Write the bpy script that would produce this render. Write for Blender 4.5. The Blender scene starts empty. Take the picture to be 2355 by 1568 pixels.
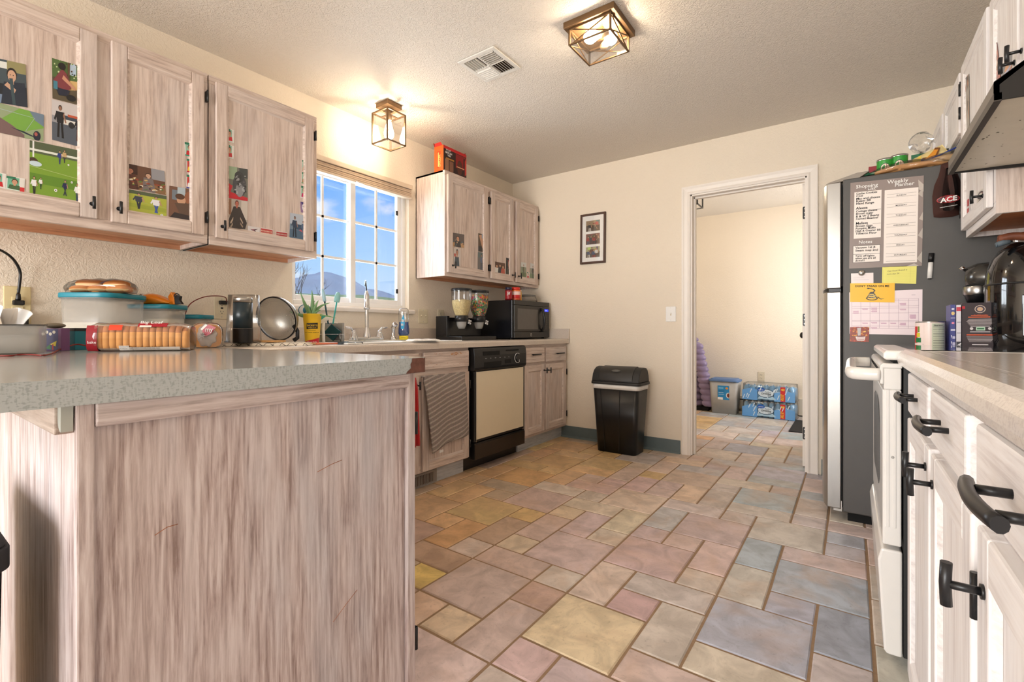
import bpy, math, random
from mathutils import Matrix, Vector
random.seed(7)
for blk in (bpy.data.objects, bpy.data.meshes, bpy.data.lights, bpy.data.cameras):
    for b in list(blk): blk.remove(b)
scene = bpy.context.scene
COL = scene.collection

# ------------------------------------------------------------------ camera, world, lights, exposure
XL, XR, YB, ZC = -2.788, 0.665, 3.7905, 2.4312      # left wall, right wall, back wall, ceiling
YR, YL2 = -3.0, 6.30                                 # wall behind the camera, far wall of the laundry room
cam = bpy.data.cameras.new('camera'); camo = bpy.data.objects.new('camera', cam); COL.objects.link(camo)
camo.location = (-0.0558, -0.0162, 0.9701); camo.rotation_euler = (math.pi / 2, 0, 0.6236)
cam.sensor_fit = 'HORIZONTAL'; cam.sensor_width = 36.0; cam.lens = 1083.91 / 2355 * 36.0
cam.shift_y = -0.009673; cam.clip_start = 0.02; cam.clip_end = 800
scene.camera = camo
vs = scene.view_settings
vs.view_transform = 'Standard'; vs.look = 'None'; vs.gamma = 1.0; vs.use_curve_mapping = False
vs.exposure = 0.22

def lin(c):
    r = []
    for x in c[:3]:
        x = x / 255.0
        r.append(x / 12.92 if x <= 0.04045 else ((x + 0.055) / 1.055) ** 2.4)
    return tuple(r) + (1.0,)

world = bpy.data.worlds.new('sky_world'); scene.world = world; world.use_nodes = True
wn = world.node_tree.nodes; wl = world.node_tree.links; wn.clear()
def W(t, **k):
    n = wn.new(t)
    for a, b in k.items(): setattr(n, a, b)
    return n
wo = W('ShaderNodeOutputWorld'); bg = W('ShaderNodeBackground'); tc = W('ShaderNodeTexCoord')
sep = W('ShaderNodeSeparateXYZ'); wl.new(tc.outputs['Generated'], sep.inputs[0])
grad = W('ShaderNodeValToRGB'); wl.new(sep.outputs['Z'], grad.inputs[0])
g = grad.color_ramp.elements
g[0].position = 0.0; g[0].color = lin((205, 222, 240)); g[1].position = 0.62; g[1].color = lin((62, 132, 238))
e = g.new(0.14); e.color = lin((158, 200, 246)); e = g.new(0.3); e.color = lin((95, 162, 246))
mp = W('ShaderNodeMapping'); mp.inputs['Scale'].default_value = (1.0, 1.0, 1.9); mp.inputs['Location'].default_value = (0.33, 0.2, 0.1)
wl.new(tc.outputs['Generated'], mp.inputs[0])
nz = W('ShaderNodeTexNoise'); nz.inputs['Scale'].default_value = 4.2; nz.inputs['Detail'].default_value = 9; nz.inputs['Roughness'].default_value = 0.55
wl.new(mp.outputs[0], nz.inputs['Vector'])
cr = W('ShaderNodeValToRGB'); wl.new(nz.outputs['Fac'], cr.inputs[0])
cr.color_ramp.elements[0].position = 0.50; cr.color_ramp.elements[0].color = (0, 0, 0, 1)
cr.color_ramp.elements[1].position = 0.62; cr.color_ramp.elements[1].color = (1, 1, 1, 1)
mx = W('ShaderNodeMixRGB'); wl.new(cr.outputs[0], mx.inputs[0]); wl.new(grad.outputs[0], mx.inputs[1]); mx.inputs[2].default_value = lin((238, 238, 246))
wl.new(mx.outputs[0], bg.inputs['Color']); bg.inputs['Strength'].default_value = 1.05
wl.new(bg.outputs[0], wo.inputs[0])

def area(name, loc, rot, sx, sy, power, color):
    l = bpy.data.lights.new(name, 'AREA'); l.shape = 'RECTANGLE'; l.size = sx; l.size_y = sy
    l.energy = power; l.color = color
    o = bpy.data.objects.new(name, l); COL.objects.link(o); o.location = loc; o.rotation_euler = rot
    return o
# added fill lamp behind the camera, outside an unseen window opening
area('rear_fill_light', (-1.45, YR - 0.25, 1.25), (math.pi / 2, 0, 0), 2.5, 2.0, 200, (1.0, 0.985, 0.96))
# area lamps outside the sink window and outside an unseen laundry room window
area('sink_window_daylight', (XL - 0.32, 1.975, 1.6), (math.pi / 2, 0, -math.pi / 2), 0.9, 0.9, 30, (0.86, 0.93, 1.0))
area('laundry_unseen_window_light', (XR + 0.3, 5.3, 1.5), (math.pi / 2, 0, math.pi / 2), 1.0, 1.2, 60, (1.0, 0.98, 0.95))

# ------------------------------------------------------------------ materials
def nodes(name):
    m = bpy.data.materials.new(name); m.use_nodes = True
    nt = m.node_tree; b = nt.nodes['Principled BSDF']
    return m, nt, b
def N(nt, t, **k):
    n = nt.nodes.new(t)
    for a, b in k.items():
        if a in n.inputs: n.inputs[a].default_value = b
        else: setattr(n, a, b)
    return n
def bump(nt, b, vec, scale, strength, dist=0.002, detail=3, rough=0.6, distortion=0.0):
    t = N(nt, 'ShaderNodeTexNoise', Scale=scale, Detail=detail, Roughness=rough, Distortion=distortion)
    if vec: nt.links.new(vec, t.inputs['Vector'])
    bp = N(nt, 'ShaderNodeBump', Strength=strength, Distance=dist)
    nt.links.new(t.outputs['Fac'], bp.inputs['Height']); nt.links.new(bp.outputs[0], b.inputs['Normal'])
    return t
def plain(name, c, rough=0.5, metal=0.0, var=0.04, vscale=25, coat=0.0, spec=0.5, bmp=0.0, bscale=200, emit=None, es=0.0, trans=0.0, alpha=1.0, sheen=0.0):
    m, nt, b = nodes(name)
    tcn = N(nt, 'ShaderNodeTexCoord')
    nzn = N(nt, 'ShaderNodeTexNoise', Scale=vscale, Detail=3.0)
    nt.links.new(tcn.outputs['Object'], nzn.inputs['Vector'])
    c1 = lin(c); lo = tuple(x * (1 - var * 2) for x in c1[:3]) + (1,); hi = tuple(min(1, x * (1 + var * 2)) for x in c1[:3]) + (1,)
    mxn = N(nt, 'ShaderNodeMixRGB'); mxn.inputs[1].default_value = lo; mxn.inputs[2].default_value = hi
    nt.links.new(nzn.outputs['Fac'], mxn.inputs[0]); nt.links.new(mxn.outputs[0], b.inputs['Base Color'])
    b.inputs['Roughness'].default_value = rough; b.inputs['Metallic'].default_value = metal
    b.inputs['Coat Weight'].default_value = coat; b.inputs['Specular IOR Level'].default_value = spec
    b.inputs['Transmission Weight'].default_value = trans; b.inputs['Alpha'].default_value = alpha
    b.inputs['Sheen Weight'].default_value = sheen
    if emit: b.inputs['Emission Color'].default_value = lin(emit); b.inputs['Emission Strength'].default_value = es
    if bmp: bump(nt, b, tcn.outputs['Object'], bscale, bmp)
    return m
def clear(name, tint=(255, 255, 255), gloss=0.1, rough=0.03, edge=0.7):
    """thin clear plastic / glass: passes light straight, adds a sheen that grows at grazing angles"""
    m = bpy.data.materials.new(name); m.use_nodes = True; nt = m.node_tree; nt.nodes.clear()
    o = N(nt, 'ShaderNodeOutputMaterial'); t = N(nt, 'ShaderNodeBsdfTransparent'); t.inputs[0].default_value = lin(tint)
    gl = N(nt, 'ShaderNodeBsdfGlossy', Roughness=rough); lw = N(nt, 'ShaderNodeLayerWeight', Blend=0.25)
    mt = N(nt, 'ShaderNodeMath', operation='MULTIPLY_ADD'); nt.links.new(lw.outputs['Fresnel'], mt.inputs[0]); mt.inputs[1].default_value = edge; mt.inputs[2].default_value = gloss * 0.4
    mxs = N(nt, 'ShaderNodeMixShader'); nt.links.new(mt.outputs[0], mxs.inputs[0]); nt.links.new(t.outputs[0], mxs.inputs[1]); nt.links.new(gl.outputs[0], mxs.inputs[2])
    nt.links.new(mxs.outputs[0], o.inputs[0]); return m
def milky(name, c, alpha=0.35, rough=0.25):
    """translucent plastic"""
    m = bpy.data.materials.new(name); m.use_nodes = True; nt = m.node_tree; nt.nodes.clear()
    o = N(nt, 'ShaderNodeOutputMaterial'); t = N(nt, 'ShaderNodeBsdfTransparent'); p = N(nt, 'ShaderNodeBsdfPrincipled', Roughness=rough)
    p.inputs['Base Color'].default_value = lin(c)
    mxs = N(nt, 'ShaderNodeMixShader'); mxs.inputs[0].default_value = alpha
    nt.links.new(t.outputs[0], mxs.inputs[1]); nt.links.new(p.outputs[0], mxs.inputs[2]); nt.links.new(mxs.outputs[0], o.inputs[0]); return m
def wood(name, axis, base, light, dark, contrast=1.0, rough=0.5, fine=90, cool=(186, 190, 198), coolamt=0.25):
    """whitewashed, brushed wood; axis = grain direction"""
    m, nt, b = nodes(name); L = nt.links
    tcn = N(nt, 'ShaderNodeTexCoord'); oi = N(nt, 'ShaderNodeObjectInfo')
    add = N(nt, 'ShaderNodeVectorMath', operation='ADD'); L.new(tcn.outputs['Object'], add.inputs[0])
    sc = N(nt, 'ShaderNodeVectorMath', operation='SCALE'); L.new(oi.outputs['Random'], sc.inputs['Scale']); sc.inputs[0].default_value = (3.1, 5.7, 2.3)
    L.new(sc.outputs[0], add.inputs[1])
    s = {'X': (0.05, 1, 1), 'Y': (1, 0.05, 1), 'Z': (1, 1, 0.05)}[axis]
    m1 = N(nt, 'ShaderNodeMapping'); m1.inputs['Scale'].default_value = s; L.new(add.outputs[0], m1.inputs[0])
    s2 = {'X': (0.22, 1, 1), 'Y': (1, 0.22, 1), 'Z': (1, 1, 0.22)}[axis]
    m2 = N(nt, 'ShaderNodeMapping'); m2.inputs['Scale'].default_value = s2; L.new(add.outputs[0], m2.inputs[0])
    n1 = N(nt, 'ShaderNodeTexNoise', Scale=float(fine), Detail=6.0, Roughness=0.65, Distortion=0.3); L.new(m1.outputs[0], n1.inputs['Vector'])
    n2 = N(nt, 'ShaderNodeTexNoise', Scale=14.0, Detail=5.0, Roughness=0.6, Distortion=0.6); L.new(m2.outputs[0], n2.inputs['Vector'])
    n3 = N(nt, 'ShaderNodeTexNoise', Scale=5.0, Detail=3.0, Roughness=0.6); L.new(m2.outputs[0], n3.inputs['Vector'])
    r1 = N(nt, 'ShaderNodeValToRGB'); L.new(n1.outputs['Fac'], r1.inputs[0])
    r1.color_ramp.elements[0].position = 0.5 - 0.17 / contrast; r1.color_ramp.elements[0].color = lin(dark)
    r1.color_ramp.elements[1].position = 0.5 + 0.17 / contrast; r1.color_ramp.elements[1].color = lin(light)
    em = r1.color_ramp.elements.new(0.5); em.color = lin(base)
    mb = N(nt, 'ShaderNodeMixRGB', blend_type='MIX'); L.new(r1.outputs[0], mb.inputs[1]); mb.inputs[2].default_value = lin(light)
    r2 = N(nt, 'ShaderNodeValToRGB'); L.new(n2.outputs['Fac'], r2.inputs[0]); r2.color_ramp.elements[0].position = 0.42; r2.color_ramp.elements[1].position = 0.68
    r2.color_ramp.elements[1].color = (0.65, 0.65, 0.65, 1); L.new(r2.outputs[0], mb.inputs[0])
    mc = N(nt, 'ShaderNodeMixRGB', blend_type='MIX'); L.new(mb.outputs[0], mc.inputs[1]); mc.inputs[2].default_value = lin(cool)
    r3 = N(nt, 'ShaderNodeValToRGB'); L.new(n3.outputs['Fac'], r3.inputs[0]); r3.color_ramp.elements[0].position = 0.5; r3.color_ramp.elements[1].position = 0.72
    r3.color_ramp.elements[1].color = (coolamt, coolamt, coolamt, 1); L.new(r3.outputs[0], mc.inputs[0])
    L.new(mc.outputs[0], b.inputs['Base Color'])
    b.inputs['Roughness'].default_value = rough
    bp = N(nt, 'ShaderNodeBump', Strength=0.35, Distance=0.0015); L.new(n1.outputs['Fac'], bp.inputs['Height']); L.new(bp.outputs[0], b.inputs['Normal'])
    return m
def wallmat(name, c, scale, strength, dist):
    m, nt, b = nodes(name); L = nt.links
    tcn = N(nt, 'ShaderNodeTexCoord')
    n0 = N(nt, 'ShaderNodeTexNoise', Scale=1.3, Detail=3.0); L.new(tcn.outputs['Object'], n0.inputs['Vector'])
    c1 = lin(c); mxn = N(nt, 'ShaderNodeMixRGB'); mxn.inputs[1].default_value = tuple(x * 0.97 for x in c1[:3]) + (1,); mxn.inputs[2].default_value = tuple(min(1, x * 1.03) for x in c1[:3]) + (1,)
    L.new(n0.outputs['Fac'], mxn.inputs[0]); L.new(mxn.outputs[0], b.inputs['Base Color'])
    b.inputs['Roughness'].default_value = 0.75; b.inputs['Specular IOR Level'].default_value = 0.25
    n1 = N(nt, 'ShaderNodeTexNoise', Scale=float(scale), Detail=2.0, Roughness=0.5, Distortion=2.2); L.new(tcn.outputs['Object'], n1.inputs['Vector'])
    r = N(nt, 'ShaderNodeValToRGB'); L.new(n1.outputs['Fac'], r.inputs[0]); r.color_ramp.elements[0].position = 0.44; r.color_ramp.elements[1].position = 0.58
    bp = N(nt, 'ShaderNodeBump', Strength=strength, Distance=dist); L.new(r.outputs[0], bp.inputs['Height']); L.new(bp.outputs[0], b.inputs['Normal'])
    return m
def attrmat(name, rough=0.4, tile=False, coat=0.0):
    m, nt, b = nodes(name); L = nt.links
    at = N(nt, 'ShaderNodeAttribute'); at.attribute_name = 'Col'
    b.inputs['Roughness'].default_value = rough; b.inputs['Coat Weight'].default_value = coat
    if not tile:
        L.new(at.outputs['Color'], b.inputs['Base Color']); return m
    tcn = N(nt, 'ShaderNodeTexCoord')
    n1 = N(nt, 'ShaderNodeTexNoise', Scale=9.0, Detail=8.0, Roughness=0.62, Distortion=0.8); L.new(tcn.outputs['Object'], n1.inputs['Vector'])
    n2 = N(nt, 'ShaderNodeTexNoise', Scale=3.1, Detail=4.0, Roughness=0.6, Distortion=0.5); L.new(tcn.outputs['Object'], n2.inputs['Vector'])
    n3 = N(nt, 'ShaderNodeTexNoise', Scale=60.0, Detail=4.0, Roughness=0.7, Distortion=0.6); L.new(tcn.outputs['Object'], n3.inputs['Vector'])
    r1 = N(nt, 'ShaderNodeValToRGB'); L.new(n1.outputs['Fac'], r1.inputs[0]); r1.color_ramp.elements[0].position = 0.36; r1.color_ramp.elements[0].color = (0.70, 0.68, 0.66, 1)
    r1.color_ramp.elements[1].position = 0.62; r1.color_ramp.elements[1].color = (1.14, 1.13, 1.12, 1)
    mu = N(nt, 'ShaderNodeMixRGB', blend_type='MULTIPLY'); mu.inputs[0].default_value = 0.8; L.new(at.outputs['Color'], mu.inputs[1]); L.new(r1.outputs[0], mu.inputs[2])
    r2 = N(nt, 'ShaderNodeValToRGB'); L.new(n2.outputs['Fac'], r2.inputs[0]); r2.color_ramp.elements[0].position = 0.5; r2.color_ramp.elements[1].position = 0.66; r2.color_ramp.elements[1].color = (0.4, 0.4, 0.4, 1)
    mo = N(nt, 'ShaderNodeMixRGB'); L.new(r2.outputs[0], mo.inputs[0]); L.new(mu.outputs[0], mo.inputs[1]); mo.inputs[2].default_value = lin((196, 160, 128))
    r3 = N(nt, 'ShaderNodeValToRGB'); L.new(n3.outputs['Fac'], r3.inputs[0]); r3.color_ramp.elements[0].position = 0.28; r3.color_ramp.elements[0].color = (0.72, 0.70, 0.68, 1); r3.color_ramp.elements[1].position = 0.42; r3.color_ramp.elements[1].color = (1, 1, 1, 1)
    mu2 = N(nt, 'ShaderNodeMixRGB', blend_type='MULTIPLY'); mu2.inputs[0].default_value = 0.8; L.new(mo.outputs[0], mu2.inputs[1]); L.new(r3.outputs[0], mu2.inputs[2])
    L.new(mu2.outputs[0], b.inputs['Base Color'])
    bp = N(nt, 'ShaderNodeBump', Strength=0.35, Distance=0.0025); L.new(n1.outputs['Fac'], bp.inputs['Height']); L.new(bp.outputs[0], b.inputs['Normal'])
    return m

M = {}
M['wall'] = wallmat('wall_paint', (238, 226, 208), 42, 0.30, 0.0035)
M['ceil'] = wallmat('ceiling_paint', (232, 224, 213), 48, 0.55, 0.005)
M['trimw'] = plain('white_trim', (243, 235, 226), 0.4, var=0.01)
M['vinyl'] = plain('window_vinyl', (244, 244, 244), 0.35, var=0.01)
M['tile'] = attrmat('slate_look_tile', 0.42, tile=True)
M['grout'] = plain('brown_grout', (150, 122, 94), 0.9, var=0.1, vscale=60, bmp=0.3, bscale=300)
M['print'] = attrmat('printed_paper', 0.35)
M['gprint'] = attrmat('printed_card', 0.3, coat=0.2)
M['woodZ'] = wood('whitewashed_wood_upright', 'Z', (208, 188, 176), (229, 213, 203), (172, 150, 138))
M['woodY'] = wood('whitewashed_wood_level', 'Y', (210, 190, 178), (231, 216, 206), (176, 154, 142))
M['woodX'] = wood('whitewashed_wood_cross', 'X', (210, 190, 178), (231, 216, 206), (176, 154, 142))
M['penZ'] = wood('brushed_panel_wood', 'Z', (196, 178, 174), (226, 214, 212), (150, 128, 122), 1.25, fine=120, coolamt=0.6, cool=(190, 192, 200))
M['penY'] = wood('brushed_rail_wood', 'Y', (196, 180, 176), (224, 212, 210), (146, 126, 120), 1.25, fine=120, coolamt=0.5, cool=(186, 188, 196))
M['whLitZ'] = wood('white_lit_wood_upright', 'Z', (236, 229, 225), (246, 242, 240), (210, 200, 197), fine=80, coolamt=0.3, cool=(222, 224, 230))  # white paint tone with the strong right-side light mixed into the colour
M['whLitY'] = wood('white_lit_wood_level', 'Y', (236, 229, 225), (246, 242, 240), (212, 202, 198), fine=80, coolamt=0.3, cool=(222, 224, 230))
M['greywash'] = wood('grey_washed_toe', 'Y', (188, 192, 196), (212, 214, 216), (160, 164, 170), coolamt=0.1)
M['rawwood'] = wood('raw_wood_underside', 'Y', (208, 150, 112), (222, 168, 130), (176, 118, 84), coolamt=0.0)
M['rawbrown'] = wood('raw_brown_underside', 'X', (176, 108, 62), (196, 128, 80), (140, 82, 44), coolamt=0.0)
M['black'] = plain('black_metal', (24, 24, 26), 0.35, var=0.05)
M['blackpl'] = plain('black_plastic', (20, 20, 22), 0.32, var=0.05)
M['blackmat'] = plain('matte_black', (26, 26, 27), 0.7, var=0.08)
M['gap'] = plain('dark_gap', (14, 14, 14), 0.9)
M['chrome'] = plain('chrome', (222, 222, 224), 0.12, 1.0, var=0.01)
M['nickel'] = plain('brushed_nickel', (196, 194, 188), 0.3, 1.0, var=0.02)
M['steel'] = plain('stainless_steel', (176, 174, 170), 0.28, 1.0, var=0.05, vscale=3)
M['bronze'] = plain('oiled_bronze', (120, 92, 62), 0.4, 0.6, var=0.05)
M['glass'] = clear('clear_glass')
M['wrap'] = clear('clear_wrap', (250, 250, 250), 0.22, 0.15)
M['white'] = plain('white_plastic', (240, 238, 234), 0.35, var=0.01)
M['enamel'] = plain('white_enamel', (238, 234, 228), 0.2, var=0.01, coat=0.3)
M['cream'] = plain('cream_plastic', (232, 214, 166), 0.35, var=0.02)
M['almond'] = plain('almond_panel', (232, 218, 190), 0.3, var=0.01)
M['almondpl'] = plain('almond_plastic', (216, 203, 178), 0.4, var=0.02)
M['cove'] = plain('grey_vinyl_cove', (98, 112, 116), 0.45, var=0.04)
M['teal'] = plain('teal_plastic', (22, 132, 152), 0.35, var=0.03)
M['milky'] = milky('frosted_plastic', (205, 200, 192), 0.42)
M['milkyd'] = milky('smoky_plastic', (170, 170, 168), 0.5)
M['flour'] = plain('white_flour', (236, 228, 208), 0.9, var=0.04, vscale=40)
M['fridge'] = plain('grey_painted_steel', (84, 82, 80), 0.45, var=0.03)
M['plate'] = plain('plate_ivory', (226, 216, 190), 0.35, var=0.01)
M['paper'] = plain('white_paper', (244, 234, 232), 0.8, var=0.01)
M['red'] = plain('red_cloth', (178, 22, 26), 0.9, var=0.15, vscale=120, bmp=0.4, bscale=400, sheen=0.3)
M['yellow'] = plain('yellow_card', (246, 200, 40), 0.5, var=0.02)
M['ink'] = plain('black_ink', (22, 20, 20), 0.6)
M['winek'] = plain('white_ink', (242, 240, 236), 0.6)

# ------------------------------------------------------------------ mesh builder
_txt = {}
def text_geo(s, bold=0.0):
    k = (s, bold)
    if k in _txt: return _txt[k]
    cu = bpy.data.curves.new('t', 'FONT'); cu.body = s; cu.size = 1.0; cu.offset = bold; cu.resolution_u = 2
    o = bpy.data.objects.new('t', cu); COL.objects.link(o)
    dg = bpy.context.evaluated_depsgraph_get(); me = bpy.data.meshes.new_from_object(o.evaluated_get(dg))
    vv = [v.co.copy() for v in me.vertices]; ff = [tuple(p.vertices) for p in me.polygons]
    bpy.data.objects.remove(o); bpy.data.curves.remove(cu); bpy.data.meshes.remove(me)
    w = max([v.x for v in vv] or [0]); w0 = min([v.x for v in vv] or [0])
    _txt[k] = (vv, ff, w0, w); return _txt[k]
V = Vector
class MB:
    def __init__(s): s.v = []; s.f = []; s.m = []; s.c = []; s.sm = []; s.col = (1, 1, 1, 1); s.T = None
    def vert(s, p):
        p = V(p)
        if s.T is not None: p = s.T @ p
        s.v.append(p); return len(s.v) - 1
    def face(s, idx, mi=0, smooth=False): s.f.append(tuple(idx)); s.m.append(mi); s.c.append(s.col); s.sm.append(smooth)
    def poly(s, pts, mi=0, c=None):
        if c is not None: s.col = lin(c)
        s.face([s.vert(p) for p in pts], mi); return s
    def box(s, a, b, mi=0):
        x0, x1 = sorted((a[0], b[0])); y0, y1 = sorted((a[1], b[1])); z0, z1 = sorted((a[2], b[2]))
        i = [s.vert(p) for p in ((x0,y0,z0),(x1,y0,z0),(x1,y1,z0),(x0,y1,z0),(x0,y0,z1),(x1,y0,z1),(x1,y1,z1),(x0,y1,z1))]
        for q in ((0,3,2,1),(4,5,6,7),(0,1,5,4),(1,2,6,5),(2,3,7,6),(3,0,4,7)): s.face([i[k] for k in q], mi)
        return s
    def prism(s, pts, d, mi=0, smooth=False):
        d = V(d); a = [s.vert(p) for p in pts]; b = [s.vert(V(p) + d) for p in pts]; n = len(pts)
        s.face(a[::-1], mi); s.face(b, mi)
        for k in range(n): s.face((a[k], a[(k + 1) % n], b[(k + 1) % n], b[k]), mi, smooth)
        return s
    def loft(s, rings, mi=0, caps=True, smooth=True, closed=True):
        R = [[s.vert(p) for p in r] for r in rings]; n = len(R[0])
        for a, b in zip(R[:-1], R[1:]):
            for k in range(n if closed else n - 1): s.face((a[k], a[(k + 1) % n], b[(k + 1) % n], b[k]), mi, smooth)
        if caps and closed: s.face(R[0][::-1], mi); s.face(R[-1], mi)
        return s
    def cyl(s, p0, p1, r0, r1=None, seg=16, mi=0, caps=True, smooth=True):
        r1 = r0 if r1 is None else r1
        p0, p1 = V(p0), V(p1); d = (p1 - p0).normalized()
        a = V((0, 0, 1)) if abs(d.z) < 0.9 else V((1, 0, 0)); u = d.cross(a).normalized(); w = d.cross(u)
        ring = lambda p, r: [p + (u * math.cos(t) + w * math.sin(t)) * r for t in [2 * math.pi * k / seg for k in range(seg)]]
        return s.loft([ring(p0, r0), ring(p1, r1)], mi, caps, smooth)
    def lathe(s, prof, c=(0, 0, 0), seg=24, mi=0, axis='Z', sx=1, sy=1, caps=False, smooth=True):
        c = V(c); rings = []
        for r, h in prof:
            ring = []
            for k in range(seg):
                t = 2 * math.pi * k / seg; a, b = r * math.cos(t) * sx, r * math.sin(t) * sy
                ring.append(c + (V((a, b, h)) if axis == 'Z' else V((h, a, b)) if axis == 'X' else V((a, h, b))))
            rings.append(ring)
        return s.loft(rings, mi, caps, smooth)
    def tube(s, path, r, seg=10, mi=0, smooth=True, flat=1.0):
        path = [V(p) for p in path]; rr = r if isinstance(r, (list, tuple)) else [r] * len(path); rings = []
        up = V((0, 0, 1))
        pu = None
        for i, p in enumerate(path):
            d = (path[min(i + 1, len(path) - 1)] - path[max(i - 1, 0)]).normalized()
            if pu is None:
                a = up if abs(d.z) < 0.95 else V((1, 0, 0)); u = d.cross(a).normalized()
            else:
                u = (pu - d * pu.dot(d)); u = u.normalized() if u.length > 1e-6 else d.cross(up).normalized()
            pu = u; w = d.cross(u)
            rings.append([p + (u * math.cos(t) + w * math.sin(t) * flat) * rr[i] for t in [2 * math.pi * k / seg for k in range(seg)]])
        return s.loft(rings, mi, True, smooth)
    def ball(s, c, r, mi=0, seg=14, rings=9):
        if not isinstance(r, (tuple, list)): r = (r, r, r)
        c = V(c); R = []
        for j in range(rings + 1):
            ph = math.pi * (j / rings) * 0.998 + 0.001
            R.append([c + V((math.sin(ph) * math.cos(t) * r[0], math.sin(ph) * math.sin(t) * r[1], -math.cos(ph) * r[2])) for t in [2 * math.pi * k / seg for k in range(seg)]])
        return s.loft(R, mi, True, True)
    def sheet(s, fn, nu, nv, mi=0, smooth=True):
        I = [[s.vert(fn(i / nu, j / nv)) for j in range(nv + 1)] for i in range(nu + 1)]
        for i in range(nu):
            for j in range(nv): s.face((I[i][j], I[i + 1][j], I[i + 1][j + 1], I[i][j + 1]), mi, smooth)
        return s
    def rrect(s, c, hx, hy, z0, z1, r, mi=0, seg=5, top=1.0, smooth=True):
        """upright block with rounded corners; top = scale of the upper outline"""
        def ring(z, k):
            o = []
            for qx, qy, a0 in ((1, 1, 0), (-1, 1, 90), (-1, -1, 180), (1, -1, 270)):
                for j in range(seg + 1):
                    a = math.radians(a0 + 90 * j / seg)
                    o.append((c[0] + (qx * (hx - r) + r * math.cos(a)) * k, c[1] + (qy * (hy - r) + r * math.sin(a)) * k, z))
            return o
        return s.loft([ring(z0, 1), ring(z1, top)], mi, True, smooth)
    def text(s, body, o, u, v, size, mi=0, align='L', bold=0.0, c=None, squeeze=1.0):
        if c is not None: s.col = lin(c)
        vv, ff, w0, w = text_geo(body, bold); u, v, o = V(u).normalized(), V(v).normalized(), V(o)
        sh = {'L': 0, 'C': -(w + w0) / 2, 'R': -w}[align]; base = len(s.v)
        for p in vv: s.vert(o + u * ((p.x + sh) * size * squeeze) + v * (p.y * size))
        for f in ff: s.face([base + k for k in f], mi)
        return s
    def build(s, name, mats, parent=None, bevel=0.0, bseg=2, auto=False, sub=0, solid=0.0, kind=None):
        me = bpy.data.meshes.new(name); org = V((0, 0, 0)); Mi = None
        if parent is not None:
            Mi = parent_matrix(parent).inverted()
        me.from_pydata([tuple(Mi @ p) if Mi else tuple(p) for p in s.v], [], s.f)
        if not isinstance(mats, (list, tuple)): mats = [mats]
        for m in mats: me.materials.append(M[m] if isinstance(m, str) else m)
        for p, mi, sm in zip(me.polygons, s.m, s.sm): p.material_index = mi; p.use_smooth = sm
        ca = me.color_attributes.new('Col', 'FLOAT_COLOR', 'CORNER')
        for p, c in zip(me.polygons, s.c):
            for li in p.loop_indices: ca.data[li].color = c
        me.validate(); me.update()
        o = bpy.data.objects.new(name, me); COL.objects.link(o)
        if parent is not None: o.parent = parent
        if bevel:
            b = o.modifiers.new('bevel', 'BEVEL'); b.width = bevel; b.segments = bseg; b.limit_method = 'ANGLE'; b.angle_limit = math.radians(40)
        if solid:
            b = o.modifiers.new('solid', 'SOLIDIFY'); b.thickness = solid; b.offset = 0
        if sub:
            b = o.modifiers.new('sub', 'SUBSURF'); b.levels = sub; b.render_levels = sub
        if kind: o['kind'] = kind
        return o
def parent_matrix(o):
    m = Matrix.Identity(4)
    while o is not None: m = (Matrix.Translation(o.location) @ o.rotation_euler.to_matrix().to_4x4()) @ m; o = o.parent
    return m
def tag(o, label, cat, group=None):
    o['label'] = label; o['category'] = cat
    if group: o['group'] = group
    return o
def thing(name, label, cat, loc, rz=0.0, group=None):
    o = bpy.data.objects.new(name, None); COL.objects.link(o); o.empty_display_size = 0.05
    o.location = loc; o.rotation_euler = (0, 0, rz); return tag(o, label, cat, group)
def struct(name, mb, mats, parent=None, bevel=0.0):
    o = mb.build(name, mats, parent, bevel)
    if parent is None: o['kind'] = 'structure'
    return o
def origin_to(o, p):
    """move a single-mesh thing's origin to p, keeping its shape in place"""
    p = V(p); o.data.transform(Matrix.Translation(-p)); o.location = p; return o
def Rz(a, c): c = V(c); return Matrix.Translation(c) @ Matrix.Rotation(a, 4, 'Z') @ Matrix.Translation(-c)
def bez(p0, p1, p2, p3, n=14):
    p0, p1, p2, p3 = map(V, (p0, p1, p2, p3)); r = []
    for k in range(n + 1):
        t = k / n; r.append(p0 * (1 - t) ** 3 + p1 * 3 * t * (1 - t) ** 2 + p2 * 3 * t * t * (1 - t) + p3 * t ** 3)
    return r
def smooth_path(pts, n=6):
    pts = [V(p) for p in pts]; out = []
    for i in range(len(pts) - 1):
        a, b, c, d = pts[max(i - 1, 0)], pts[i], pts[i + 1], pts[min(i + 2, len(pts) - 1)]
        for k in range(n):
            t = k / n; out.append(0.5 * ((2 * b) + (c - a) * t + (2 * a - 5 * b + 4 * c - d) * t * t + (3 * b - a - 3 * c + d) * t ** 3))
    out.append(pts[-1]); return out

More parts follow.
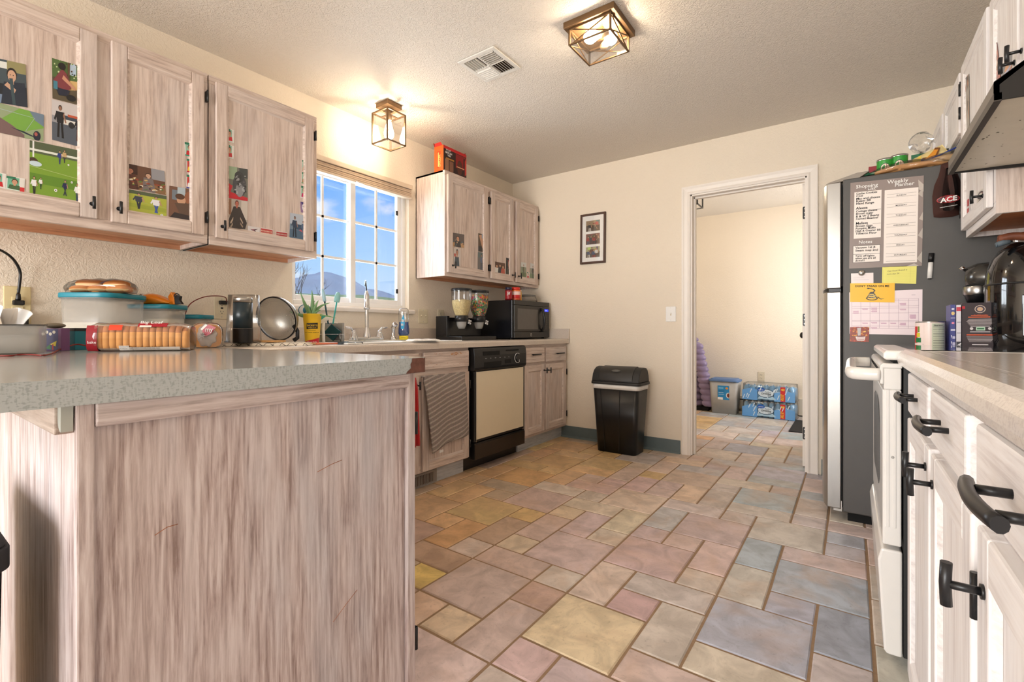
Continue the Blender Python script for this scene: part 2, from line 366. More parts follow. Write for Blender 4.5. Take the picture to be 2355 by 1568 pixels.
# ------------------------------------------------------------------ prints (photographs, cards, labels)
def paint(mb, P, n, shapes, layer0=1, eps=0.00025):
    """shapes in 0..1 sheet coordinates (x right, y up) laid on the sheet P(x,y); n = outward normal"""
    n = V(n)
    for k, sh in enumerate(shapes):
        off = n * (eps * (layer0 + 0.12 * k)); kind = sh[0]
        if kind == 'r': pts = [(sh[1], sh[2]), (sh[3], sh[2]), (sh[3], sh[4]), (sh[1], sh[4])]; c = sh[5]
        elif kind == 'e':
            pts = [(sh[1] + sh[3] * math.cos(t), sh[2] + sh[4] * math.sin(t)) for t in [2 * math.pi * j / 14 for j in range(14)]]; c = sh[5]
        else: pts = sh[1]; c = sh[2]
        mb.poly([P(min(max(x, 0), 1), min(max(y, 0), 1)) + off for x, y in pts], 0, c)
def quadmap(tl, tr, br, bl):
    tl, tr, br, bl = map(V, (tl, tr, br, bl))
    return lambda x, y: (bl * (1 - x) + br * x) * (1 - y) + (tl * (1 - x) + tr * x) * y
def man(x, y, h, shirt, pants=(40, 40, 46), skin=(186, 140, 112), hair=(48, 34, 26), lean=0.0, w=1.0):
    u = h; k = w
    return [('p', [(x - .10*u*k, y + .47*u), (x - .02*u, y + .47*u), (x - .04*u + lean, y), (x - .13*u*k + lean, y)], pants),
            ('p', [(x + .02*u, y + .47*u), (x + .10*u*k, y + .47*u), (x + .15*u*k - lean, y), (x + .06*u*k - lean, y)], pants),
            ('p', [(x - .13*u*k, y + .45*u), (x + .13*u*k, y + .45*u), (x + .17*u*k, y + .8*u), (x - .17*u*k, y + .8*u)], shirt),
            ('p', [(x + .15*u*k, y + .8*u), (x + .25*u*k, y + .5*u), (x + .20*u*k, y + .48*u), (x + .11*u*k, y + .7*u)], skin),
            ('p', [(x - .15*u*k, y + .8*u), (x - .25*u*k, y + .55*u), (x - .20*u*k, y + .5*u), (x - .11*u*k, y + .7*u)], shirt),
            ('e', x, y + .92*u, .075*u*k, .085*u, hair), ('e', x, y + .90*u, .06*u*k, .07*u, skin)]
def pic(label, corners, n, shapes, bg, cat='photo', group='photographs stuck on the cabinet doors', name='photo_print', border=None, mat='gprint'):
    P = quadmap(*corners); nn = V(n); t = 0.0008
    mb = MB(); mb.col = lin(border or bg)
    a = [P(0, 0), P(1, 0), P(1, 1), P(0, 1)]
    if (a[1] - a[0]).cross(a[3] - a[0]).dot(nn) < 0: a = a[::-1]
    mb.prism([p + nn * 0.0002 for p in a], nn * t)
    base = t / 0.00025 + 1.5
    if border: paint(mb, P, n, [('r', .06, .05, .94, .95, bg)], base); base += 0.2
    paint(mb, P, n, shapes, base + 0.3)
    o = mb.build(name, mat); c = P(.5, 0); origin_to(o, c)
    tag(o, label, cat, group); return o

# ------------------------------------------------------------------ room shell
T = 0.12
WY0, WY1, WZ0, WZ1 = 1.515, 2.437, 1.135, 2.055           # sink window opening
mb = MB()
mb.box((XL - T, YR, 0), (XL, WY0, ZC)); mb.box((XL - T, WY1, 0), (XL, YB + T, ZC))
mb.box((XL - T, WY0, 0), (XL, WY1, WZ0)); mb.box((XL - T, WY0, WZ1), (XL, WY1, ZC))
struct('wall_left', mb, 'wall')
struct('wall_right', MB().box((XR, YR, 0), (XR + T, YB + T, ZC)), 'wall')
DX0, DX1, DZ = -1.080, -0.296, 2.040                      # doorway to the laundry room
mb = MB(); mb.box((XL - T, YB, 0), (DX0, YB + T, ZC)); mb.box((DX1, YB, 0), (XR + T, YB + T, ZC)); mb.box((DX0, YB, DZ), (DX1, YB + T, ZC))
struct('wall_back', mb, 'wall')
# wall behind the camera, with an unseen window opening added for the fill lamp
PX0, PX1, PZ0, PZ1 = -2.7, -0.2, 0.25, 2.2
mb = MB(); mb.box((XL - T, YR - T, 0), (PX0, YR, ZC)); mb.box((PX1, YR - T, 0), (XR + T, YR, ZC)); mb.box((PX0, YR - T, 0), (PX1, YR, PZ0)); mb.box((PX0, YR - T, PZ1), (PX1, YR, ZC))
struct('wall_front', mb, 'wall')
mb = MB()
for a, b in (((PX0, YR - .09, PZ0), (PX0 + .06, YR - .03, PZ1)), ((PX1 - .06, YR - .09, PZ0), (PX1, YR - .03, PZ1)), ((PX0, YR - .09, PZ0), (PX1, YR - .03, PZ0 + .06)), ((PX0, YR - .09, PZ1 - .06), (PX1, YR - .03, PZ1)), ((-1.48, YR - .09, PZ0), (-1.42, YR - .03, PZ1))): mb.box(a, b)
w2 = struct('fill_window', mb, 'vinyl'); MB().box((PX0 + .05, YR - .062, PZ0 + .05), (PX1 - .05, YR - .058, PZ1 - .05)).build('window_pane', 'glass', w2)
# laundry room
struct('wall_laundry_left', MB().box((-2.6, YB + T, 0), (-2.48, YL2, ZC)), 'wall')
LW0, LW1 = 4.7, 5.9
mb = MB(); mb.box((XR, YB + T, 0), (XR + T, LW0, ZC)); mb.box((XR, LW1, 0), (XR + T, YL2, ZC)); mb.box((XR, LW0, 0), (XR + T, LW1, .9)); mb.box((XR, LW0, 2.1), (XR + T, LW1, ZC))
struct('wall_laundry_right', mb, 'wall')
w3 = struct('window_3', MB().box((XR + .02, LW0, .9), (XR + .08, LW0 + .05, 2.1)).box((XR + .02, LW1 - .05, .9), (XR + .08, LW1, 2.1)).box((XR + .02, LW0, .9), (XR + .08, LW1, .95)).box((XR + .02, LW0, 2.05), (XR + .08, LW1, 2.1)), 'vinyl')  # unseen side window in front of the laundry area lamp
MB().box((XR + .045, LW0 + .04, .94), (XR + .05, LW1 - .04, 2.06)).build('window_pane', 'glass', w3)
struct('wall_laundry_back', MB().box((-2.6, YL2, 0), (XR + T, YL2 + T, ZC)), 'wall')
struct('ceiling', MB().box((XL - T, YR - T, ZC), (XR + T, YL2 + T, ZC + .1)), 'ceil')

# floor: the real tile layout on a 6 inch grid, [x0,y0,x1,y1] in grid units
G = 0.1524
TL = '''-14,11,-12,13 -13,13,-12,15 -14,13,-13,15 -14,15,-13,16 -13,15,-11,16 -12,14,-11,15 -12,12,-10,14 -12,11,-11,12 -11,10,-10,12
-13,9,-11,11 -11,9,-9,10 -10,10,-9,11 -10,11,-9,13 -10,13,-9,14 -9,11,-8,12 -9,10,-7,11 -9,8,-7,10 -10,8,-9,9 -11,8,-10,9 -9,6,-8,8
-8,7,-7,8 -7,7,-6,9 -7,9,-6,10 -8,5,-6,7 -6,7,-5,8 -6,8,-4,10 -5,7,-3,8 -6,5,-4,7 -7,10,-6,11 -8,11,-6,13 -6,10,-5,12 -5,10,-4,11
-5,11,-3,12 -4,9,-3,11 -4,8,-2,9 -6,12,-4,14 -8,13,-7,15 -7,13,-6,14 -7,14,-6,16 -9,15,-7,16 -9,14,-8,15 -9,12,-8,14 -11,14,-9,16
-11,16,-9,17 -9,16,-8,17 -8,16,-6,18 -10,17,-8,18 -10,18,-9,19 -9,18,-8,19 -11,17,-10,19 -9,19,-8,21 -9,21,-8,22 -11,19,-9,20
-11,20,-9,22 -13,19,-11,21 -13,21,-11,22 -12,18,-11,19 -14,18,-12,19 -13,16,-11,18 -14,16,-13,18 -14,19,-13,20 -14,20,-13,22
-14,22,-12,24 -12,22,-11,23 -12,23,-11,24 -10,22,-8,24 -11,22,-10,24 -8,23,-6,24 -8,21,-7,23 -8,20,-7,21 -8,18,-7,20 -7,22,-5,23
-7,20,-5,22 -7,19,-6,20 -7,18,-6,19 -6,18,-5,20 -6,17,-4,18 -6,15,-5,17 -6,14,-5,15 -5,15,-3,17 -5,14,-4,15 -4,13,-3,15 -4,12,-3,13
-5,18,-4,20 -5,20,-4,21 -5,21,-3,22 -5,22,-4,24 -6,23,-5,24 -6,24,-4,25 -7,24,-6,25 -7,25,-5,27 -5,25,-4,27 -9,24,-7,25 -4,27,-3,29
-4,26,-3,27 -4,25,-2,26 -4,23,-2,25 -4,22,-2,23 -3,21,-2,22 -4,19,-2,21 -4,18,-2,19 -4,17,-3,18 -3,16,-1,18 -2,18,-1,19 -2,19,-1,21
-2,21,-1,22 -2,22,-1,24 -2,24,-1,26 -3,26,-2,28 -3,14,-2,16 -3,12,-2,14 -3,10,-1,12 -2,12,-1,13 -2,13,0,15 -2,15,0,16 -1,11,0,13
-3,9,-1,10 -1,9,0,11 -1,16,0,17 -1,17,0,18 -1,18,1,19 -1,19,0,21 -5,29,-3,30 -7,29,-5,30 -7,27,-6,29 -6,27,-4,29 -8,30,-6,32 -6,30,-5,31
-6,31,-5,32 -5,30,-4,32 -4,30,-2,32 -3,28,-2,30 -2,26,-1,28 -8,32,-7,34 -7,32,-5,34 -5,32,-4,34'''
tiles = [tuple(int(a) for a in t.split(',')) for t in TL.split()]
gx0, gx1, gy0, gy1 = -20, 6, -22, 43
occ = set(); ok = []
for t in tiles:
    cells = {(x, y) for x in range(t[0], t[2]) for y in range(t[1], t[3])}
    if cells & occ: continue
    occ |= cells; ok.append(t)
rt = random.Random(3)
for y in range(gy0, gy1):
    for x in range(gx0, gx1):
        if (x, y) in occ: continue
        opts = [(2, 2), (1, 2), (2, 1), (1, 1)]; rt.shuffle(opts); opts.sort(key=lambda o: -o[0] * o[1] * rt.uniform(.5, 1.2))
        for w, h in opts:
            cells = {(x + i, y + j) for i in range(w) for j in range(h)}
            if not (cells & occ) and x + w <= gx1 and y + h <= gy1: break
        occ |= cells; ok.append((x, y, x + w, y + h))
mb = MB(); gw = 0.0042; bv = 0.004
mb.col = lin((150, 122, 94)); mb.box((XL - T, YR - T, -.1), (XR + T, YL2 + T, -.0035), 1)
tans = [(214, 180, 138), (222, 190, 146), (206, 172, 134), (212, 176, 128), (196, 172, 148), (190, 168, 148), (218, 184, 140)]
pinks = [(216, 196, 184), (220, 202, 188), (212, 190, 180), (210, 192, 184), (224, 204, 180), (206, 188, 180), (200, 184, 178)]
greys = [(204, 196, 192), (196, 192, 192), (212, 200, 192), (184, 186, 192), (206, 192, 186), (176, 184, 192), (214, 202, 190)]
fixed = {(-6, 8, -4, 10): (222, 202, 176), (-1, 11, 0, 13): (164, 172, 180), (-10, 8, -9, 9): (234, 200, 128), (-7, 9, -6, 10): (204, 172, 158), (-5, 10, -4, 11): (196, 172, 168), (-6, 12, -4, 14): (212, 186, 176), (-9, 8, -7, 10): (206, 190, 176), (-8, 5, -6, 7): (220, 202, 198), (-6, 15, -5, 17): (190, 190, 192), (-7, 20, -5, 22): (208, 182, 168), (-4, 23, -2, 25): (196, 194, 200), (-4, 8, -2, 9): (206, 186, 184)}
for t in ok:
    cx, cy = (t[0] + t[2]) / 2, (t[1] + t[3]) / 2
    warm = -cx + rt.uniform(-2.2, 2.2)
    pal = tans if warm > 9 else (pinks if warm > 4.4 and cy < 26 else greys)  # tan side mixes real tile tones with warm lamplight put into the colour
    c = fixed.get(t) or rt.choice(pal)
    mb.col = lin([min(255, k + rt.uniform(-5, 5)) for k in c])
    x0, y0, x1, y1 = t[0] * G + gw, t[1] * G + gw, t[2] * G - gw, t[3] * G - gw
    j = lambda: rt.uniform(-.0012, .0012)
    lo = [mb.vert(p) for p in ((x0 + j(), y0 + j(), -.0036), (x1 + j(), y0 + j(), -.0036), (x1 + j(), y1 + j(), -.0036), (x0 + j(), y1 + j(), -.0036))]
    hi = [mb.vert(p) for p in ((x0 + bv, y0 + bv, 0), (x1 - bv, y0 + bv, 0), (x1 - bv, y1 - bv, 0), (x0 + bv, y1 - bv, 0))]
    mb.face(hi)
    for k in range(4): mb.face((lo[k], lo[(k + 1) % 4], hi[(k + 1) % 4], hi[k]))
struct('floor', mb, ['tile', 'grout'])

# blue-grey vinyl cove base
def cove(name, x0, x1, y, z1=.104):
    mb = MB(); pr = [(0, 0), (-.022, 0), (-.018, .006), (-.008, .016), (-.005, z1), (0, z1)]
    mb.prism([(x0, y + a, b) for a, b in pr], (x1 - x0, 0, 0)); return mb
struct('baseboard_back', cove('', -2.235, -1.151, YB), 'cove')
struct('baseboard_back_right', cove('', -.218, XR, YB), 'cove')
mb = MB(); mb.box((-2.255, 3.69, 0), (-2.236, YB, .104)); struct('baseboard_left', mb, 'cove')

# doorway: jamb, casing, open door slab
mb = MB(); jt = .018
mb.box((DX0, YB - .001, 0), (DX0 + jt, YB + T + .001, DZ)); mb.box((DX1 - jt, YB - .001, 0), (DX1, YB + T + .001, DZ)); mb.box((DX0, YB - .001, DZ - jt), (DX1, YB + T + .001, DZ))
mb.box((DX0 + jt, YB + .045, 0), (DX0 + jt + .012, YB + .08, DZ - jt)); mb.box((DX0 + jt, YB + .045, DZ - jt - .012), (DX1 - jt, YB + .08, DZ - jt))
struct('trim_1', mb, 'trimw', None, .002)
def casing(y, d, wl=.064):
    mb = MB(); pr = [(0, 0), (0, .012), (.010, .016), (.022, .010), (.044, .013), (.056, .018), (wl, .018), (wl, 0)]    # from opening edge outwards
    zt = DZ + wl
    def P(off, x, z, sx, sz): return (x + sx * off[0], y - d * off[1], z + sz * off[0])
    x0, x1 = DX0 + .006, DX1 - .006
    rings = [[(x0 - a, y - d * b, 0) for a, b in pr], [(x0 - a, y - d * b, DZ - .006 + a) for a, b in pr], [(x1 + a, y - d * b, DZ - .006 + a) for a, b in pr], [(x1 + a, y - d * b, 0) for a, b in pr]]
    mb.loft(rings, 0, True, False); return mb
struct('trim_2', casing(YB, 1), 'trimw')
struct('trim_3', casing(YB + T, -1), 'trimw')
mb = MB(); mb.box((-.3365, YB + T + .004, .012), (-.3005, YB + T + .004 + .775, DZ - .022))
dr = struct('door_1', mb, 'trimw', None, .002)
for z in (1.81, 1.05, .245):
    h = MB(); h.rrect((0, 0), .0165, .044, 0, .0016, .009); h2 = MB()
    h2.T = Matrix.Translation((-.3185, YB + T + .0030, z)) @ Matrix.Rotation(math.pi / 2, 4, 'X'); h2.rrect((0, 0), .0165, .044, 0, .0016, .009); h2.cyl((.0195, -.044, .001), (.0195, .044, .001), .006, seg=10)
    for a in (-.028, 0, .028): h2.cyl((-.006, a, .0016), (-.006, a, .0026), .003, seg=8, mi=1)
    h2.build('hinge', ['black', 'nickel'], dr)
kn = MB(); kn.cyl((-.3365, 4.63, .935), (-.342, 4.63, .935), .030, seg=20); kn.cyl((-.342, 4.63, .935), (-.372, 4.63, .935), .011, seg=12); kn.ball((-.388, 4.63, .935), (.020, .027, .027))
kn.build('door_knob', 'blackpl', dr)

# sink window: vinyl slider with grids
mb = MB(); GX = XL - .085
def fr(mb, y0, y1, z0, z1, w, xa, xb):
    mb.box((xa, y0, z0), (xb, y0 + w, z1)); mb.box((xa, y1 - w, z0), (xb, y1, z1)); mb.box((xa, y0 + w, z0), (xb, y1 - w, z0 + w)); mb.box((xa, y0 + w, z1 - w), (xb, y1 - w, z1))
fr(mb, WY0, WY1, WZ0, WZ1, .030, GX - .03, GX + .045)
w1 = struct('window_1', mb, 'vinyl', None, .003)
ym = 1.985
for k, (a, b, xo) in enumerate(((WY0 + .026, ym + .022, GX - .012), (ym - .022, WY1 - .026, GX + .014))):
    s = MB(); fr(s, a, b, WZ0 + .026, WZ1 - .026, .040, xo - .012, xo + .016)
    sh = s.build('window_sash', 'vinyl', w1, .003)
    g_ = MB(); ya, yb, za, zb = a + .04, b - .04, WZ0 + .066, WZ1 - .066
    g_.box((xo - .004, (ya + yb) / 2 - .008, za), (xo + .006, (ya + yb) / 2 + .008, zb))
    for q in (1, 2): g_.box((xo - .004, ya, za + (zb - za) * q / 3 - .008), (xo + .006, yb, za + (zb - za) * q / 3 + .008))
    g_.build('window_grid', 'vinyl', sh)
    MB().box((xo - .001, a + .036, WZ0 + .06), (xo + .001, b - .036, WZ1 - .06)).build('window_pane', 'glass', sh)
for z in (1.86, 1.27): MB().box((GX + .030, WY1 - .082, z - .017), (GX + .036, WY1 - .063, z + .017)).build('window_latch', 'blackpl', w1)
mb = MB(); mb.prism([(XL - .045, 0, WZ0 - .004), (XL + .030, 0, WZ0 - .004), (XL + .036, 0, WZ0 - .014), (XL + .030, 0, WZ0 - .034), (XL - .0, 0, WZ0 - .034), (XL - .045, 0, WZ0 - .004)][:5], (0, .99, 0)); 
for i in range(len(mb.v)): mb.v[i].y += 1.482
struct('trim_4', mb, 'trimw', None, .003)

# roller shade with its cassette, pulled up
sd = thing('window_shade', 'tan fabric window shade rolled up at the top of the sink window', 'window shade', (XL, 1.975, 1.97))
mb = MB(); mb.box((XL - .003, 1.50, 2.035), (XL + .050, 2.432, 2.068)); mb.build('headrail', M.setdefault('shade_rail', plain('shade_rail', (206, 188, 166), .5)), sd, .004)
mb = MB()
for k in range(4): mb.box((XL + .002 , 1.505, 1.982 + k * .013), (XL + .044 - .003 * (k % 2), 2.428, 1.994 + k * .013))
mb.build('folded_fabric', M.setdefault('shade_fab', plain('shade_fabric', (190, 168, 146), .85, bmp=.2, bscale=500)), sd, .003)
mb = MB(); mb.box((XL + .0, 1.502, 1.966), (XL + .046, 2.430, 1.981)); mb.build('bottom_rail', M['shade_rail'], sd, .003)
mb = MB(); mb.prism([(XL + .046, 1.93, 1.975), (XL + .046, 1.99, 1.975), (XL + .046, 1.985, 1.963), (XL + .046, 1.935, 1.963)], (.012, 0, 0)); mb.build('pull_tab', 'glass', sd, .002)

# ------------------------------------------------------------------ outside the window
M['drygrass'] = plain('dry_grass_field', (240, 230, 120), .95, var=.25, vscale=1.5)
M['hill'] = plain('dry_hillside', (250, 228, 204), .95, var=.12, vscale=.15)
mb = MB()
def land(u, v):
    x = -6 - 56 * u; y = -30 + 130 * v; return (x, y, -.9 + 7.3 * u ** .9 + .25 * math.sin(y * .3))
mb.sheet(land, 14, 24); o = mb.build('ground_outside', 'drygrass'); o['kind'] = 'structure'
mb = MB()
def hillf(u, v):
    y = -40 + 230 * v; x = -90 - 30 * u
    pk = math.exp(-((y - 77) / 7) ** 2) * 7.5 + math.exp(-((y - 68) / 6) ** 2) * 4.2 + math.exp(-((y - 89) / 2.6) ** 2) * 4.2 + math.exp(-((y - 30) / 26) ** 2) * 3
    return (x, y, 4.0 + (5.0 + pk + .25 * math.sin(y * 1.7)) * math.sin(math.pi * .5 * u))
mb.sheet(hillf, 10, 160); o = mb.build('hill_outside', 'hill'); o['kind'] = 'structure'
M['bark'] = plain('bare_bark', (150, 128, 104), .9, var=.2)
tr = thing('bare_tree', 'bare leafless tree standing outside behind the left window pane', 'tree', (-8.6, 4.75, -.3))
rb = random.Random(11); mb = MB(); mb.cyl((-8.6, 4.75, -.3), (-8.6, 4.80, 1.15), .05, .035, 10); mb.build('trunk', 'bark', tr)
mb = MB()
def branch(p, d, L, r, dep):
    q = p + d * L; m_ = (p + q) / 2 + V((rb.uniform(-.05, .05), rb.uniform(-.05, .05), .02)) * L
    mb.tube([p, m_, q], [r, r * .8, r * .6], 5)
    if dep:
        for k in range(2):
            nd = (d + V((rb.uniform(-.4, .4), rb.uniform(-.7, .7), rb.uniform(-.05, .4)))).normalized(); branch(m_.lerp(q, rb.uniform(.1, 1)), nd, L * rb.uniform(.6, .8), r * .6, dep - 1)
for a in range(5): branch(V((-8.6, 4.80, 1.1)), V((rb.uniform(-.3, .3), -.7 + a * .34, rb.uniform(.6, 1.1))).normalized(), .55, .017, 4)
mb.build('branches', 'bark', tr)

# ------------------------------------------------------------------ cabinets
class Side:
    """u = along the wall (world y), o = distance out from the wall, z = height"""
    def __init__(s, wall, sign, zm, ym): s.w = wall; s.g = sign; s.Z = zm; s.Y = ym
    def p(s, o, u, z): return V((s.w + s.g * o, u, z))
    def box(s, mb, o0, o1, u0, u1, z0, z1, mi=0): return mb.box(s.p(o0, u0, z0), s.p(o1, u1, z1), mi)
LFT = Side(XL, 1, 'woodZ', 'woodY'); RGT = Side(XR, -1, 'whLitZ', 'whLitY')
def panel_door(S, parent, o, u0, u1, z0, z1, fw=.052, t=.019, name='door'):
    mb = MB(); ch = .006
    S.box(mb, o, o + t, u0, u0 + fw, z0, z1, 0); S.box(mb, o, o + t, u1 - fw, u1, z0, z1, 0)
    S.box(mb, o, o + t, u0 + fw, u1 - fw, z0, z0 + fw, 1); S.box(mb, o, o + t, u0 + fw, u1 - fw, z1 - fw, z1, 1)
    d = mb.build(name, [S.Z, S.Y], parent, .0035)
    mb = MB(); S.box(mb, o + .002, o + .009, u0 + fw - .002, u1 - fw + .002, z0 + fw - .002, z1 - fw + .002, 0)
    a, b, c, e = u0 + fw, u1 - fw, z0 + fw, z1 - fw; k = .009                     # sloped inner lip
    P = S.p; q = .009
    for A, B, C, D_ in (((a, c), (b, c), (b - k, c + k), (a + k, c + k)), ((b, c), (b, e), (b - k, e - k), (b - k, c + k)), ((b, e), (a, e), (a + k, e - k), (b - k, e - k)), ((a, e), (a, c), (a + k, c + k), (a + k, e - k))):
        mb.poly([P(o + t - .003, *A), P(o + t - .003, *B), P(o + q + .0002, *C), P(o + q + .0002, *D_)], 1)
    mb.build('door_panel', [S.Z, S.Y], d)
    return d
def t_handle(S, parent, o, u, z, L=.048, out=.030):
    mb = MB(); mb.cyl(S.p(o, u, z), S.p(o + .003, u, z), .008, seg=14); mb.cyl(S.p(o, u, z), S.p(o + out, u, z), .0045, seg=10)
    mb.tube([S.p(o + out, u, z - L / 2), S.p(o + out + .001, u, z), S.p(o + out, u, z + L / 2)], .0055, 10)
    return mb.build('handle', 'black', parent)
def bar_pull(S, parent, o, u, z, L=.125, out=.026, post=.038):
    mb = MB()
    for k in (-1, 1): mb.cyl(S.p(o, u + k * post, z), S.p(o + out - .002, u + k * post, z), .0045, seg=10)
    mb.tube([S.p(o + out + .006 * (1 - (2 * t / 10 - 1) ** 2), u - L / 2 + L * t / 10, z) for t in range(11)], .0060, 10, flat=1.15)
    return mb.build('handle', 'black', parent)
def hinge(S, parent, o, u, z):
    mb = MB(); S.box(mb, o - .016, o + .004, u - .004, u + .004, z - .024, z + .024); mb.cyl(S.p(o + .003, u, z - .027), S.p(o + .003, u, z + .027), .0042, seg=8)
    return mb.build('hinge', 'black', parent)
def upper(S, name, label, group, u0, u1, z0, z1, depth, doors, under='rawwood', side=True):
    """doors: (u0,u1,handle u or None, hinge u or None, z0, z1)"""
    c = thing(name, label, 'wall cabinet', S.p(0, (u0 + u1) / 2, z0), group=group)
    ff = .019; mb = MB()
    S.box(mb, .001, depth - ff, u0, u0 + .013, z0, z1); S.box(mb, .001, depth - ff, u1 - .013, u1, z0, z1); S.box(mb, .001, depth - ff, u0, u1, z1 - .013, z1)
    S.box(mb, .001, .008, u0, u1, z0, z1); mb.build('carcass', [S.Z], c)
    mb = MB(); S.box(mb, .008, depth - ff, u0 + .013, u1 - .013, z0 + .020, z0 + .032); S.box(mb, .008, .026, u0 + .013, u1 - .013, z0, z0 + .02); mb.build('bottom_panel', under, c)
    mb = MB(); S.box(mb, depth - ff, depth, u0, u1, z1 - .042, z1, 1); S.box(mb, depth - ff, depth, u0, u1, z0, z0 + .042, 1)
    ed = sorted([u0] + [d[0] for d in doors] + [d[1] for d in doors] + [u1])
    xs = [(u0, min(doors[0][0] + .016, u0 + .06))] + [(a[1] - .014, b[0] + .014) for a, b in zip(doors[:-1], doors[1:])] + [(doors[-1][1] - .016, u1)]
    for a, b in xs: S.box(mb, depth - ff, depth + .0003, a, b, z0 + .042, z1 - .042, 0)
    mb.build('face_frame', [S.Z, S.Y], c, .0015)
    for (a, b, hu, gu, za, zb) in doors:
        d = panel_door(S, c, depth + .001, a, b, za, zb)
        if hu is not None: t_handle(S, d, depth + .02, hu, za + .055)
        if gu is not None:
            for zz in (za + .085, zb - .085): hinge(S, d, depth + .016, gu, zz)
    return c
G1 = 'whitewashed upper cabinets on the window wall'
UA = upper(LFT, 'upper_cabinet', 'long whitewashed two door wall cabinet nearest the camera, covered with photographs', G1, -.02, .935, 1.375, 2.165, .306,
      [(.045, .537, .520, None, 1.412, 2.138), (.580, .915, .603, .928, 1.410, 2.138)])
UB = upper(LFT, 'upper_cabinet', 'whitewashed single door wall cabinet just left of the sink window', G1, .941, 1.486, 1.375, 2.165, .306, [(.964, 1.458, .990, 1.470, 1.408, 2.138)])
UC = upper(LFT, 'upper_cabinet', 'whitewashed three door wall cabinet above the microwave', G1, 2.508, 3.786, 1.378, 2.158, .306,
      [(2.526, 2.994, 2.573, 3.012, 1.404, 2.130), (3.037, 3.352, 3.335, 3.026, 1.404, 2.125), (3.397, 3.752, 3.430, 3.768, 1.404, 2.122)])
mb = MB(); LFT.box(mb, .02, .30, .9355, .9405, 1.372, 1.40); o = mb.build('dark_gap_strip', 'gap', UB)

def basecab(S, name, label, group, u0, u1, fo, ztop, doors, drawers, toe=.09, toeh=.105, toemat='greywash'):
    c = thing(name, label, 'base cabinet', S.p(fo, (u0 + u1) / 2, 0), group=group)
    mb = MB(); S.box(mb, .01, fo - .02, u0, u0 + .016, toeh, ztop); S.box(mb, .01, fo - .02, u1 - .016, u1, toeh, ztop); S.box(mb, .01, fo - .02, u0 + .016, u1 - .016, toeh, toeh + .016); S.box(mb, .01, .02, u0 + .016, u1 - .016, toeh, ztop); mb.build('carcass', [S.Z], c)
    mb = MB(); S.box(mb, .05, fo - toe + .008, u0, u1, 0.0005, toeh); mb.build('toe_kick', toemat, c)
    al = sorted({a for d in doors + drawers for a in (d[0], d[1])})
    mb = MB(); S.box(mb, fo - .02, fo, u0, u1, ztop - .032, ztop, 1); S.box(mb, fo - .02, fo, u0, u1, toeh, toeh + .045, 1)
    zr = min(d[2] for d in drawers) - .028; S.box(mb, fo - .02, fo, u0, u1, zr - .01, zr + .034, 1)
    xs = [(u0, doors[0][0] + .016)] + [(a[1] - .014, b[0] + .014) for a, b in zip(doors[:-1], doors[1:])] + [(doors[-1][1] - .016, u1)]
    for a, b in xs:
        for za, zb in ((toeh + .045, zr - .01), (zr + .034, ztop - .032)): S.box(mb, fo - .02, fo, a, b, za, zb, 0)
    mb.build('face_frame', [S.Z, S.Y], c, .0015)
    for d in doors:
        dd = panel_door(S, c, fo + .001, d[0], d[1], d[2], d[3])
        if d[4] is not None: t_handle(S, dd, fo + .02, d[4], d[5])
        if d[6] is not None:
            for zz in (d[2] + .09, d[3] - .09): hinge(S, dd, fo + .016, d[6], zz)
    for d in drawers:
        mb = MB(); S.box(mb, fo + .001, fo + .020, d[0], d[1], d[2], d[3]); dw = mb.build('drawer_front', [S.Y], c, .005, 2)
        if d[4]: bar_pull(S, dw, fo + .02, (d[0] + d[1]) / 2 + d[5], (d[2] + d[3]) / 2 + .005)
    return c
G2 = 'whitewashed base cabinets under the window counter'
SK = basecab(LFT, 'sink_cabinet', 'whitewashed sink cabinet with flaking paint and towels hung on its doors', G2, .93, 2.425, .608, .860,
        [(.96, 1.40, None, 0, .7, .7, None)[:2] + (.115, .698, None, .65, None), (1.53, 1.955, .115, .698, 1.935, .645, None), (1.985, 2.412, .115, .698, None, .645, 2.424)], [(1.53, 1.955, .735, .838, False, 0), (1.995, 2.412, .733, .840, False, 0)], toe=.055)
# flaked patches on the false drawer front
mb = MB(); rr = random.Random(5)
for k in range(26):
    y, z = rr.uniform(2.01, 2.40), rr.uniform(.742, .832); L = rr.uniform(.004, .022); h = rr.uniform(.0008, .002)
    mb.poly([LFT.p(.6285, y, z), LFT.p(.6285, y + L * .4, z - h), LFT.p(.6285, y + L, z + h * .4), LFT.p(.6285, y + L * .6, z + h)], 0)
for k in range(14):
    y, z = rr.uniform(2.22, 2.33), rr.uniform(.814, .829); L = rr.uniform(.008, .03)
    mb.poly([LFT.p(.6286, y, z), LFT.p(.6286, y + L * .5, z - .002), LFT.p(.6286, y + L, z), LFT.p(.6286, y + L * .5, z + .002)], 1)
M['flake'] = plain('bare_wood_flakes', (176, 116, 84), .8, var=.1); M['flake2'] = plain('orange_bare_wood', (196, 132, 62), .8, var=.1)
mb.build('paint_flakes', ['flake', 'flake2'], SK)
BC = basecab(LFT, 'base_cabinet', 'whitewashed two drawer base cabinet between dishwasher and back wall', G2, 3.076, 3.786, .608, .860,
        [(3.086, 3.386, .130, .693, 3.372, .640, None), (3.410, 3.756, .130, .690, 3.436, .637, 3.768)], [(3.086, 3.386, .713, .835, True, -.01), (3.410, 3.756, .708, .832, True, .03)], toe=.055)
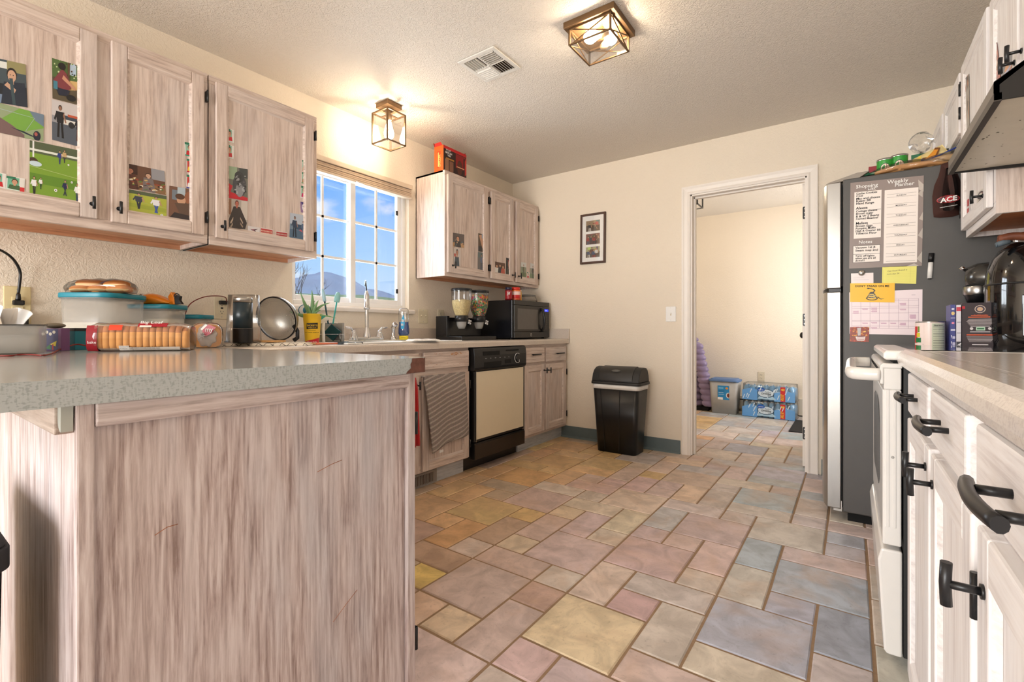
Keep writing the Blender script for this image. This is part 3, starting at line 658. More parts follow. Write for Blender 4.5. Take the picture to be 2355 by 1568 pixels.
# floor register in the toe kick
vt = thing('floor_register', 'small brown metal vent grille set in the toe kick under the sink cabinet', 'vent', (LFT.p(.563, 2.0, 0)))
mb = MB(); LFT.box(mb, .5615, .567, 1.83, 2.165, .006, .086); LFT.box(mb, .5672, .5695, 1.85, 2.135, .016, .072, 1)
for k in range(22): LFT.box(mb, .5690, .5725, 1.855 + k * .0128, 1.861 + k * .0128, .016, .072, 0)
mb.build('grille', [M.setdefault('ventb', plain('vent_grey', (150, 142, 134), .5)), M.setdefault('ventd', plain('vent_dark', (70, 44, 34), .8))], vt)

# ------------------------------------------------------------------ peninsula
PX, PYA, PYB = -1.013, .178, .863
pc = thing('peninsula_cabinet', 'large whitewashed peninsula cabinet with a broad brushed side panel facing the camera', 'peninsula cabinet', (-1.5, .52, 0))
mb = MB(); mb.box((-2.155, PYA + .003, .0005), (PX - .012, PYB - .003, .858)); mb.build('side_panel', [M['penZ']], pc)
MB().box((PX - .010, PYA, .0008), (PX + .004, PYA + .022, .859), 0).build('corner_post', ['penZ', 'penY'], pc, .003)
MB().box((PX - .010, PYB - .027, .0008), (PX + .004, PYB, .859), 0).build('corner_post', ['penZ', 'penY'], pc, .003)
mb = MB(); mb.prism([(PX - .010, PYA + .0225, .820), (PX + .002, PYA + .0225, .820), (PX + .010, PYA + .0225, .828), (PX + .010, PYA + .0225, .858), (PX - .010, PYA + .0225, .858)], (0, PYB - PYA - .050, 0)); mb.build('top_rail', 'penY', pc, .002)
mb = MB(); mb.box((-2.0, PYA - .020, .812), (PX - .022, PYA + .0028, .858)); mb.build('counter_brace', [M.setdefault('penX', wood('brushed_cross_wood', 'X', (190, 172, 160), (214, 200, 190), (150, 128, 116), coolamt=.2))], pc, .002)
mb = MB(); mb.prism([(PX - .022, PYA - .016, .858), (PX - .022, PYA - .016, .836)] + [(PX - .022 + .018 * (1 - math.cos(a)), PYA - .016, .836 - .018 * math.sin(a)) for a in [math.pi / 2 * k / 6 for k in range(1, 7)]] + [(PX - .002, PYA - .016, .858)], (0, .014, 0)); mb.build('brace_cap', M.setdefault('capgrey', plain('grey_end_cap', (186, 190, 182), .6)), pc)
# kitchen side of the peninsula: two doors with black hinges
PEN = type('S', (), {})()
class PS:
    Z = 'penZ'; Y = 'penX'
    def p(s, o, u, z): return V((u, PYB + o, z))
    def box(s, mb, o0, o1, u0, u1, z0, z1, mi=0): return mb.box(s.p(o0, u0, z0), s.p(o1, u1, z1), mi)
ps = PS()
for a, b in ((-1.55, -1.045), (-2.10, -1.59)):
    d = panel_door(ps, pc, .002, a, b, .12, .80)
for z in (.135, .72): MB().box((PX - .022, PYB + .001, z - .030), (PX - .002, PYB + .014, z + .030)).cyl((PX - .004, PYB + .010, z - .03), (PX - .004, PYB + .010, z + .03), .005, seg=8).build('hinge', 'black', pc)
# scratches on the big panel
mb = MB()
for path in ([(0, .282, .620), (0, .300, .628), (0, .316, .628)], [(0, .585, .655), (0, .62, .664), (0, .648, .668)], [(0, .625, .30), (0, .66, .325), (0, .69, .345)]):
    mb.tube([(PX - .0118, p[1], p[2]) for p in path], .0007, 4)
mb.build('scratches', 'flake', pc)

# ------------------------------------------------------------------ counters
def lam(name, c, spk, rough):
    m, nt, b = nodes(name); L = nt.links; tcn = N(nt, 'ShaderNodeTexCoord')
    a1 = N(nt, 'ShaderNodeTexNoise', Scale=420.0, Detail=2.0); a2 = N(nt, 'ShaderNodeMapping'); a2.inputs['Scale'].default_value = (1, .35, 1); L.new(tcn.outputs['Object'], a2.inputs[0]); L.new(a2.outputs[0], a1.inputs['Vector'])
    a3 = N(nt, 'ShaderNodeTexNoise', Scale=300.0, Detail=2.0); a4 = N(nt, 'ShaderNodeMapping'); a4.inputs['Scale'].default_value = (1, 1, .3); L.new(tcn.outputs['Object'], a4.inputs[0]); L.new(a4.outputs[0], a3.inputs['Vector'])
    ad = N(nt, 'ShaderNodeMath', operation='ADD'); L.new(a1.outputs['Fac'], ad.inputs[0]); L.new(a3.outputs['Fac'], ad.inputs[1])
    r = N(nt, 'ShaderNodeValToRGB'); L.new(ad.outputs[0], r.inputs[0]); r.color_ramp.elements[0].position = .82; r.color_ramp.elements[1].position = 1.18
    r.color_ramp.elements[0].color = lin([k - spk for k in c]); r.color_ramp.elements[1].color = lin([min(255, k + spk) for k in c])
    L.new(r.outputs[0], b.inputs['Base Color']); b.inputs['Roughness'].default_value = rough; return m
M['lamcool'] = lam('grey_linen_laminate', (184, 182, 178), 5, .12)  # peninsula laminate and edge cooled in colour for their shade and cool daylight
M['lamcooledge'] = lam('cool_shaded_linen_edge', (172, 179, 180), 12, .45)
M['lamwarm'] = lam('beige_laminate', (206, 194, 182), 6, .22)
M['lamR'] = lam('pale_laminate', (206, 196, 188), 6, .18)
CT = .900
ct = thing('peninsula_countertop', 'wide grey linen laminate peninsula countertop with a broken front corner', 'countertop', (-1.9, .38, CT - .04))
def outline(r):
    x0, x1, y0, y1 = XL + .001, -.983, -.12, .885
    p = [(x0, y0), (x1 - r, y0)] + [(x1 - r + r * math.sin(a), y0 + r - r * math.cos(a)) for a in [math.pi / 2 * k / 6 for k in range(1, 7)]]
    p += [(x1, y1 - r)] + [(x1 - r + r * math.cos(a), y1 - r + r * math.sin(a)) for a in [math.pi / 2 * k / 6 for k in range(1, 7)]] + [(x0, y1)]
    return p
oo = outline(.022)
mb = MB(); mb.face([mb.vert((x, y, CT)) for x, y in oo], 0); mb.face([mb.vert((x, y, CT - .04)) for x, y in oo][::-1], 1)
n = len(oo)
for k in range(n): a, b = oo[k], oo[(k + 1) % n]; mb.poly([(a[0], a[1], CT - .04), (b[0], b[1], CT - .04), (b[0], b[1], CT), (a[0], a[1], CT)], 1)
mb.build('slab', ['lamcool', 'lamcooledge'], ct, .0012)
# missing laminate: bare brown particle board at the far corner of the front edge
M['partb'] = plain('bare_particle_board', (112, 72, 60), .7, var=.3, vscale=60, bmp=.5, bscale=120)
mb = MB(); e = .0010; x1, y1, r = -.983, .885, .022
jag = [(.806, .8605), (.812, .867), (.823, .874), (.821, .884), (.826, .890), (.827, .8990)]
row = [(x1 + e, y1 - r)] + [(x1 - r + (r + e) * math.cos(a), y1 - r + (r + e) * math.sin(a)) for a in [math.pi / 2 * k / 6 for k in range(1, 7)]]
mb.poly([(x1 + e, y, z) for y, z in jag] + [(x1 + e, row[0][1], .8995), (x1 + e, row[0][1], .8605)][::1], 0)
for p, q in zip(row[:-1], row[1:]): mb.poly([(p[0], p[1], .8605), (q[0], q[1], .8605), (q[0], q[1], .8975), (p[0], p[1], .8995)], 0)
mb.build('broken_corner', 'partb', ct)
sc_ = thing('sink_countertop', 'beige laminate countertop with rolled front edge running under the sink window', 'countertop', (-2.45, 2.3, CT - .04))
XS = -2.145
SX0, SX1, SY0, SY1 = -2.69, -2.205, 1.50, 2.33          # sink cut-out
pr = [(XS, -.040), (XS, -.012), (XS - .004, -.004), (XS - .012, 0), (XS - .03, .0), (XS - .04, -.0), (XS - .04, -.04)]
mb = MB(); mb.prism([(x, .8865, CT + z) for x, z in pr], (0, YB - .0005 - .8865, 0))
mb.box((XL + .001, .8865, CT - .04), (SX0, YB - .0005, CT)); mb.box((SX1, .8865, CT - .04), (XS - .04, YB - .0005, CT)); mb.box((SX0, .8865, CT - .04), (SX1, SY0, CT)); mb.box((SX0, SY1, CT - .04), (SX1, YB - .0005, CT))
mb.build('slab', 'lamwarm', sc_)
mb = MB(); mb.box((XL + .0008, -.12, CT + .0002), (XL + .021, .885, .992)); mb.build('backsplash', 'lamwarm', ct, .004)
mb = MB(); mb.box((XL + .0008, .8862, CT), (XL + .021, YB - .0005, .992)); mb.box((XL + .0215, YB - .021, CT), (XS + .002, YB - .0008, .992)); mb.box((XS - .0015, YB - .024, .862), (XS + .002, YB - .0006, CT))
mb.build('backsplash', 'lamwarm', sc_, .004)
# sink
M['sinkw'] = plain('white_enamel_sink', (240, 238, 234), .15, var=.005)
sk = thing('kitchen_sink', 'white double bowl sink set into the beige counter below the window', 'sink', (-2.45, 1.915, CT))
mb = MB(); rm = .03
for a, b in (((SX0 - rm, SY0 - rm), (SX1 + rm, SY0 + .02)), ((SX0 - rm, SY1 - .02), (SX1 + rm, SY1 + rm)), ((SX0 - rm, SY0 + .02), (SX0 + .075, SY1 - .02)), ((SX1 - .02, SY0 + .02), (SX1 + rm, SY1 - .02)), ((SX0 + .075, 1.895), (SX1 - .02, 1.935))):
    mb.box((a[0], a[1], CT + .0005), (b[0], b[1], CT + .009))
mb.build('rim', 'sinkw', sk, .004)
mb = MB()
for ya, yb in ((SY0 + .02, 1.895), (1.935, SY1 - .02)):
    xa, xb, zb = SX0 + .075, SX1 - .02, CT - .17
    mb.poly([(xa, ya, zb), (xb, ya, zb), (xb, yb, zb), (xa, yb, zb)])
    for p, q in (((xa, ya), (xb, ya)), ((xb, ya), (xb, yb)), ((xb, yb), (xa, yb)), ((xa, yb), (xa, ya))): mb.poly([(p[0], p[1], zb), (q[0], q[1], zb), (q[0], q[1], CT + .001), (p[0], p[1], CT + .001)])
mb.build('bowl', 'sinkw', sk)

# ------------------------------------------------------------------ dishwasher
dw = thing('dishwasher', 'black and almond front dishwasher between the sink cabinet and drawers', 'dishwasher', (-2.35, 2.75, 0))
mb = MB(); mb.box((-2.74, 2.432, .10), (-2.19, 3.070, .858)); mb.box((-2.74, 2.36 + .072, .001), (-2.237, 3.070, .105)); mb.build('body', 'blackpl', dw)
mb = MB(); mb.box((-2.189, 2.452, .205), (-2.152, 3.062, .692)); mb.build('door_surround', 'blackpl', dw, .003)
mb = MB(); mb.box((-2.1518, 2.474, .222), (-2.149, 3.046, .688)); mb.build('door_panel', 'almond', dw, .001)
mb = MB(); mb.box((-2.1520, 2.469, .205), (-2.1478, 2.4738, .692)); mb.box((-2.1520, 3.0462, .205), (-2.1478, 3.050, .692)); mb.build('door_trim', 'steel', dw)
mb = MB(); pr = [(-2.189, .694), (-2.150, .694), (-2.138, .702), (-2.134, .72), (-2.134, .80), (-2.140, .845), (-2.152, .857), (-2.189, .857)]
mb.prism([(x, 2.437, z) for x, z in pr], (0, .630, 0)); cp = mb.build('control_panel', 'blackpl', dw, .003)
mb = MB(); mb.box((-2.1345, 2.53, .798), (-2.1335, 2.72, .828)); mb.box((-2.1345, 2.80, .822), (-2.1335, 2.96, .832)); mb.box((-2.1345, 2.54, .712), (-2.1335, 2.74, .752)); mb.box((-2.1345, 2.78, .73), (-2.1335, 2.86, .76)); mb.build('recessed_latch', 'gap', cp)
mb = MB(); mb.lathe([(.0385, 0), (.0385, .003), (.0355, .003), (.0355, 0)], (-2.1342, 2.945, .765), 28, 0, 'X'); mb.build('dial_ring', 'white', cp)
mb = MB(); mb.cyl((-2.134, 2.945, .765), (-2.118, 2.945, .765), .034, .031, 24); mb.box((-2.118, 2.944, .733), (-2.1172, 2.947, .752), 1); mb.build('dial', ['blackpl', 'winek'], cp)
mb = MB(); 
for k in range(6): mb.text('Norm Pots Rinse Light Cancel Start'.split()[k], (-2.1325, 2.55 + k * .055, .776 - .0 * k), (0, 1, 0), (0, 0, 1), .0075)
mb.text('VILLA', (-2.1325, 2.555, .700), (0, 1, 0), (0, 0, 1), .012) if False else None
mb.build('panel_lettering', 'winek', cp)
mb = MB(); mb.box((-2.1515, 2.457, .085), (-2.146, 3.062, .188)); mb.box((-2.189, 2.457, .085), (-2.1515, 3.062, .198), 1); mb.build('lower_panel', [M.setdefault('brownb', plain('brown_black_panel', (38, 28, 22), .35)), 'blackpl'], dw, .002)

# ------------------------------------------------------------------ right-hand run
RF = XR - .080                                             # face frame distance from the wall
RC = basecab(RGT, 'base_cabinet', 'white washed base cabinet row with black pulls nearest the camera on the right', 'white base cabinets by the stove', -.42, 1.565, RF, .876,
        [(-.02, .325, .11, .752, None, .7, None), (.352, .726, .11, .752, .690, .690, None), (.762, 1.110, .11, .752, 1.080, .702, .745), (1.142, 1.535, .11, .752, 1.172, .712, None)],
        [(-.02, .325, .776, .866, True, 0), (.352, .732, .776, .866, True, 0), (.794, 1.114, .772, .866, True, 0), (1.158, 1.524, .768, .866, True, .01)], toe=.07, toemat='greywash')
CR = .918
rc = thing('side_countertop', 'pale laminate countertop with rolled edge on the right beside the stove', 'countertop', (.35, .6, CR - .04))
xf = .052
pr = [(xf, -.040), (xf - .002, -.03), (xf, -.016), (xf + .006, -.006), (xf + .016, 0), (xf + .045, 0), (xf + .06, -.004), (xf + .07, -.004), (xf + .07, -.04)]
mb = MB(); mb.prism([(x, -.45, CR + z) for x, z in pr], (0, 2.15, 0)); mb.box((xf + .07, -.45, CR - .04), (XR - .001, 1.70, CR - .004)); mb.box((XR - .021, -.45, CR - .004), (XR - .001, 1.70, CR + .09))
mb.build('slab', 'lamR', rc, .001)
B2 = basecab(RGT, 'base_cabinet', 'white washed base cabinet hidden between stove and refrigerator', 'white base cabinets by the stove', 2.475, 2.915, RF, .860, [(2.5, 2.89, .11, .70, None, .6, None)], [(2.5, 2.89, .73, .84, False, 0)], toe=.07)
r2 = thing('corner_countertop', 'short pale countertop between the stove and the refrigerator', 'countertop', (.35, 2.69, CT - .04))
mb = MB(); mb.box((.07, 2.468, CT - .04), (XR - .001, 2.922, CT)); mb.box((XR - .021, 2.468, CT), (XR - .001, 2.922, .99)); mb.build('slab', 'lamR', r2, .004)

# upper cabinets on the right wall
G3 = 'white upper cabinets on the right wall'
D = XR - .36
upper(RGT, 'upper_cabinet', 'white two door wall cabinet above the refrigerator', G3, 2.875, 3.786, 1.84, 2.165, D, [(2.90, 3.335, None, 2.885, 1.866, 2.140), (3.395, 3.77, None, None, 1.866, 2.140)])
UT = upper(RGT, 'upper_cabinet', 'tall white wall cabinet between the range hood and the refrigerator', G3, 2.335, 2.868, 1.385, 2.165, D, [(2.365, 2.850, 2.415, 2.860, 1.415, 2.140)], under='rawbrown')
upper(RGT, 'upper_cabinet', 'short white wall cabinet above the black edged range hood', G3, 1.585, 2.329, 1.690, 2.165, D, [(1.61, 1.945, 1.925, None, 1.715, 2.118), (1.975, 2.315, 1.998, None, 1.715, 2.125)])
# its near side shows the plain wood tone
mb = MB(); mb.box((XR - D + .019, 2.3335, 1.386), (XR - .002, 2.3348, 2.164)); mb.box((XR - D, 2.3325, 1.386), (XR - D + .030, 2.3348, 1.688), 1); mb.build('end_panel', ['woodZ', 'woodZ'], UT)

# ------------------------------------------------------------------ refrigerator
fr_ = thing('refrigerator', 'stainless front refrigerator with grey side covered in notes and lists', 'refrigerator', (.29, 3.3, 0))
FY = 2.930
mb = MB(); mb.box((-.090, FY, .045), (.640, 3.68, 1.745)); mb.build('cabinet_body', 'fridge', fr_, .006)
mb = MB(); mb.box((-.07, FY + .02, .0), (.62, 3.66, .044)); mb.cyl((-.04, FY + .04, 0), (-.04, FY + .04, .03), .02, seg=12); mb.build('base', 'gap', fr_)
def fdoor(z0, z1, nm):
    mb = MB(); pts = []
    n = 16
    for k in range(n + 1):
        t = k / n; y = FY - .001 + (3.681 - FY + .001) * t; bulge = .030 * math.sin(math.pi * t) ** .6
        pts.append((-.160 - bulge, y, z0))
    pts = [(-.098, FY - .001, z0)] + [(-.158, FY - .001, z0)] + pts[1:-1] + [(-.158, 3.681, z0), (-.098, 3.681, z0)]
    mb.prism(pts, (0, 0, z1 - z0), 0, False); d = mb.build(nm, 'steel', fr_, .004)
    mb = MB(); mb.box((-.099, FY + .004, z0 + .01), (-.0905, 3.676, z1 - .01)); mb.build('door_gasket', 'gap', d)
    return d
d1 = fdoor(1.190, 1.735, 'freezer_door'); d2 = fdoor(.058, 1.172, 'fridge_door')
for dd, za, zb in ((d1, 1.22, 1.62), (d2, .60, 1.14)):
    mb = MB(); mb.tube(bez((-.166, FY + .70, za), (-.205, FY + .70, za + .02), (-.205, FY + .70, zb - .02), (-.166, FY + .70, zb), 16), .009, 10); mb.build('handle', 'steel', dd)
mb = MB(); mb.box((-.150, FY + .002, 1.173), (-.098, FY + .03, 1.189)); mb.box((-.13, FY + .001, .046), (-.094, FY + .012, .058), 1); mb.box((-.098, FY - .0005, .046), (-.094, FY + .012, .10), 1); mb.build('hinge', ['blackpl', 'nickel'], fr_)
mb = MB(); mb.prism([(-.165, FY + .02, 1.7355), (-.02, FY + .01, 1.746), (.02, FY + .01, 1.772), (-.03, FY + .01, 1.772), (-.15, FY + .02, 1.745)], (0, .05, 0)); mb.build('hinge_cover', M.setdefault('hingec', plain('grey_hinge_cover', (150, 140, 128), .5)), fr_, .002)

# ------------------------------------------------------------------ stove (its front sits slightly askew)
SY = 1.735
st = thing('stove', 'white electric stove with curved white handle and black glass cooktop', 'stove', (.34, 2.1, 0))
SE = 2.462
mb = MB(); mb.box((.066, SY + .004, .03), (XR - .005, SE, .868)); mb.build('body', M.setdefault('stoveside', plain('stove_side_dark', (30, 30, 30), .5)), st, .003)
mb = MB(); mb.prism([(.021, SY, .892), (.021, SY, .905), (.028, SY, .914), (XR - .01, SY, .914), (XR - .01, SY, .886), (.026, SY, .886)], (0, SE - SY, 0)); ck = mb.build('cooktop_frame', 'enamel', st, .005, 3)
mb = MB(); mb.box((.085, SY + .035, .9142), (XR - .07, SE - .035, .9158)); mb.build('glass_top', M.setdefault('bglass', plain('black_glass', (26, 26, 28), .06, coat=.6)), ck)
mb = MB(); mb.box((XR - .065, SY + .01, .914), (XR - .012, SE - .01, 1.06)); mb.build('backguard', 'enamel', st, .006)
mb = MB(); mb.box((.045, SY + .02, .868), (.3, SE - .02, .886)); mb.build('vent_gap', 'gap', st)
mb = MB(); mb.box((.019, SY + .001, .348), (.062, SE - .002, .800)); dr_ = mb.build('oven_door', 'enamel', st, .004)
mb = MB(); mb.prism([(.013, SY, .815), (.013, SY, .868), (.020, SY, .876), (.064, SY, .876), (.064, SY, .862), (.022, SY + .0, .862), (.022, SY, .815)], (0, SE - SY, 0)); mb.box((.022, SY + .002, .80), (.062, SE - .002, .862))
mb.build('door_top_cap', 'enamel', dr_, .003)
mb = MB()
for k in range(14): mb.box((.0122, SY + .055 + k * .047, .846), (.0135, SY + .075 + k * .047, .858))
mb.build('vent_slots', 'gap', dr_)
mb = MB(); wn_ = [(SY + .16 + .42 * t, z) for t, z in ((0, .50), (0, .68), (.12, .735), (.3, .75), (.7, .75), (.88, .735), (1, .68), (1, .50), (.88, .47), (.12, .47))]
mb.prism([(.0185, y, z) for y, z in wn_], (-.0012, 0, 0)); mb.build('oven_window', M.setdefault('ovw', plain('smoked_glass', (70, 70, 70), .15)), dr_)
mb = MB()
for z0_ in (.40, ): mb.box((.026, SY - .0012, .40), (.034, SY + .001, .80)); mb.box((.043, SY - .0012, .40), (.050, SY + .001, .80))
mb.cyl((.042, SY + .001, .605), (.042, SY - .002, .605), .004, seg=10, mi=1); mb.build('side_ribs', ['enamel', 'steel'], dr_, .001)
mb = MB(); hp = [(.014, SY + .010, .842)] + [tuple(p) for p in bez((.006, SY + .010, .842), (-.052, SY + .015, .842), (-.056, SY + .03, .842), (-.056, SY + .10, .842), 10)] + [(-.056, SE - .10, .842)] + [tuple(p) for p in bez((-.056, SE - .10, .842), (-.056, SE - .03, .842), (-.052, SE - .015, .842), (.006, SE - .010, .842), 10)]
mb.tube(hp, .016, 14, flat=1.2); mb.build('handle', 'enamel', dr_)
mb = MB(); mb.prism([(.016, SY, .335), (.008, SY, .30), (.022, SY, .040), (.028, SY, .030), (.064, SY, .030), (.064, SY, .335)], (0, SE - SY, 0)); mb.build('storage_drawer', 'enamel', st, .006, 3)
mb = MB()
for a, b in ((.1, SY + .06), (.1, SE - .06), (.55, SY + .06), (.55, SE - .06)): mb.cyl((a, b, .0), (a, b, .031), .018, seg=10)
mb.build('foot', 'gap', st)

# ------------------------------------------------------------------ range hood
hd = thing('range_hood', 'dark grey range hood with grease spotted white underside above the stove', 'range hood', (.45, 1.98, 1.55))
HX, H0, H1 = .2336, 1.640, 2.322
M['hoodf'] = plain('hood_grey_face', (118, 110, 102), .4, var=.03)
mb = MB(); mb.prism([(HX, H0, 1.553), (HX, H0, 1.590), (.37, H0, 1.689), (XR - .002, H0, 1.689), (XR - .002, H0, 1.53), (XR - .012, H0, 1.53), (.36, H0, 1.676), (HX + .010, H0, 1.582), (HX + .010, H0, 1.553)], (0, H1 - H0, 0), 0)
mb.build('shell', 'hoodf', hd)
mb = MB(); mb.prism([(HX - .0008, H0, 1.542), (HX - .0008, H0, 1.562), (HX + .014, H0, 1.562), (HX + .014, H0, 1.542)], (0, H1 - H0, 0)); mb.build('lower_lip', M.setdefault('hoodd', plain('hood_dark_edge', (58, 52, 48), .4)), hd)
for y in (H0, H1 - .006): MB().prism([(HX, y, 1.545), (HX, y, 1.592), (.37, y, 1.689), (XR - .004, y, 1.689), (XR - .004, y, 1.520)], (0, .006, 0)).build('end_cap', 'blackpl', hd)
M['hoodw'] = plain('hood_white_underside', (228, 222, 208), .35, var=.03)
mb = MB(); mb.prism([(HX + .014, H0 + .006, 1.549), (.40, H0 + .006, 1.546), (XR - .02, H0 + .006, 1.530), (XR - .02, H0 + .006, 1.536), (.40, H0 + .006, 1.552), (HX + .014, H0 + .006, 1.555)], (0, H1 - H0 - .012, 0)); up_ = mb.build('underside', 'hoodw', hd)
mb = MB(); rr = random.Random(9)
def uz(x): return 1.549 - .003 * (x - HX - .014) / (.4 - HX - .014) if x < .4 else 1.546 - .016 * (x - .4) / (XR - .42)
for k in range(90):
    x, y = rr.uniform(.26, .62), rr.uniform(1.72, 2.29); r = rr.uniform(.0012, .0032); z = uz(x) - .0006
    mb.poly([(x + r * math.cos(t) * rr.uniform(.6, 1.5), y + r * math.sin(t), z) for t in [2 * math.pi * j / 7 for j in range(7)]][::-1], 0)
for k in range(70):
    a = rr.gauss(0, 1); x, y = .46 + .05 * a + rr.uniform(-.02, .02), 2.02 + .03 * rr.gauss(0, 1) - .02 * a; r = rr.uniform(.003, .010); z = uz(x) - .0009
    mb.poly([(x + r * math.cos(t) * rr.uniform(.5, 1.4), y + r * math.sin(t) * rr.uniform(.5, 1.2), z) for t in [2 * math.pi * j / 9 for j in range(9)]][::-1], 1)
mb.build('grease_spots', [M.setdefault('spot', plain('dark_grease', (84, 66, 42), .5)), M.setdefault('spot2', plain('yellow_grease', (158, 116, 52), .5))], up_)

# ------------------------------------------------------------------ ceiling lights, vent, plates, framed photos
M['bulb'] = plain('lit_bulb', (255, 240, 215), .3, emit=(255, 234, 204), es=130.0)
M['lampglass'] = clear('lamp_glass', (255, 255, 255), .02, .02, .25)
M['sock'] = plain('lamp_socket', (178, 150, 118), .4, .5)
LM = 'oiled bronze and glass ceiling lights'
lt = thing('ceiling_light', 'wide square bronze ceiling light with crossed bars, glass panes and two lit bulbs', 'ceiling light', (-1.035, 2.065, ZC - .105), group=None)
mb = MB(); mb.box((-1.163, 1.938, ZC - .030), (-.907, 2.192, ZC - .0005)); mb.build('ceiling_pan', 'bronze', lt, .002)
cx0, cx1, cy0, cy1, cz0, cz1 = -1.140, -.932, 1.958, 2.168, ZC - .108, ZC - .030
mb = MB(); w = .0045
for x in (cx0, cx1):
    for y in (cy0, cy1): mb.box((x - w, y - w, cz0), (x + w, y + w, cz1))
for z in (cz0, cz1 - .008):
    h = .006 if z == cz0 else .010
    mb.box((cx0, cy0 - w, z), (cx1, cy0 + w, z + h)); mb.box((cx0, cy1 - w, z), (cx1, cy1 + w, z + h)); mb.box((cx0 - w, cy0, z), (cx0 + w, cy1, z + h)); mb.box((cx1 - w, cy0, z), (cx1 + w, cy1, z + h))
mb.build('frame', 'bronze', lt, .001)
for y in (cy0, cy1): MB().tube([(cx0, y, cz0), (cx1, y, cz1)], .0035, 4).tube([(cx0, y, cz1), (cx1, y, cz0)], .0035, 4).build('crossed_bars', 'bronze', lt)
for x in (cx0, cx1): MB().tube([(x, cy0, cz0), (x, cy1, cz1)], .0035, 4).tube([(x, cy0, cz1), (x, cy1, cz0)], .0035, 4).build('crossed_bars', 'bronze', lt)
for a, b in (((cx0, cy0 + .006, cz0), (cx1, cy0 + .008, cz1)), ((cx0, cy1 - .008, cz0), (cx1, cy1 - .006, cz1)), ((cx0 + .006, cy0, cz0), (cx0 + .008, cy1, cz1)), ((cx1 - .008, cy0, cz0), (cx1 - .006, cy1, cz1)), ((cx0, cy0, cz0 + .002), (cx1, cy1, cz0 + .004))): MB().box(a, b).build('glass_pane', 'lampglass', lt)
def bulb(parent, base, d, L=.105, R=.031, mat='bulb'):
    base, d = V(base), V(d).normalized(); q = d.to_track_quat('Z', 'Y').to_matrix().to_4x4()
    mb = MB(); mb.T = Matrix.Translation(base) @ q
    mb.lathe([(.0175, -.012), (.0185, .022), (.013, .024)], seg=16, mi=0, caps=True); mb.build('socket', 'sock', parent)
    mb = MB(); mb.T = Matrix.Translation(base) @ q; n = 12
    pr = [(.013, .022), (.015, .032), (.019, .042)] + [(R * math.sin(a), L - R - R * math.cos(a) * 1.0) for a in [math.pi * (.30 + .69 * k / n) for k in range(n + 1)]]
    mb.lathe(pr, seg=20, mi=0, caps=True); return mb.build('bulb', mat, parent)
bulb(lt, (-.985, 2.03, ZC - .068), (-1, -.45, -.12)); bulb(lt, (-1.035, 2.115, ZC - .068), (.9, -.75, -.10))
MB().box((-1.06, 2.03, ZC - .050), (-1.0, 2.10, ZC - .030)).build('socket_bracket', 'bronze', lt, .002)

l2 = thing('ceiling_light', 'narrow bronze lantern ceiling light with one lit bulb above the sink', 'ceiling light', (-2.475, 1.988, ZC - .265))
px, py = -2.475, 1.988
MB().box((px - .058, py - .058, ZC - .030), (px + .058, py + .058, ZC - .0005)).build('ceiling_pan', 'bronze', l2, .002)
MB().cyl((px, py, ZC - .030), (px, py, ZC - .066), .022, seg=16).build('stem', 'bronze', l2)
mb = MB(); a, z0, z1, w = .072, ZC - .265, ZC - .062, .0050
for sx in (-1, 1):
    for sy in (-1, 1): mb.box((px + sx * a - w, py + sy * a - w, z0), (px + sx * a + w, py + sy * a + w, z1))
for z in (z0, z1 - .008):
    for s_ in (-1, 1): mb.box((px - a, py + s_ * a - w, z), (px + a, py + s_ * a + w, z + .008)); mb.box((px + s_ * a - w, py - a, z), (px + s_ * a + w, py + a, z + .008))
mb.box((px - .008, py - a, z1 - .006), (px + .008, py + a, z1)); mb.box((px - a, py - .008, z1 - .006), (px + a, py + .008, z1)); mb.cyl((px + a - .012, py - a + .012, z0), (px + a - .012, py - a + .012, z0 + .022), .003, seg=8)
mb.build('frame', 'bronze', l2, .001)
for s_ in (-1, 1):
    MB().box((px - a, py + s_ * (a - .006), z0 + .008), (px + a, py + s_ * (a - .008), z1 - .008)).build('glass_pane', 'lampglass', l2)
    MB().box((px + s_ * (a - .006), py - a, z0 + .008), (px + s_ * (a - .008), py + a, z1 - .008)).build('glass_pane', 'lampglass', l2)
mb = MB(); mb.T = Matrix.Translation((px, py, ZC - .078)); mb.lathe([(.018, .012), (.0185, -.025), (.014, -.028)], seg=16, caps=True); mb.build('socket', 'sock', l2)
mb = MB(); mb.T = Matrix.Translation((px, py, ZC - .104)); mb.lathe([(.012, .002), (.014, -.015), (.024, -.05), (.030, -.075), (.031, -.09), (.026, -.108), (.014, -.12), (.002, -.125)], seg=20, caps=True); mb.build('bulb', 'bulb', l2)

l3 = thing('ceiling_light', 'black framed glass ceiling light in the laundry room beyond the doorway', 'ceiling light', (-1.41, 5.0, ZC - .19))
MB().box((-1.49, 4.92, ZC - .02), (-1.33, 5.08, ZC - .0005)).build('ceiling_pan', 'black', l3, .002)
mb = MB(); a, z0, z1, w = .105, ZC - .19, ZC - .075, .006; px, py = -1.41, 5.0
for sx in (-1, 1):
    for sy in (-1, 1): mb.box((px + sx * a - w, py + sy * a - w, z0), (px + sx * a + w, py + sy * a + w, z1))
for z in (z0, z1 - .01):
    for s_ in (-1, 1): mb.box((px - a, py + s_ * a - w, z), (px + a, py + s_ * a + w, z + .01)); mb.box((px + s_ * a - w, py - a, z), (px + s_ * a + w, py + a, z + .01))
mb.tube([(px - a, py - a, z1), (px + a, py - a, z0)], .007, 4); mb.box((px - .01, py - a, z1 - .008), (px + .01, py + a, z1)); mb.cyl((px, py, z1), (px, py, ZC - .02), .01, seg=8)
mb.build('frame', 'black', l3)
bulb(l3, (px + .03, py, ZC - .10), (-1, 0, -.2))
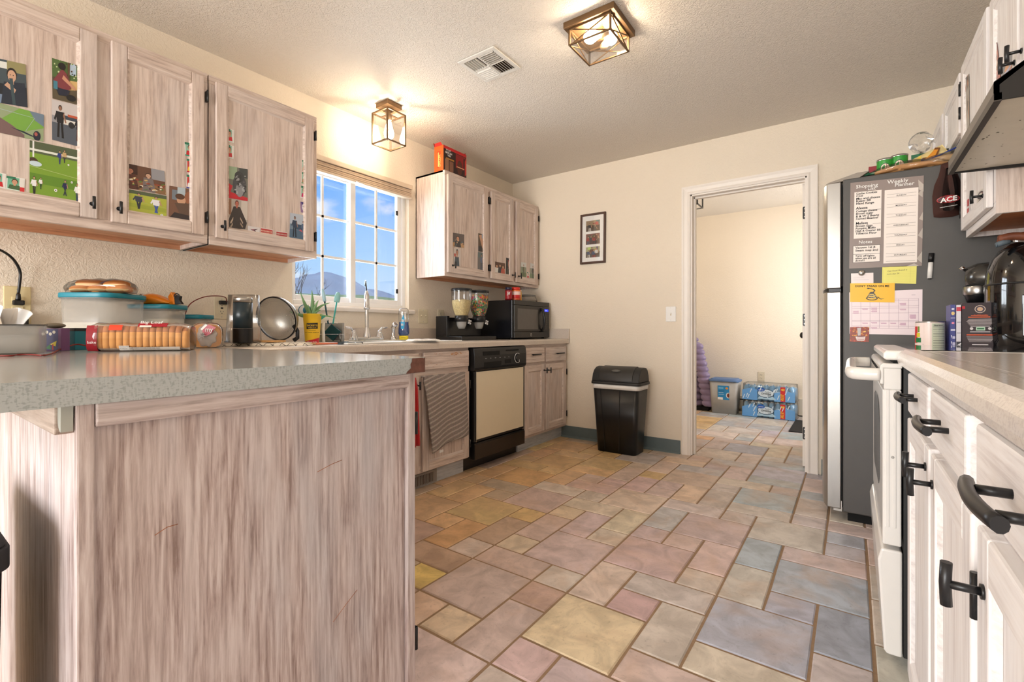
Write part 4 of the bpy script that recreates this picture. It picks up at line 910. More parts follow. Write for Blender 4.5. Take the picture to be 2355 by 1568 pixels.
for s_ in (-1, 1): MB().box((px - a, py + s_ * (a - .006), z0 + .01), (px + a, py + s_ * (a - .008), z1 - .01)).build('glass_pane', 'lampglass', l3)

vn = thing('ceiling_vent', 'square white ceiling air register with angled louvres between the two lights', 'vent', (-1.665, 2.01, ZC - .012))
x0, x1, y0, y1 = -1.790, -1.540, 1.885, 2.135; xm, ymid = (x0 + x1) / 2, (y0 + y1) / 2
M['ventw'] = plain('vent_white', (226, 222, 214), .4, var=.01)
mb = MB(); f = .026; zt = ZC - .0008; zb = ZC - .008
for a, b in (((x0, y0), (x1, y0 + f)), ((x0, y1 - f), (x1, y1)), ((x0, y0 + f), (x0 + f, y1 - f)), ((x1 - f, y0 + f), (x1, y1 - f)), ((xm - .006, y0 + f), (xm + .006, y1 - f)), ((x0 + f, ymid - .006), (x1 - f, ymid + .006))): mb.box((a[0], a[1], zb), (b[0], b[1], zt))
mb.build('frame', 'ventw', vn, .003)
MB().box((x0 + f, y0 + f, ZC - .0006), (x1 - f, y1 - f, ZC - .0002)).build('duct_opening', M.setdefault('ductd', plain('dark_duct', (70, 58, 44), .8)), vn)
for qx, qy, dirx in ((0, 0, 1), (1, 0, 0), (0, 1, 0), (1, 1, 1)):
    mb = MB(); ax0 = x0 + f if qx == 0 else xm + .006; ax1 = ax0 + (x1 - x0) / 2 - f - .006; ay0 = y0 + f if qy == 0 else ymid + .006; ay1 = ay0 + (y1 - y0) / 2 - f - .006
    for k in range(6):
        t = (k + .5) / 6
        if dirx: x = ax0 + (ax1 - ax0) * t; sg = 1 if qx else -1; mb.prism([(x - .006, ay0, zt), (x - .004, ay0, zt), (x + .007 * sg, ay0, zb - .004), (x + .005 * sg, ay0, zb - .004)], (0, ay1 - ay0, 0))
        else: y = ay0 + (ay1 - ay0) * t; sg = 1 if qy else -1; mb.prism([(ax0, y - .006, zt), (ax0, y - .004, zt), (ax0, y + .007 * sg, zb - .004), (ax0, y + .005 * sg, zb - .004)], (ax1 - ax0, 0, 0))
    mb.build('louvre_set', 'ventw', vn)

def plate(label, S, u, z, w, h, kinds, mat='plate', name='wall_outlet', cat='outlet', group='wall plates along the window wall'):
    """S maps (out,u,z); kinds: list of 'duplex' | 'gfci' | 'switch' | 'blank'"""
    t = thing(name, label, cat, S(0, u, z), group=group)
    def B(mb, o0, o1, a0, a1, b0, b1, mi=0):
        p, q = S(o0, a0, b0), S(o1, a1, b1); mb.box(p, q, mi); return mb
    B(MB(), .0005, .006, u - w / 2, u + w / 2, z - h / 2, z + h / 2).build('cover_plate', mat, t, .0025, 2)
    n = len(kinds)
    for k, kd in enumerate(kinds):
        c = u + (k - (n - 1) / 2) * .046
        if kd == 'switch':
            B(MB(), .006, .0066, c - .005, c + .005, z - .012, z + .012).build('switch_slot', 'almondpl', t); B(MB(), .0062, .017, c - .0035, c + .0035, z + .001, z + .011).build('toggle', mat, t, .001)
        elif kd == 'blank': pass
        else:
            mb = MB()
            if kd == 'gfci': B(mb, .006, .0085, c - .0165, c + .0165, z - .033, z + .033); pts = (-.02, .02)
            else:
                for s_ in (-.0195, .0195): B(mb, .006, .0085, c - .0165, c + .0165, z + s_ - .014, z + s_ + .014)
                pts = (-.0195, .0195)
            mb.build('receptacle', mat, t, .003)
            mb = MB()
            for s_ in pts: B(mb, .0085, .0089, c - .0075, c - .0055, z + s_ - .003, z + s_ + .006); B(mb, .0085, .0089, c + .0055, c + .0075, z + s_ - .002, z + s_ + .005); B(mb, .0085, .0089, c - .0022, c + .0022, z + s_ - .010, z + s_ - .006)
            if kd == 'gfci': B(mb, .0085, .0092, c - .006, c + .006, z - .005, z + .004)
            mb.build('slots', 'ink', t)
    mb = MB()
    for s_ in ((-h / 2 + .012, h / 2 - .012)): mb.cyl(S(.006, u, z + s_), S(.0068, u, z + s_), .003, seg=8)
    mb.build('screws', 'nickel', t); return t
SL = LFT.p; SB = lambda o, u, z: V((u, YB - o, z)); SB2 = lambda o, u, z: V((u, YL2 - o, z))
pl1 = plate('ivory outlet plate behind the tissue box with a black charger plugged in', SL, .362, 1.075, .078, .150, ['duplex'], 'cream')
pl2 = plate('ivory outlet with test button beside the clear bin, a cord plugged into its top', SL, 1.121, 1.093, .075, .118, ['gfci'])
plate('ivory double toggle switch plate just right of the sink window', SL, 2.582, 1.087, .098, .110, ['switch', 'switch'], name='light_switch', cat='light switch')
plate('ivory single outlet plate left of the cereal dispenser', SL, 2.778, 1.090, .066, .114, ['duplex'])
plate('white toggle light switch on the back wall beside the doorway', SB, -1.226, 1.106, .080, .120, ['switch'], 'white', 'light_switch', 'light switch', None)
plate('small almond outlet low on the laundry room back wall behind the water packs', SB2, -.925, .430, .072, .110, ['duplex'], 'almondpl', group=None)

# chargers and cords
ch = thing('phone_charger', 'black charger block plugged into the outlet behind the tissue box', 'charger', SL(.008, .362, .99))
mb = MB(); mb.box(SL(.0095, .338, .990), SL(.052, .388, 1.052)); mb.build('charger_block', 'blackpl', ch, .008, 3)
pg = thing('power_cord', 'thick black power cord curving up and out of frame from the left outlet', 'cord', SL(.01, .362, 1.08))
mb = MB(); mb.box(SL(.0095, .345, 1.074), SL(.034, .379, 1.094)); mb.cyl(SL(.022, .362, 1.094), SL(.022, .362, 1.122), .0085, .0065, 12); mb.build('plug', 'blackpl', pg, .004)
mb = MB(); mb.tube(smooth_path([SL(.022, .362, 1.122), SL(.024, .365, 1.16), SL(.03, .366, 1.205), SL(.045, .350, 1.245), SL(.08, .322, 1.270), SL(.12, .285, 1.283), SL(.17, .235, 1.286), SL(.24, .16, 1.27)], 6), .0048, 10); mb.build('cable', 'blackpl', pg)
M['redcord'] = plain('dark_red_cord', (120, 30, 24), .5)
c2 = thing('charging_cable', 'thin black and red cable running from the middle outlet behind the tubs', 'cord', SL(.02, 1.1, 1.12))
mb = MB(); mb.box(SL(.0095, 1.103, 1.112), SL(.032, 1.150, 1.132)); mb.build('plug', 'blackpl', c2, .004)
mb = MB(); mb.tube(smooth_path([SL(.03, 1.135, 1.128), SL(.05, 1.12, 1.148), SL(.07, 1.07, 1.152), SL(.09, 1.0, 1.140), SL(.12, .93, 1.10), SL(.13, .90, 1.03), SL(.10, .88, .97), SL(.06, .87, .905)], 6), .0024, 8); mb.build('cable', 'redcord', c2)
c3 = thing('charging_cable', 'dark red cable lying along the peninsula counter past the tissue box', 'cord', (-2.0522, 0.2969, 0.8957))
mb = MB(); mb.tube(smooth_path([(-2.30, .02, .9032), (-2.16, .12, .9032), (-1.9146, 0.2152, 0.9034), (-1.9508, 0.2464, 0.9034), (-1.9384, 0.2703, 0.9034), (-1.8586, 0.2836, 0.9034), (-1.9951, 0.3268, 0.9040), (-2.29, .395, .906), (-2.32, .43, .918), (-2.33, .452, .922), (-2.31, .475, .915), (-2.28, .50, .906), (-2.26, .54, .9034)], 6), .0026, 8); mb.build('cable', 'redcord', c3)

# framed photographs on the back wall, hung a little crooked
fp = thing('picture_frame', 'narrow dark brown frame holding three small photographs on the back wall', 'picture frame', (-1.907, YB, 1.567))
Tf = Matrix.Translation((-1.907, YB - .001, 1.788)) @ Matrix.Rotation(math.radians(.6), 4, 'Y')
mb = MB(); mb.T = Tf; w, h = .122, .222
for a, b in (((-w, -h), (-w + .019, h)), ((w - .019, -h), (w, h)), ((-w + .019, -h), (w - .019, -h + .019)), ((-w + .019, h - .019), (w - .019, h))): mb.box((a[0], -.018, a[1]), (b[0], 0, b[1]))
mb.build('frame', M.setdefault('dkwood', plain('dark_brown_wood', (72, 44, 30), .4, var=.1)), fp, .003)
mb = MB(); mb.T = Tf; mb.box((-w + .012, -.010, -h + .012), (w - .012, -.006, h - .012)); mb.build('mat_board', 'white', fp)
def scene_group(seed, sky, ground, n, dark=False):
    r = random.Random(seed); s = [('r', 0, .55, 1, 1, sky), ('r', 0, 0, 1, .55, ground)]
    for k in range(4): a = r.random() * .8; s.append(('r', a, .4 + r.random() * .3, a + .1 + r.random() * .2, .75 + r.random() * .25, tuple(int(c * r.uniform(.4, 1.3)) % 256 for c in sky)))
    pal = [(150, 40, 38), (40, 44, 52), (210, 206, 198), (60, 80, 110), (100, 60, 44), (34, 34, 36)]
    for k in range(n): s += man(.1 + .8 * (k + .5) / n + r.uniform(-.04, .04), r.uniform(-.25, .02), r.uniform(.75, 1.0), r.choice(pal), r.choice(pal), w=.8)
    return s
for k, (sk_, gr_, n) in enumerate((((150, 128, 100), (70, 50, 36), 2), ((120, 70, 60), (80, 40, 34), 4), ((170, 168, 130), (90, 80, 70), 4))):
    zc = .112 - .116 * k; P = lambda x, y, zc=zc: Tf @ V((-.067 + .134 * x, -.0102, zc - .047 + .094 * y)); mb = MB(); mb.col = lin(sk_); mb.poly([P(0, 0), P(1, 0), P(1, 1), P(0, 1)]); paint(mb, P, (0, -1, 0), scene_group(k + 20, sk_, gr_, n)); mb.build('small_photo', 'print', fp)
mb = MB(); mb.T = Tf; mb.box((-w + .015, -.0135, -h + .015), (w - .015, -.0125, h - .015)); mb.build('frame_glass', 'glass', fp)

# swing-lid bin
tb = thing('trash_can', 'black swing lid kitchen trash can with white liner against the back wall', 'trash can', (-1.575, 3.600, 0), math.radians(-1.5))
def tbox(mb, z0, k0, z1, k1, mi=0, hx=.195, hy=.118, r=.035):
    c = (-1.575, 3.600)
    def ring(z, k):
        o = []
        for qx, qy, a0 in ((1, 1, 0), (-1, 1, 90), (-1, -1, 180), (1, -1, 270)):
            for j in range(6):
                a = math.radians(a0 + 18 * j); o.append((c[0] + qx * (hx * k - r) + r * math.cos(a), c[1] + qy * (hy * k - r) + r * math.sin(a), z))
        return o
    return mb.loft([ring(z0, k0), ring(z1, k1)], mi, True, True)
def tb_build(fn, nm, mat, bev=0):
    mb = MB(); fn(mb); o = mb.build(nm, mat, tb, bev); return o
tb_build(lambda m_: tbox(m_, .001, .84, .530, 1.0), 'bin_body', 'blackpl')
tb_build(lambda m_: tbox(m_, .508, 1.012, .548, 1.018), 'bin_liner', M.setdefault('liner', plain('white_liner', (236, 234, 230), .6, bmp=.4, bscale=40)))
tb_build(lambda m_: tbox(m_, .545, 1.075, .566, 1.07), 'lid_rim', M.setdefault('lidg', plain('black_grained_lid', (40, 39, 38), .55, bmp=.15, bscale=600)), .003)
mb = MB(); prf = [(-.118, .566), (-.112, .585), (-.098, .625), (-.075, .655), (-.035, .676), (.01, .682), (.055, .676), (.085, .655), (.105, .615), (.116, .566)]
mb.prism([(-1.575 - .198, 3.6 + a, b) for a, b in prf], (.396, 0, 0), 0, True); mb.build('lid_dome', 'lidg', tb, .006)
mb = MB(); prf = [(-.1195, .575), (-.104, .627), (-.079, .660), (-.036, .681), (.01, .6865), (.02, .6865), (.02, .680), (-.03, .674), (-.07, .652), (-.095, .620), (-.112, .578)]
mb.prism([(-1.575 - .140, 3.6 + a, b) for a, b in prf], (.285, 0, 0), 0, True); sf = mb.build('swing_flap', M.setdefault('lidg2', plain('black_lid_flap', (48, 46, 44), .45, bmp=.1, bscale=600)), tb, .003)
mb = MB(); mb.ball((-1.575, 3.6 - .082, .652), (.040, .026, .012)); mb.build('push_dent', M.setdefault('dent', plain('worn_push_dent', (96, 94, 90), .25)), sf)
for k in (-.09, .03): tb_build(lambda m_: m_.prism([(-1.575 + k, 3.6 - .1005, .02), (-1.575 + k + .004, 3.6 - .1005, .02), (-1.575 + k * 1.35 + .004, 3.6 - .1195, .505), (-1.575 + k * 1.35, 3.6 - .1195, .505)], (0, -.0015, 0)), 'body_ridge', 'blackmat')
# second bin under the counter overhang
b2 = thing('waste_bin', 'black plastic waste bin standing under the peninsula overhang at the left edge', 'trash can', (-1.32, .0, 0))
mb = MB(); mb.rrect((-1.32, -.02), .195, .13, .002, .60, .03, top=1.06); mb.build('bin_body', 'blackpl', b2)
mb = MB(); mb.rrect((-1.32, -.02), .215, .145, .60, .635, .03); mb.rrect((-1.32, -.02), .212, .142, .635, .672, .03, top=.88); mb.build('bin_lid', 'blackmat', b2, .003)

# ------------------------------------------------------------------ things on the left counters (z = CT)
Rv = V((math.cos(.6236), math.sin(.6236), 0)); Fv = V((-math.sin(.6236), math.cos(.6236), 0))    # roughly along / away from the counter edge
M['tissuebox'] = milky('smoky_clear_acrylic', (176, 176, 172), .5, .15)
tx = thing('tissue_box', 'smoky clear acrylic tissue box with white tissues standing up at the left edge', 'tissue box', (-2.225, .215, CT))
mb = MB(); mb.rrect((-2.225, .215), .105, .125, CT + .0008, CT + .090, .035); mb.build('acrylic_shell', 'tissuebox', tx, .004)
MB().rrect((-2.225, .215), .090, .110, CT + .003, CT + .060, .03).build('folded_tissues', M.setdefault('tiss', plain('white_tissue', (244, 240, 236), .9, var=.01)), tx)
MB().rrect((-2.225, .215), .107, .127, CT + .088, CT + .091, .035).build('dark_rim', 'fridge', tx)
def tissue(c, w, h, lean, seed):
    r = random.Random(seed); mb = MB(); c = V(c)
    def fn(u, v):
        a = (u - .5) * w; z = h * (v ** .8) * (1 - .35 * abs(2 * u - 1) ** 3) ; wob = .012 * math.sin(u * 9 + seed) * v + .006 * math.sin(u * 21 + seed * 2) * v
        return c + Rv * (a * (.7 + .45 * v) + lean * v) + Fv * wob + V((0, 0, z))
    mb.sheet(fn, 26, 10); return mb
mb = tissue(V((-2.235, .205, CT + .085)), .16, .074, -.01, 1); mb2 = tissue(V((-2.21, .272, CT + .085)), .09, .060, .012, 4)
o = mb.build('tissue', 'tiss', tx, solid=.0012); o = mb2.build('tissue', 'tiss', tx, solid=.0012)

def carton(name, label, cat, c, hx, hy, z0, h, mats, rz=0, group=None, faces=None):
    t = thing(name, label, cat, (c[0], c[1], z0), rz, group); return t
M['cbox'] = attrmat('printed_carton', .4)
def block(label, cat, name, c, w, d, h, rz, col, art=None, top=None, group=None):
    """printed carton: w along its local x, d deep, art on the front face (local -y)"""
    t = thing(name, label, cat, c, rz, group); Mw = Matrix.Translation(c) @ Matrix.Rotation(rz, 4, 'Z'); mb = MB(); mb.T = Mw
    mb.col = lin(col); mb.box((-w / 2, -d / 2, .0006), (w / 2, d / 2, h))
    mb.build('carton', 'cbox', t, .001)
    if art:
        mb = MB(); n = Mw.to_3x3() @ V((0, -1, 0)); P = lambda x, y: Mw @ V((-w / 2 + w * x, -d / 2 - .0002, h * y)); paint(mb, P, n, art); mb.build('printed_front', 'cbox', t)
    return t, Mw
t, Mw = block('small purple box with painted flowers standing behind the tissue box', 'box', 'purple_box', (-2.3450, .3925, CT), .085, .03, .080, .55, (112, 70, 118),
   [('r', .1, .04, .86, .96, (62, 66, 116))] + [('e', .2 + .16 * k % .7, .75 + .08 * (k % 2), .07, .07, (236, 232, 220)) for k in range(4)] + [('p', [(.5, .3), (.8, .45), (.75, .2)], (222, 206, 60)), ('p', [(.3, .12), (.5, .3), (.55, .08)], (60, 130, 80)), ('r', .6, .04, .66, .3, (190, 40, 40))])
st_ = origin_to(MB().ball(V((-2.345, .3925, CT + .0895)), (.036, .030, .0095)).build('flat_stone', M.setdefault('stone', plain('grey_stone', (120, 112, 96), .6, var=.08))), V((-2.345, .3925, CT + .0805))); tag(st_, 'smooth flat grey stone lying on top of the small boxes', 'stone')
t, Mw = block('teal box with black lid standing between the purple box and the big flour tub', 'box', 'teal_box', (-2.3950, .4600, CT), .062, .06, .070, .5, (12, 112, 130))
mb = MB(); mb.T = Mw; mb.box((-.032, -.031, .0695), (.032, .031, .0815)); mb.build('lid', 'blackpl', t, .002)

M['lidteal'] = M['teal']
def tub(label, c, hx, hy, h, rz, fill, group='clear storage tubs with teal lids', r=.04, taper=1.06):
    t = thing('storage_tub', label, 'storage container', c, rz, group); Mw = Matrix.Translation(c) @ Matrix.Rotation(rz, 4, 'Z')
    mb = MB(); mb.T = Mw; mb.rrect((0, 0), hx, hy, .001, h - .012, r, top=taper); mb.build('tub_body', 'milky', t)
    mb = MB(); mb.T = Mw; mb.rrect((0, 0), hx * .965, hy * .965, .003, fill, r * .9, top=1 + (taper - 1) * fill / h); mb.build('flour', 'flour', t)
    mb = MB(); mb.T = Mw; mb.rrect((0, 0), hx * taper + .004, hy * taper + .004, h - .017, h - .012, r * 1.05); mb.build('rim', 'milkyd', t)
    mb = MB(); mb.T = Mw; mb.rrect((0, 0), hx * taper + .006, hy * taper + .006, h - .012, h + .008, r * 1.05); mb.build('lid', 'lidteal', t, .003)
    return t
C1 = V((-2.600, .590, CT)); C2 = V((-2.640, .792, CT)); C3 = V((-2.690, .955, CT))
tub('largest clear tub with teal lid, part full of flour, bag of buns on its lid', C1, .104, .104, .216, .6236, .105, r=.055)
tub('middle clear tub with teal lid, mostly full of flour, orange bag on its lid', C2, .086, .072, .182, .6236, .125, r=.035)
tub('small clear tub with teal lid half hidden behind the bread loaves', C3, .062, .055, .142, .6236, .10, r=.025)

# bread
M['crust'] = plain('bread_crust', (186, 116, 66), .6, var=.12, vscale=18, bmp=.15, bscale=60)
M['crumb'] = plain('bread_side', (226, 160, 88), .75, var=.12, vscale=30, bmp=.3, bscale=150)
M['bun'] = plain('golden_bun', (206, 130, 66), .55, var=.15, vscale=14)
M['bunp'] = plain('pale_bun', (236, 200, 144), .7, var=.06)
def loaf_ring(c, u, w, h, n=22):
    """rounded loaf outline in the plane spanned by u and z"""
    o = []
    for k in range(n):
        a = 2 * math.pi * k / n; x = math.cos(a); z = math.sin(a); e = .55
        o.append(c + u * (w / 2 * math.copysign(abs(x) ** e, x)) + V((0, 0, h / 2 + h / 2 * math.copysign(abs(z) ** (.5 if z < 0 else .75), z))))
    return o
def bread(label, a, b, w, h, slices, tail_at=None, art=None):
    a, b = V(a), V(b); d = (b - a).normalized(); u = d.cross(V((0, 0, 1))).normalized(); L = (b - a).length
    t = thing('bread_loaf', label, 'bread', (a + b) / 2, group='bagged loaves of sliced bread')
    for k in range(slices):
        mb = MB(); s0 = a + d * (L * k / slices + .0006); s1 = a + d * (L * (k + 1) / slices - .0006); q_ = abs(2 * (k + .5) / slices - 1); jz = random.uniform(-.001, .001) - .016 * q_ ** 6; jw = random.uniform(.985, 1.0) - .10 * q_ ** 8
        R0 = loaf_ring(s0, u, w * jw, h + jz); R1 = loaf_ring(s1, u, w * jw, h + jz); mid = [(p + q) / 2 + ((p + q) / 2 - (s0 + s1) / 2 - V((0, 0, h / 2))) * .02 for p, q in zip(R0, R1)]
        n = len(R0); idx = [[mb.vert(p) for p in r] for r in (R0, mid, R1)]
        for i in (0, 1):
            for q in range(n):
                zc = (R0[q].z - a.z) / h; mb.face((idx[i][q], idx[i][(q + 1) % n], idx[i + 1][(q + 1) % n], idx[i + 1][q]), 0 if zc > .62 else 1, True)
        mb.face(idx[0][::-1], 1); mb.face(idx[2], 1); mb.build('bread_slice', ['crust', 'crumb'], t)
    # wrapper
    mb = MB(); rings = []; r = random.Random(len(label))
    for k in range(13):
        q = k / 12; c = a + d * (L * (q * 1.04 - .02)); s = 1.045 + .02 * math.sin(k * 2.1); s *= .90 if k in (0, 12) else 1
        rings.append([p + V((r.uniform(-.0012, .0012), r.uniform(-.0012, .0012), 0)) for p in loaf_ring(c - V((0, 0, .001)), u, w * s + .003, h * s)])
    mb.loft(rings, 0, True, True); mb.build('plastic_bag', 'wrap', t)
    return t, a, b, d, u, L
A1 = V((-2.165, .462, CT + .002)); B1 = V((-2.020, .700, CT + .002))
t, a, b, d, u, L = bread('long bagged sliced loaf with red and white label in front of the tubs', A1, B1, .115, .094, 15)
if u.dot(V((1, -1, 0))) < 0: u = -u
mb = MB()
def onloaf(x, y, s=1.055, w=.115, h=.094):   # x along 0..1, y up the camera-side face 0..1
    a_ = -math.pi / 2 + math.pi * y; cx = math.cos(a_); sz = math.sin(a_)
    return a + d * (L * x) + u * ((w / 2 * s + .0022) * abs(cx) ** .55) + V((0, 0, max(.001, h / 2 + (h / 2 * s + .002) * math.copysign(abs(sz) ** (.5 if sz < 0 else .75), sz))))
def patch(mb, x0, x1, y0, y1, c, mi=0, n=6):
    mb.col = lin(c)
    I = [[mb.vert(onloaf(x0 + (x1 - x0) * i / n, y0 + (y1 - y0) * j / 4)) for j in range(5)] for i in range(n + 1)]
    for i in range(n):
        for j in range(4): mb.face((I[i][j], I[i + 1][j], I[i + 1][j + 1], I[i][j + 1]), mi, True)
patch(mb, .30, .40, .17, .40, (234, 228, 222)); patch(mb, .40, .92, .17, .36, (206, 196, 186)); patch(mb, .48, .78, .72, .92, (170, 24, 44)); patch(mb, .50, .62, .70, .76, (236, 226, 214)); patch(mb, .20, .33, .62, .78, (224, 70, 40)); patch(mb, -.012, .09, .20, .75, (150, 20, 36)); patch(mb, .0, .10, .02, .20, (20, 50, 92))
mb.build('bag_label', 'print', t)
mb = MB(); td = d; q0 = onloaf(.515, .30) + u * .0012
for k, wd in enumerate(('Nutrition Facts', 'serving size 1 slice')): mb.text(wd, onloaf(.305, .36 - .05 * k) + u * .001, d, (0, 0, 1), .0048)
mb.text('70', onloaf(.365, .19) + u * .0014, d, (0, 0, 1), .008); 
for k in range(4): mb.text('Ingredients enriched wheat flour water', onloaf(.42, .345 - .05 * k) + u * .0012, d, (0, 0, 1), .0052)
mb.build('label_lettering', 'ink', t)
mb = MB(); mb.text('Franz', onloaf(.50, .80) + V((0, 0, .002)) + u * .002, d, (V((0, 0, 1)) - u * 1.2), .022, bold=.01) if False else mb.text('bake', onloaf(.002, .45) + u * .003, d, (0, 0, 1), .013)
mb.text('Big Loaf', onloaf(.50, .79) + V((0, 0, .004)) + u * .003, d, (V((0, 0, 1)) - u * 1.1), .020); mb.build('white_lettering', 'winek', t)
A2 = V((-2.235, .835, CT + .002)); B2_ = A2 + (V((A2.x + .0558, A2.y + .0162, 0))).normalized() * .26
t, a2, b2_, d2_, u2, L2 = bread('second bagged loaf seen end on with its twisted bag end facing out', A2, B2_, .108, .100, 12)
mb = MB(); ctr = A2 - Fv * .006 + V((0, 0, .05)); rings = []
for k in range(7):
    q = k / 6; rr_ = [.047, .044, .034, .022, .010, .006, .004][k]
    rings.append([ctr - Fv * (.020 * math.sin(q * 1.5)) + (Rv * math.cos(a_) + V((0, 0, math.sin(a_)))) * (rr_ * (1 + .08 * math.sin(a_ * 9))) for a_ in [2 * math.pi * j / 36 for j in range(36)]])
mb.loft(rings, 0, True, True); mb.build('gathered_bag_end', M.setdefault('bagsil', milky('crinkled_bag_plastic', (206, 200, 196), .6, .2)), t)
mb = MB(); P = lambda x, y: ctr - Fv * .020 + Rv * (-.010 + .060 * x) + V((0, 0, -.004 + .050 * y)) + Fv * (.010 * (x * x + y * y) * .5)
paint(mb, P, -Fv, [('p', [(.1, .5), (.5, 1), (1, .75), (.75, .25), (.35, .0)], (176, 24, 46)), ('p', [(0, .6), (.3, 1), (.45, .95), (.12, .5)], (236, 228, 222))]); mb.build('bag_label', 'print', t)
mb = MB(); mb.text('my', P(.35, .40) - Fv * .002, Rv, (0, 0, 1), .026, bold=.01); mb.build('white_lettering', 'winek', t)
mb = MB(); 
for k in range(9):
    a_ = k * .7; mb.tube([ctr - Fv * .022, ctr - Fv * .030 + (Rv * math.cos(a_) + V((0, 0, math.sin(a_)))) * .018], [.003, .0012], 6)
mb.build('twisted_tail', 'bagsil', t)

# bag of buns on the big tub
zb = CT + .216 + .0085; bg_ = thing('bag_of_buns', 'clear bag of golden buns lying on the largest tub lid', 'bread', (C1.x, C1.y, zb))
for k, (dx, dz, L_, rr_) in enumerate(((-.075, 0, .075, .022), (.0, 0, .07, .022), (.078, 0, .078, .022), (-.055, .024, .085, .021), (.055, .020, .080, .020))):
    c = C1 + Rv * dx - Fv * (.015 if k < 3 else .0); c.z = zb + .0195 + dz
    mb = MB(); ang = math.atan2(Rv.y, Rv.x); mb.T = Matrix.Translation(c) @ Matrix.Rotation(ang + (.15 if k % 2 else -.1), 4, 'Z')
    rings = []; n = 10
    for i in range(n + 1):
        q = -1 + 2 * i / n; s = math.sqrt(max(.02, 1 - q * q)) ** .7; rings.append([V((q * L_ * .62, .036 * s * math.cos(t_), .019 * s * math.copysign(abs(math.sin(t_)) ** (.6 if math.sin(t_) < 0 else 1), math.sin(t_)))) for t_ in [2 * math.pi * j / 16 for j in range(16)]])
    idx = [[mb.vert(p) for p in r_] for r_ in rings]
    for i in range(n):
        for j in range(16):
            zz = rings[i][j].z + rings[i + 1][j].z; mb.face((idx[i][j], idx[i][(j + 1) % 16], idx[i + 1][(j + 1) % 16], idx[i + 1][j]), 1 if -.012 < zz < .006 else 0, True)
    mb.face(idx[0][::-1], 0); mb.face(idx[-1], 0); mb.build('bun', ['bun', 'bunp'], bg_)
mb = MB(); rings = []
for i in range(15):
    q = -1 + 2 * i / 14; s = (1 - abs(q) ** 5) ** .5 if abs(q) < 1 else .15; s = max(s, .2); r = random.Random(i)
    rings.append([C1 + Rv * (q * .140) + Fv * (-.012 + .058 * s * math.cos(t_)) + V((0, 0, 0.2250 + .031 * s + (.0305 * s + (.003 * math.sin(7 * t_ + i))) * math.sin(t_))) for t_ in [2 * math.pi * j / 20 for j in range(20)]])
mb.loft(rings, 0, True, True); mb.build('plastic_bag', 'wrap', bg_)
mb = MB(); cc = C1 + Rv * .03 - Fv * .045 + V((0, 0, .262)); P = lambda x, y: cc + Rv * (-.055 + .11 * x) + V((0, 0, .022 * y)) + Fv * (.02 + .03 * y)
paint(mb, P, -Fv, [('p', [(0, .2), (.25, .9), (.7, 1), (1, .3), (.6, .5)], (96, 84, 110)), ('e', .75, .45, .12, .3, (150, 24, 50)), ('r', .35, .3, .6, .42, (228, 224, 220))]); mb.build('bag_label', 'print', bg_)
# orange bag with black clip on the middle tub
M['orangebag'] = plain('orange_bread_bag', (240, 138, 30), .3, var=.12, vscale=12, coat=.3)
zb2 = CT + .182 + .0085; ob = thing('orange_bag', 'orange plastic food bag closed with a black clip on the middle tub lid', 'bag', (C2.x, C2.y, zb2))
mb = MB(); rings = []
for i in range(15):
    q = i / 14; s = math.sin(math.pi * min(.97, max(.04, q)) ) ** .55; hh = .023 * s * (1 + .12 * math.sin(5 * q)); hh = max(hh, .006)
    rings.append([C2 - Fv * .02 + Rv * (-.085 + .165 * q) + Fv * (.045 * (s * .7 + .3) * math.cos(t_)) + V((0, 0, .1910 + hh + (hh + .0018 * math.sin(5 * t_ + 3 * q * 6)) * math.sin(t_))) for t_ in [2 * math.pi * j / 22 for j in range(22)]])
mb.loft(rings, 0, True, True); mb.build('bag_body', 'orangebag', ob)
mb = MB(); c = C2 - Fv * .02 + Rv * .070 + V((0, 0, .1915)); mb.prism([c, c + Rv * .02 + V((0, 0, .0)), c + Rv * .018 + V((0, 0, .030)), c + Rv * .002 + V((0, 0, .058)), c - Rv * .012 + V((0, 0, .035))], Fv * .03); mb.build('bag_neck', 'orangebag', ob, .003)
mb = MB(); c2_ = c + Rv * .022; mb.prism([c2_ + V((0, 0, .001)), c2_ + Rv * .030 + V((0, 0, .001)), c2_ + Rv * .018 + V((0, 0, .020)), c2_ + Rv * .022 + V((0, 0, .038)), c2_ + Rv * .004 + V((0, 0, .044)), c2_ - Rv * .004 + V((0, 0, .030))], Fv * .018); mb.tube(bez(c2_ + V((0, 0, .030)), c2_ - Rv * .01 + V((0, 0, .052)), c2_ + Rv * .016 + V((0, 0, .056)), c2_ + Rv * .022 + V((0, 0, .036)), 8), .003, 6); mb.build('clip', 'blackpl', ob, .002)
mb = MB(); c = C2 - Fv * .066 - Rv * .055 + V((0, 0, .226)); P = lambda x, y: c + Rv * .034 * x + V((0, 0, .012 * y)) + Fv * .012 * y; paint(mb, P, -Fv, [('r', 0, 0, 1, 1, (224, 220, 214)), ('r', .5, .2, .65, .9, (30, 30, 30)), ('r', .72, .1, .82, .9, (30, 30, 30))]); mb.build('bag_label', 'print', ob)

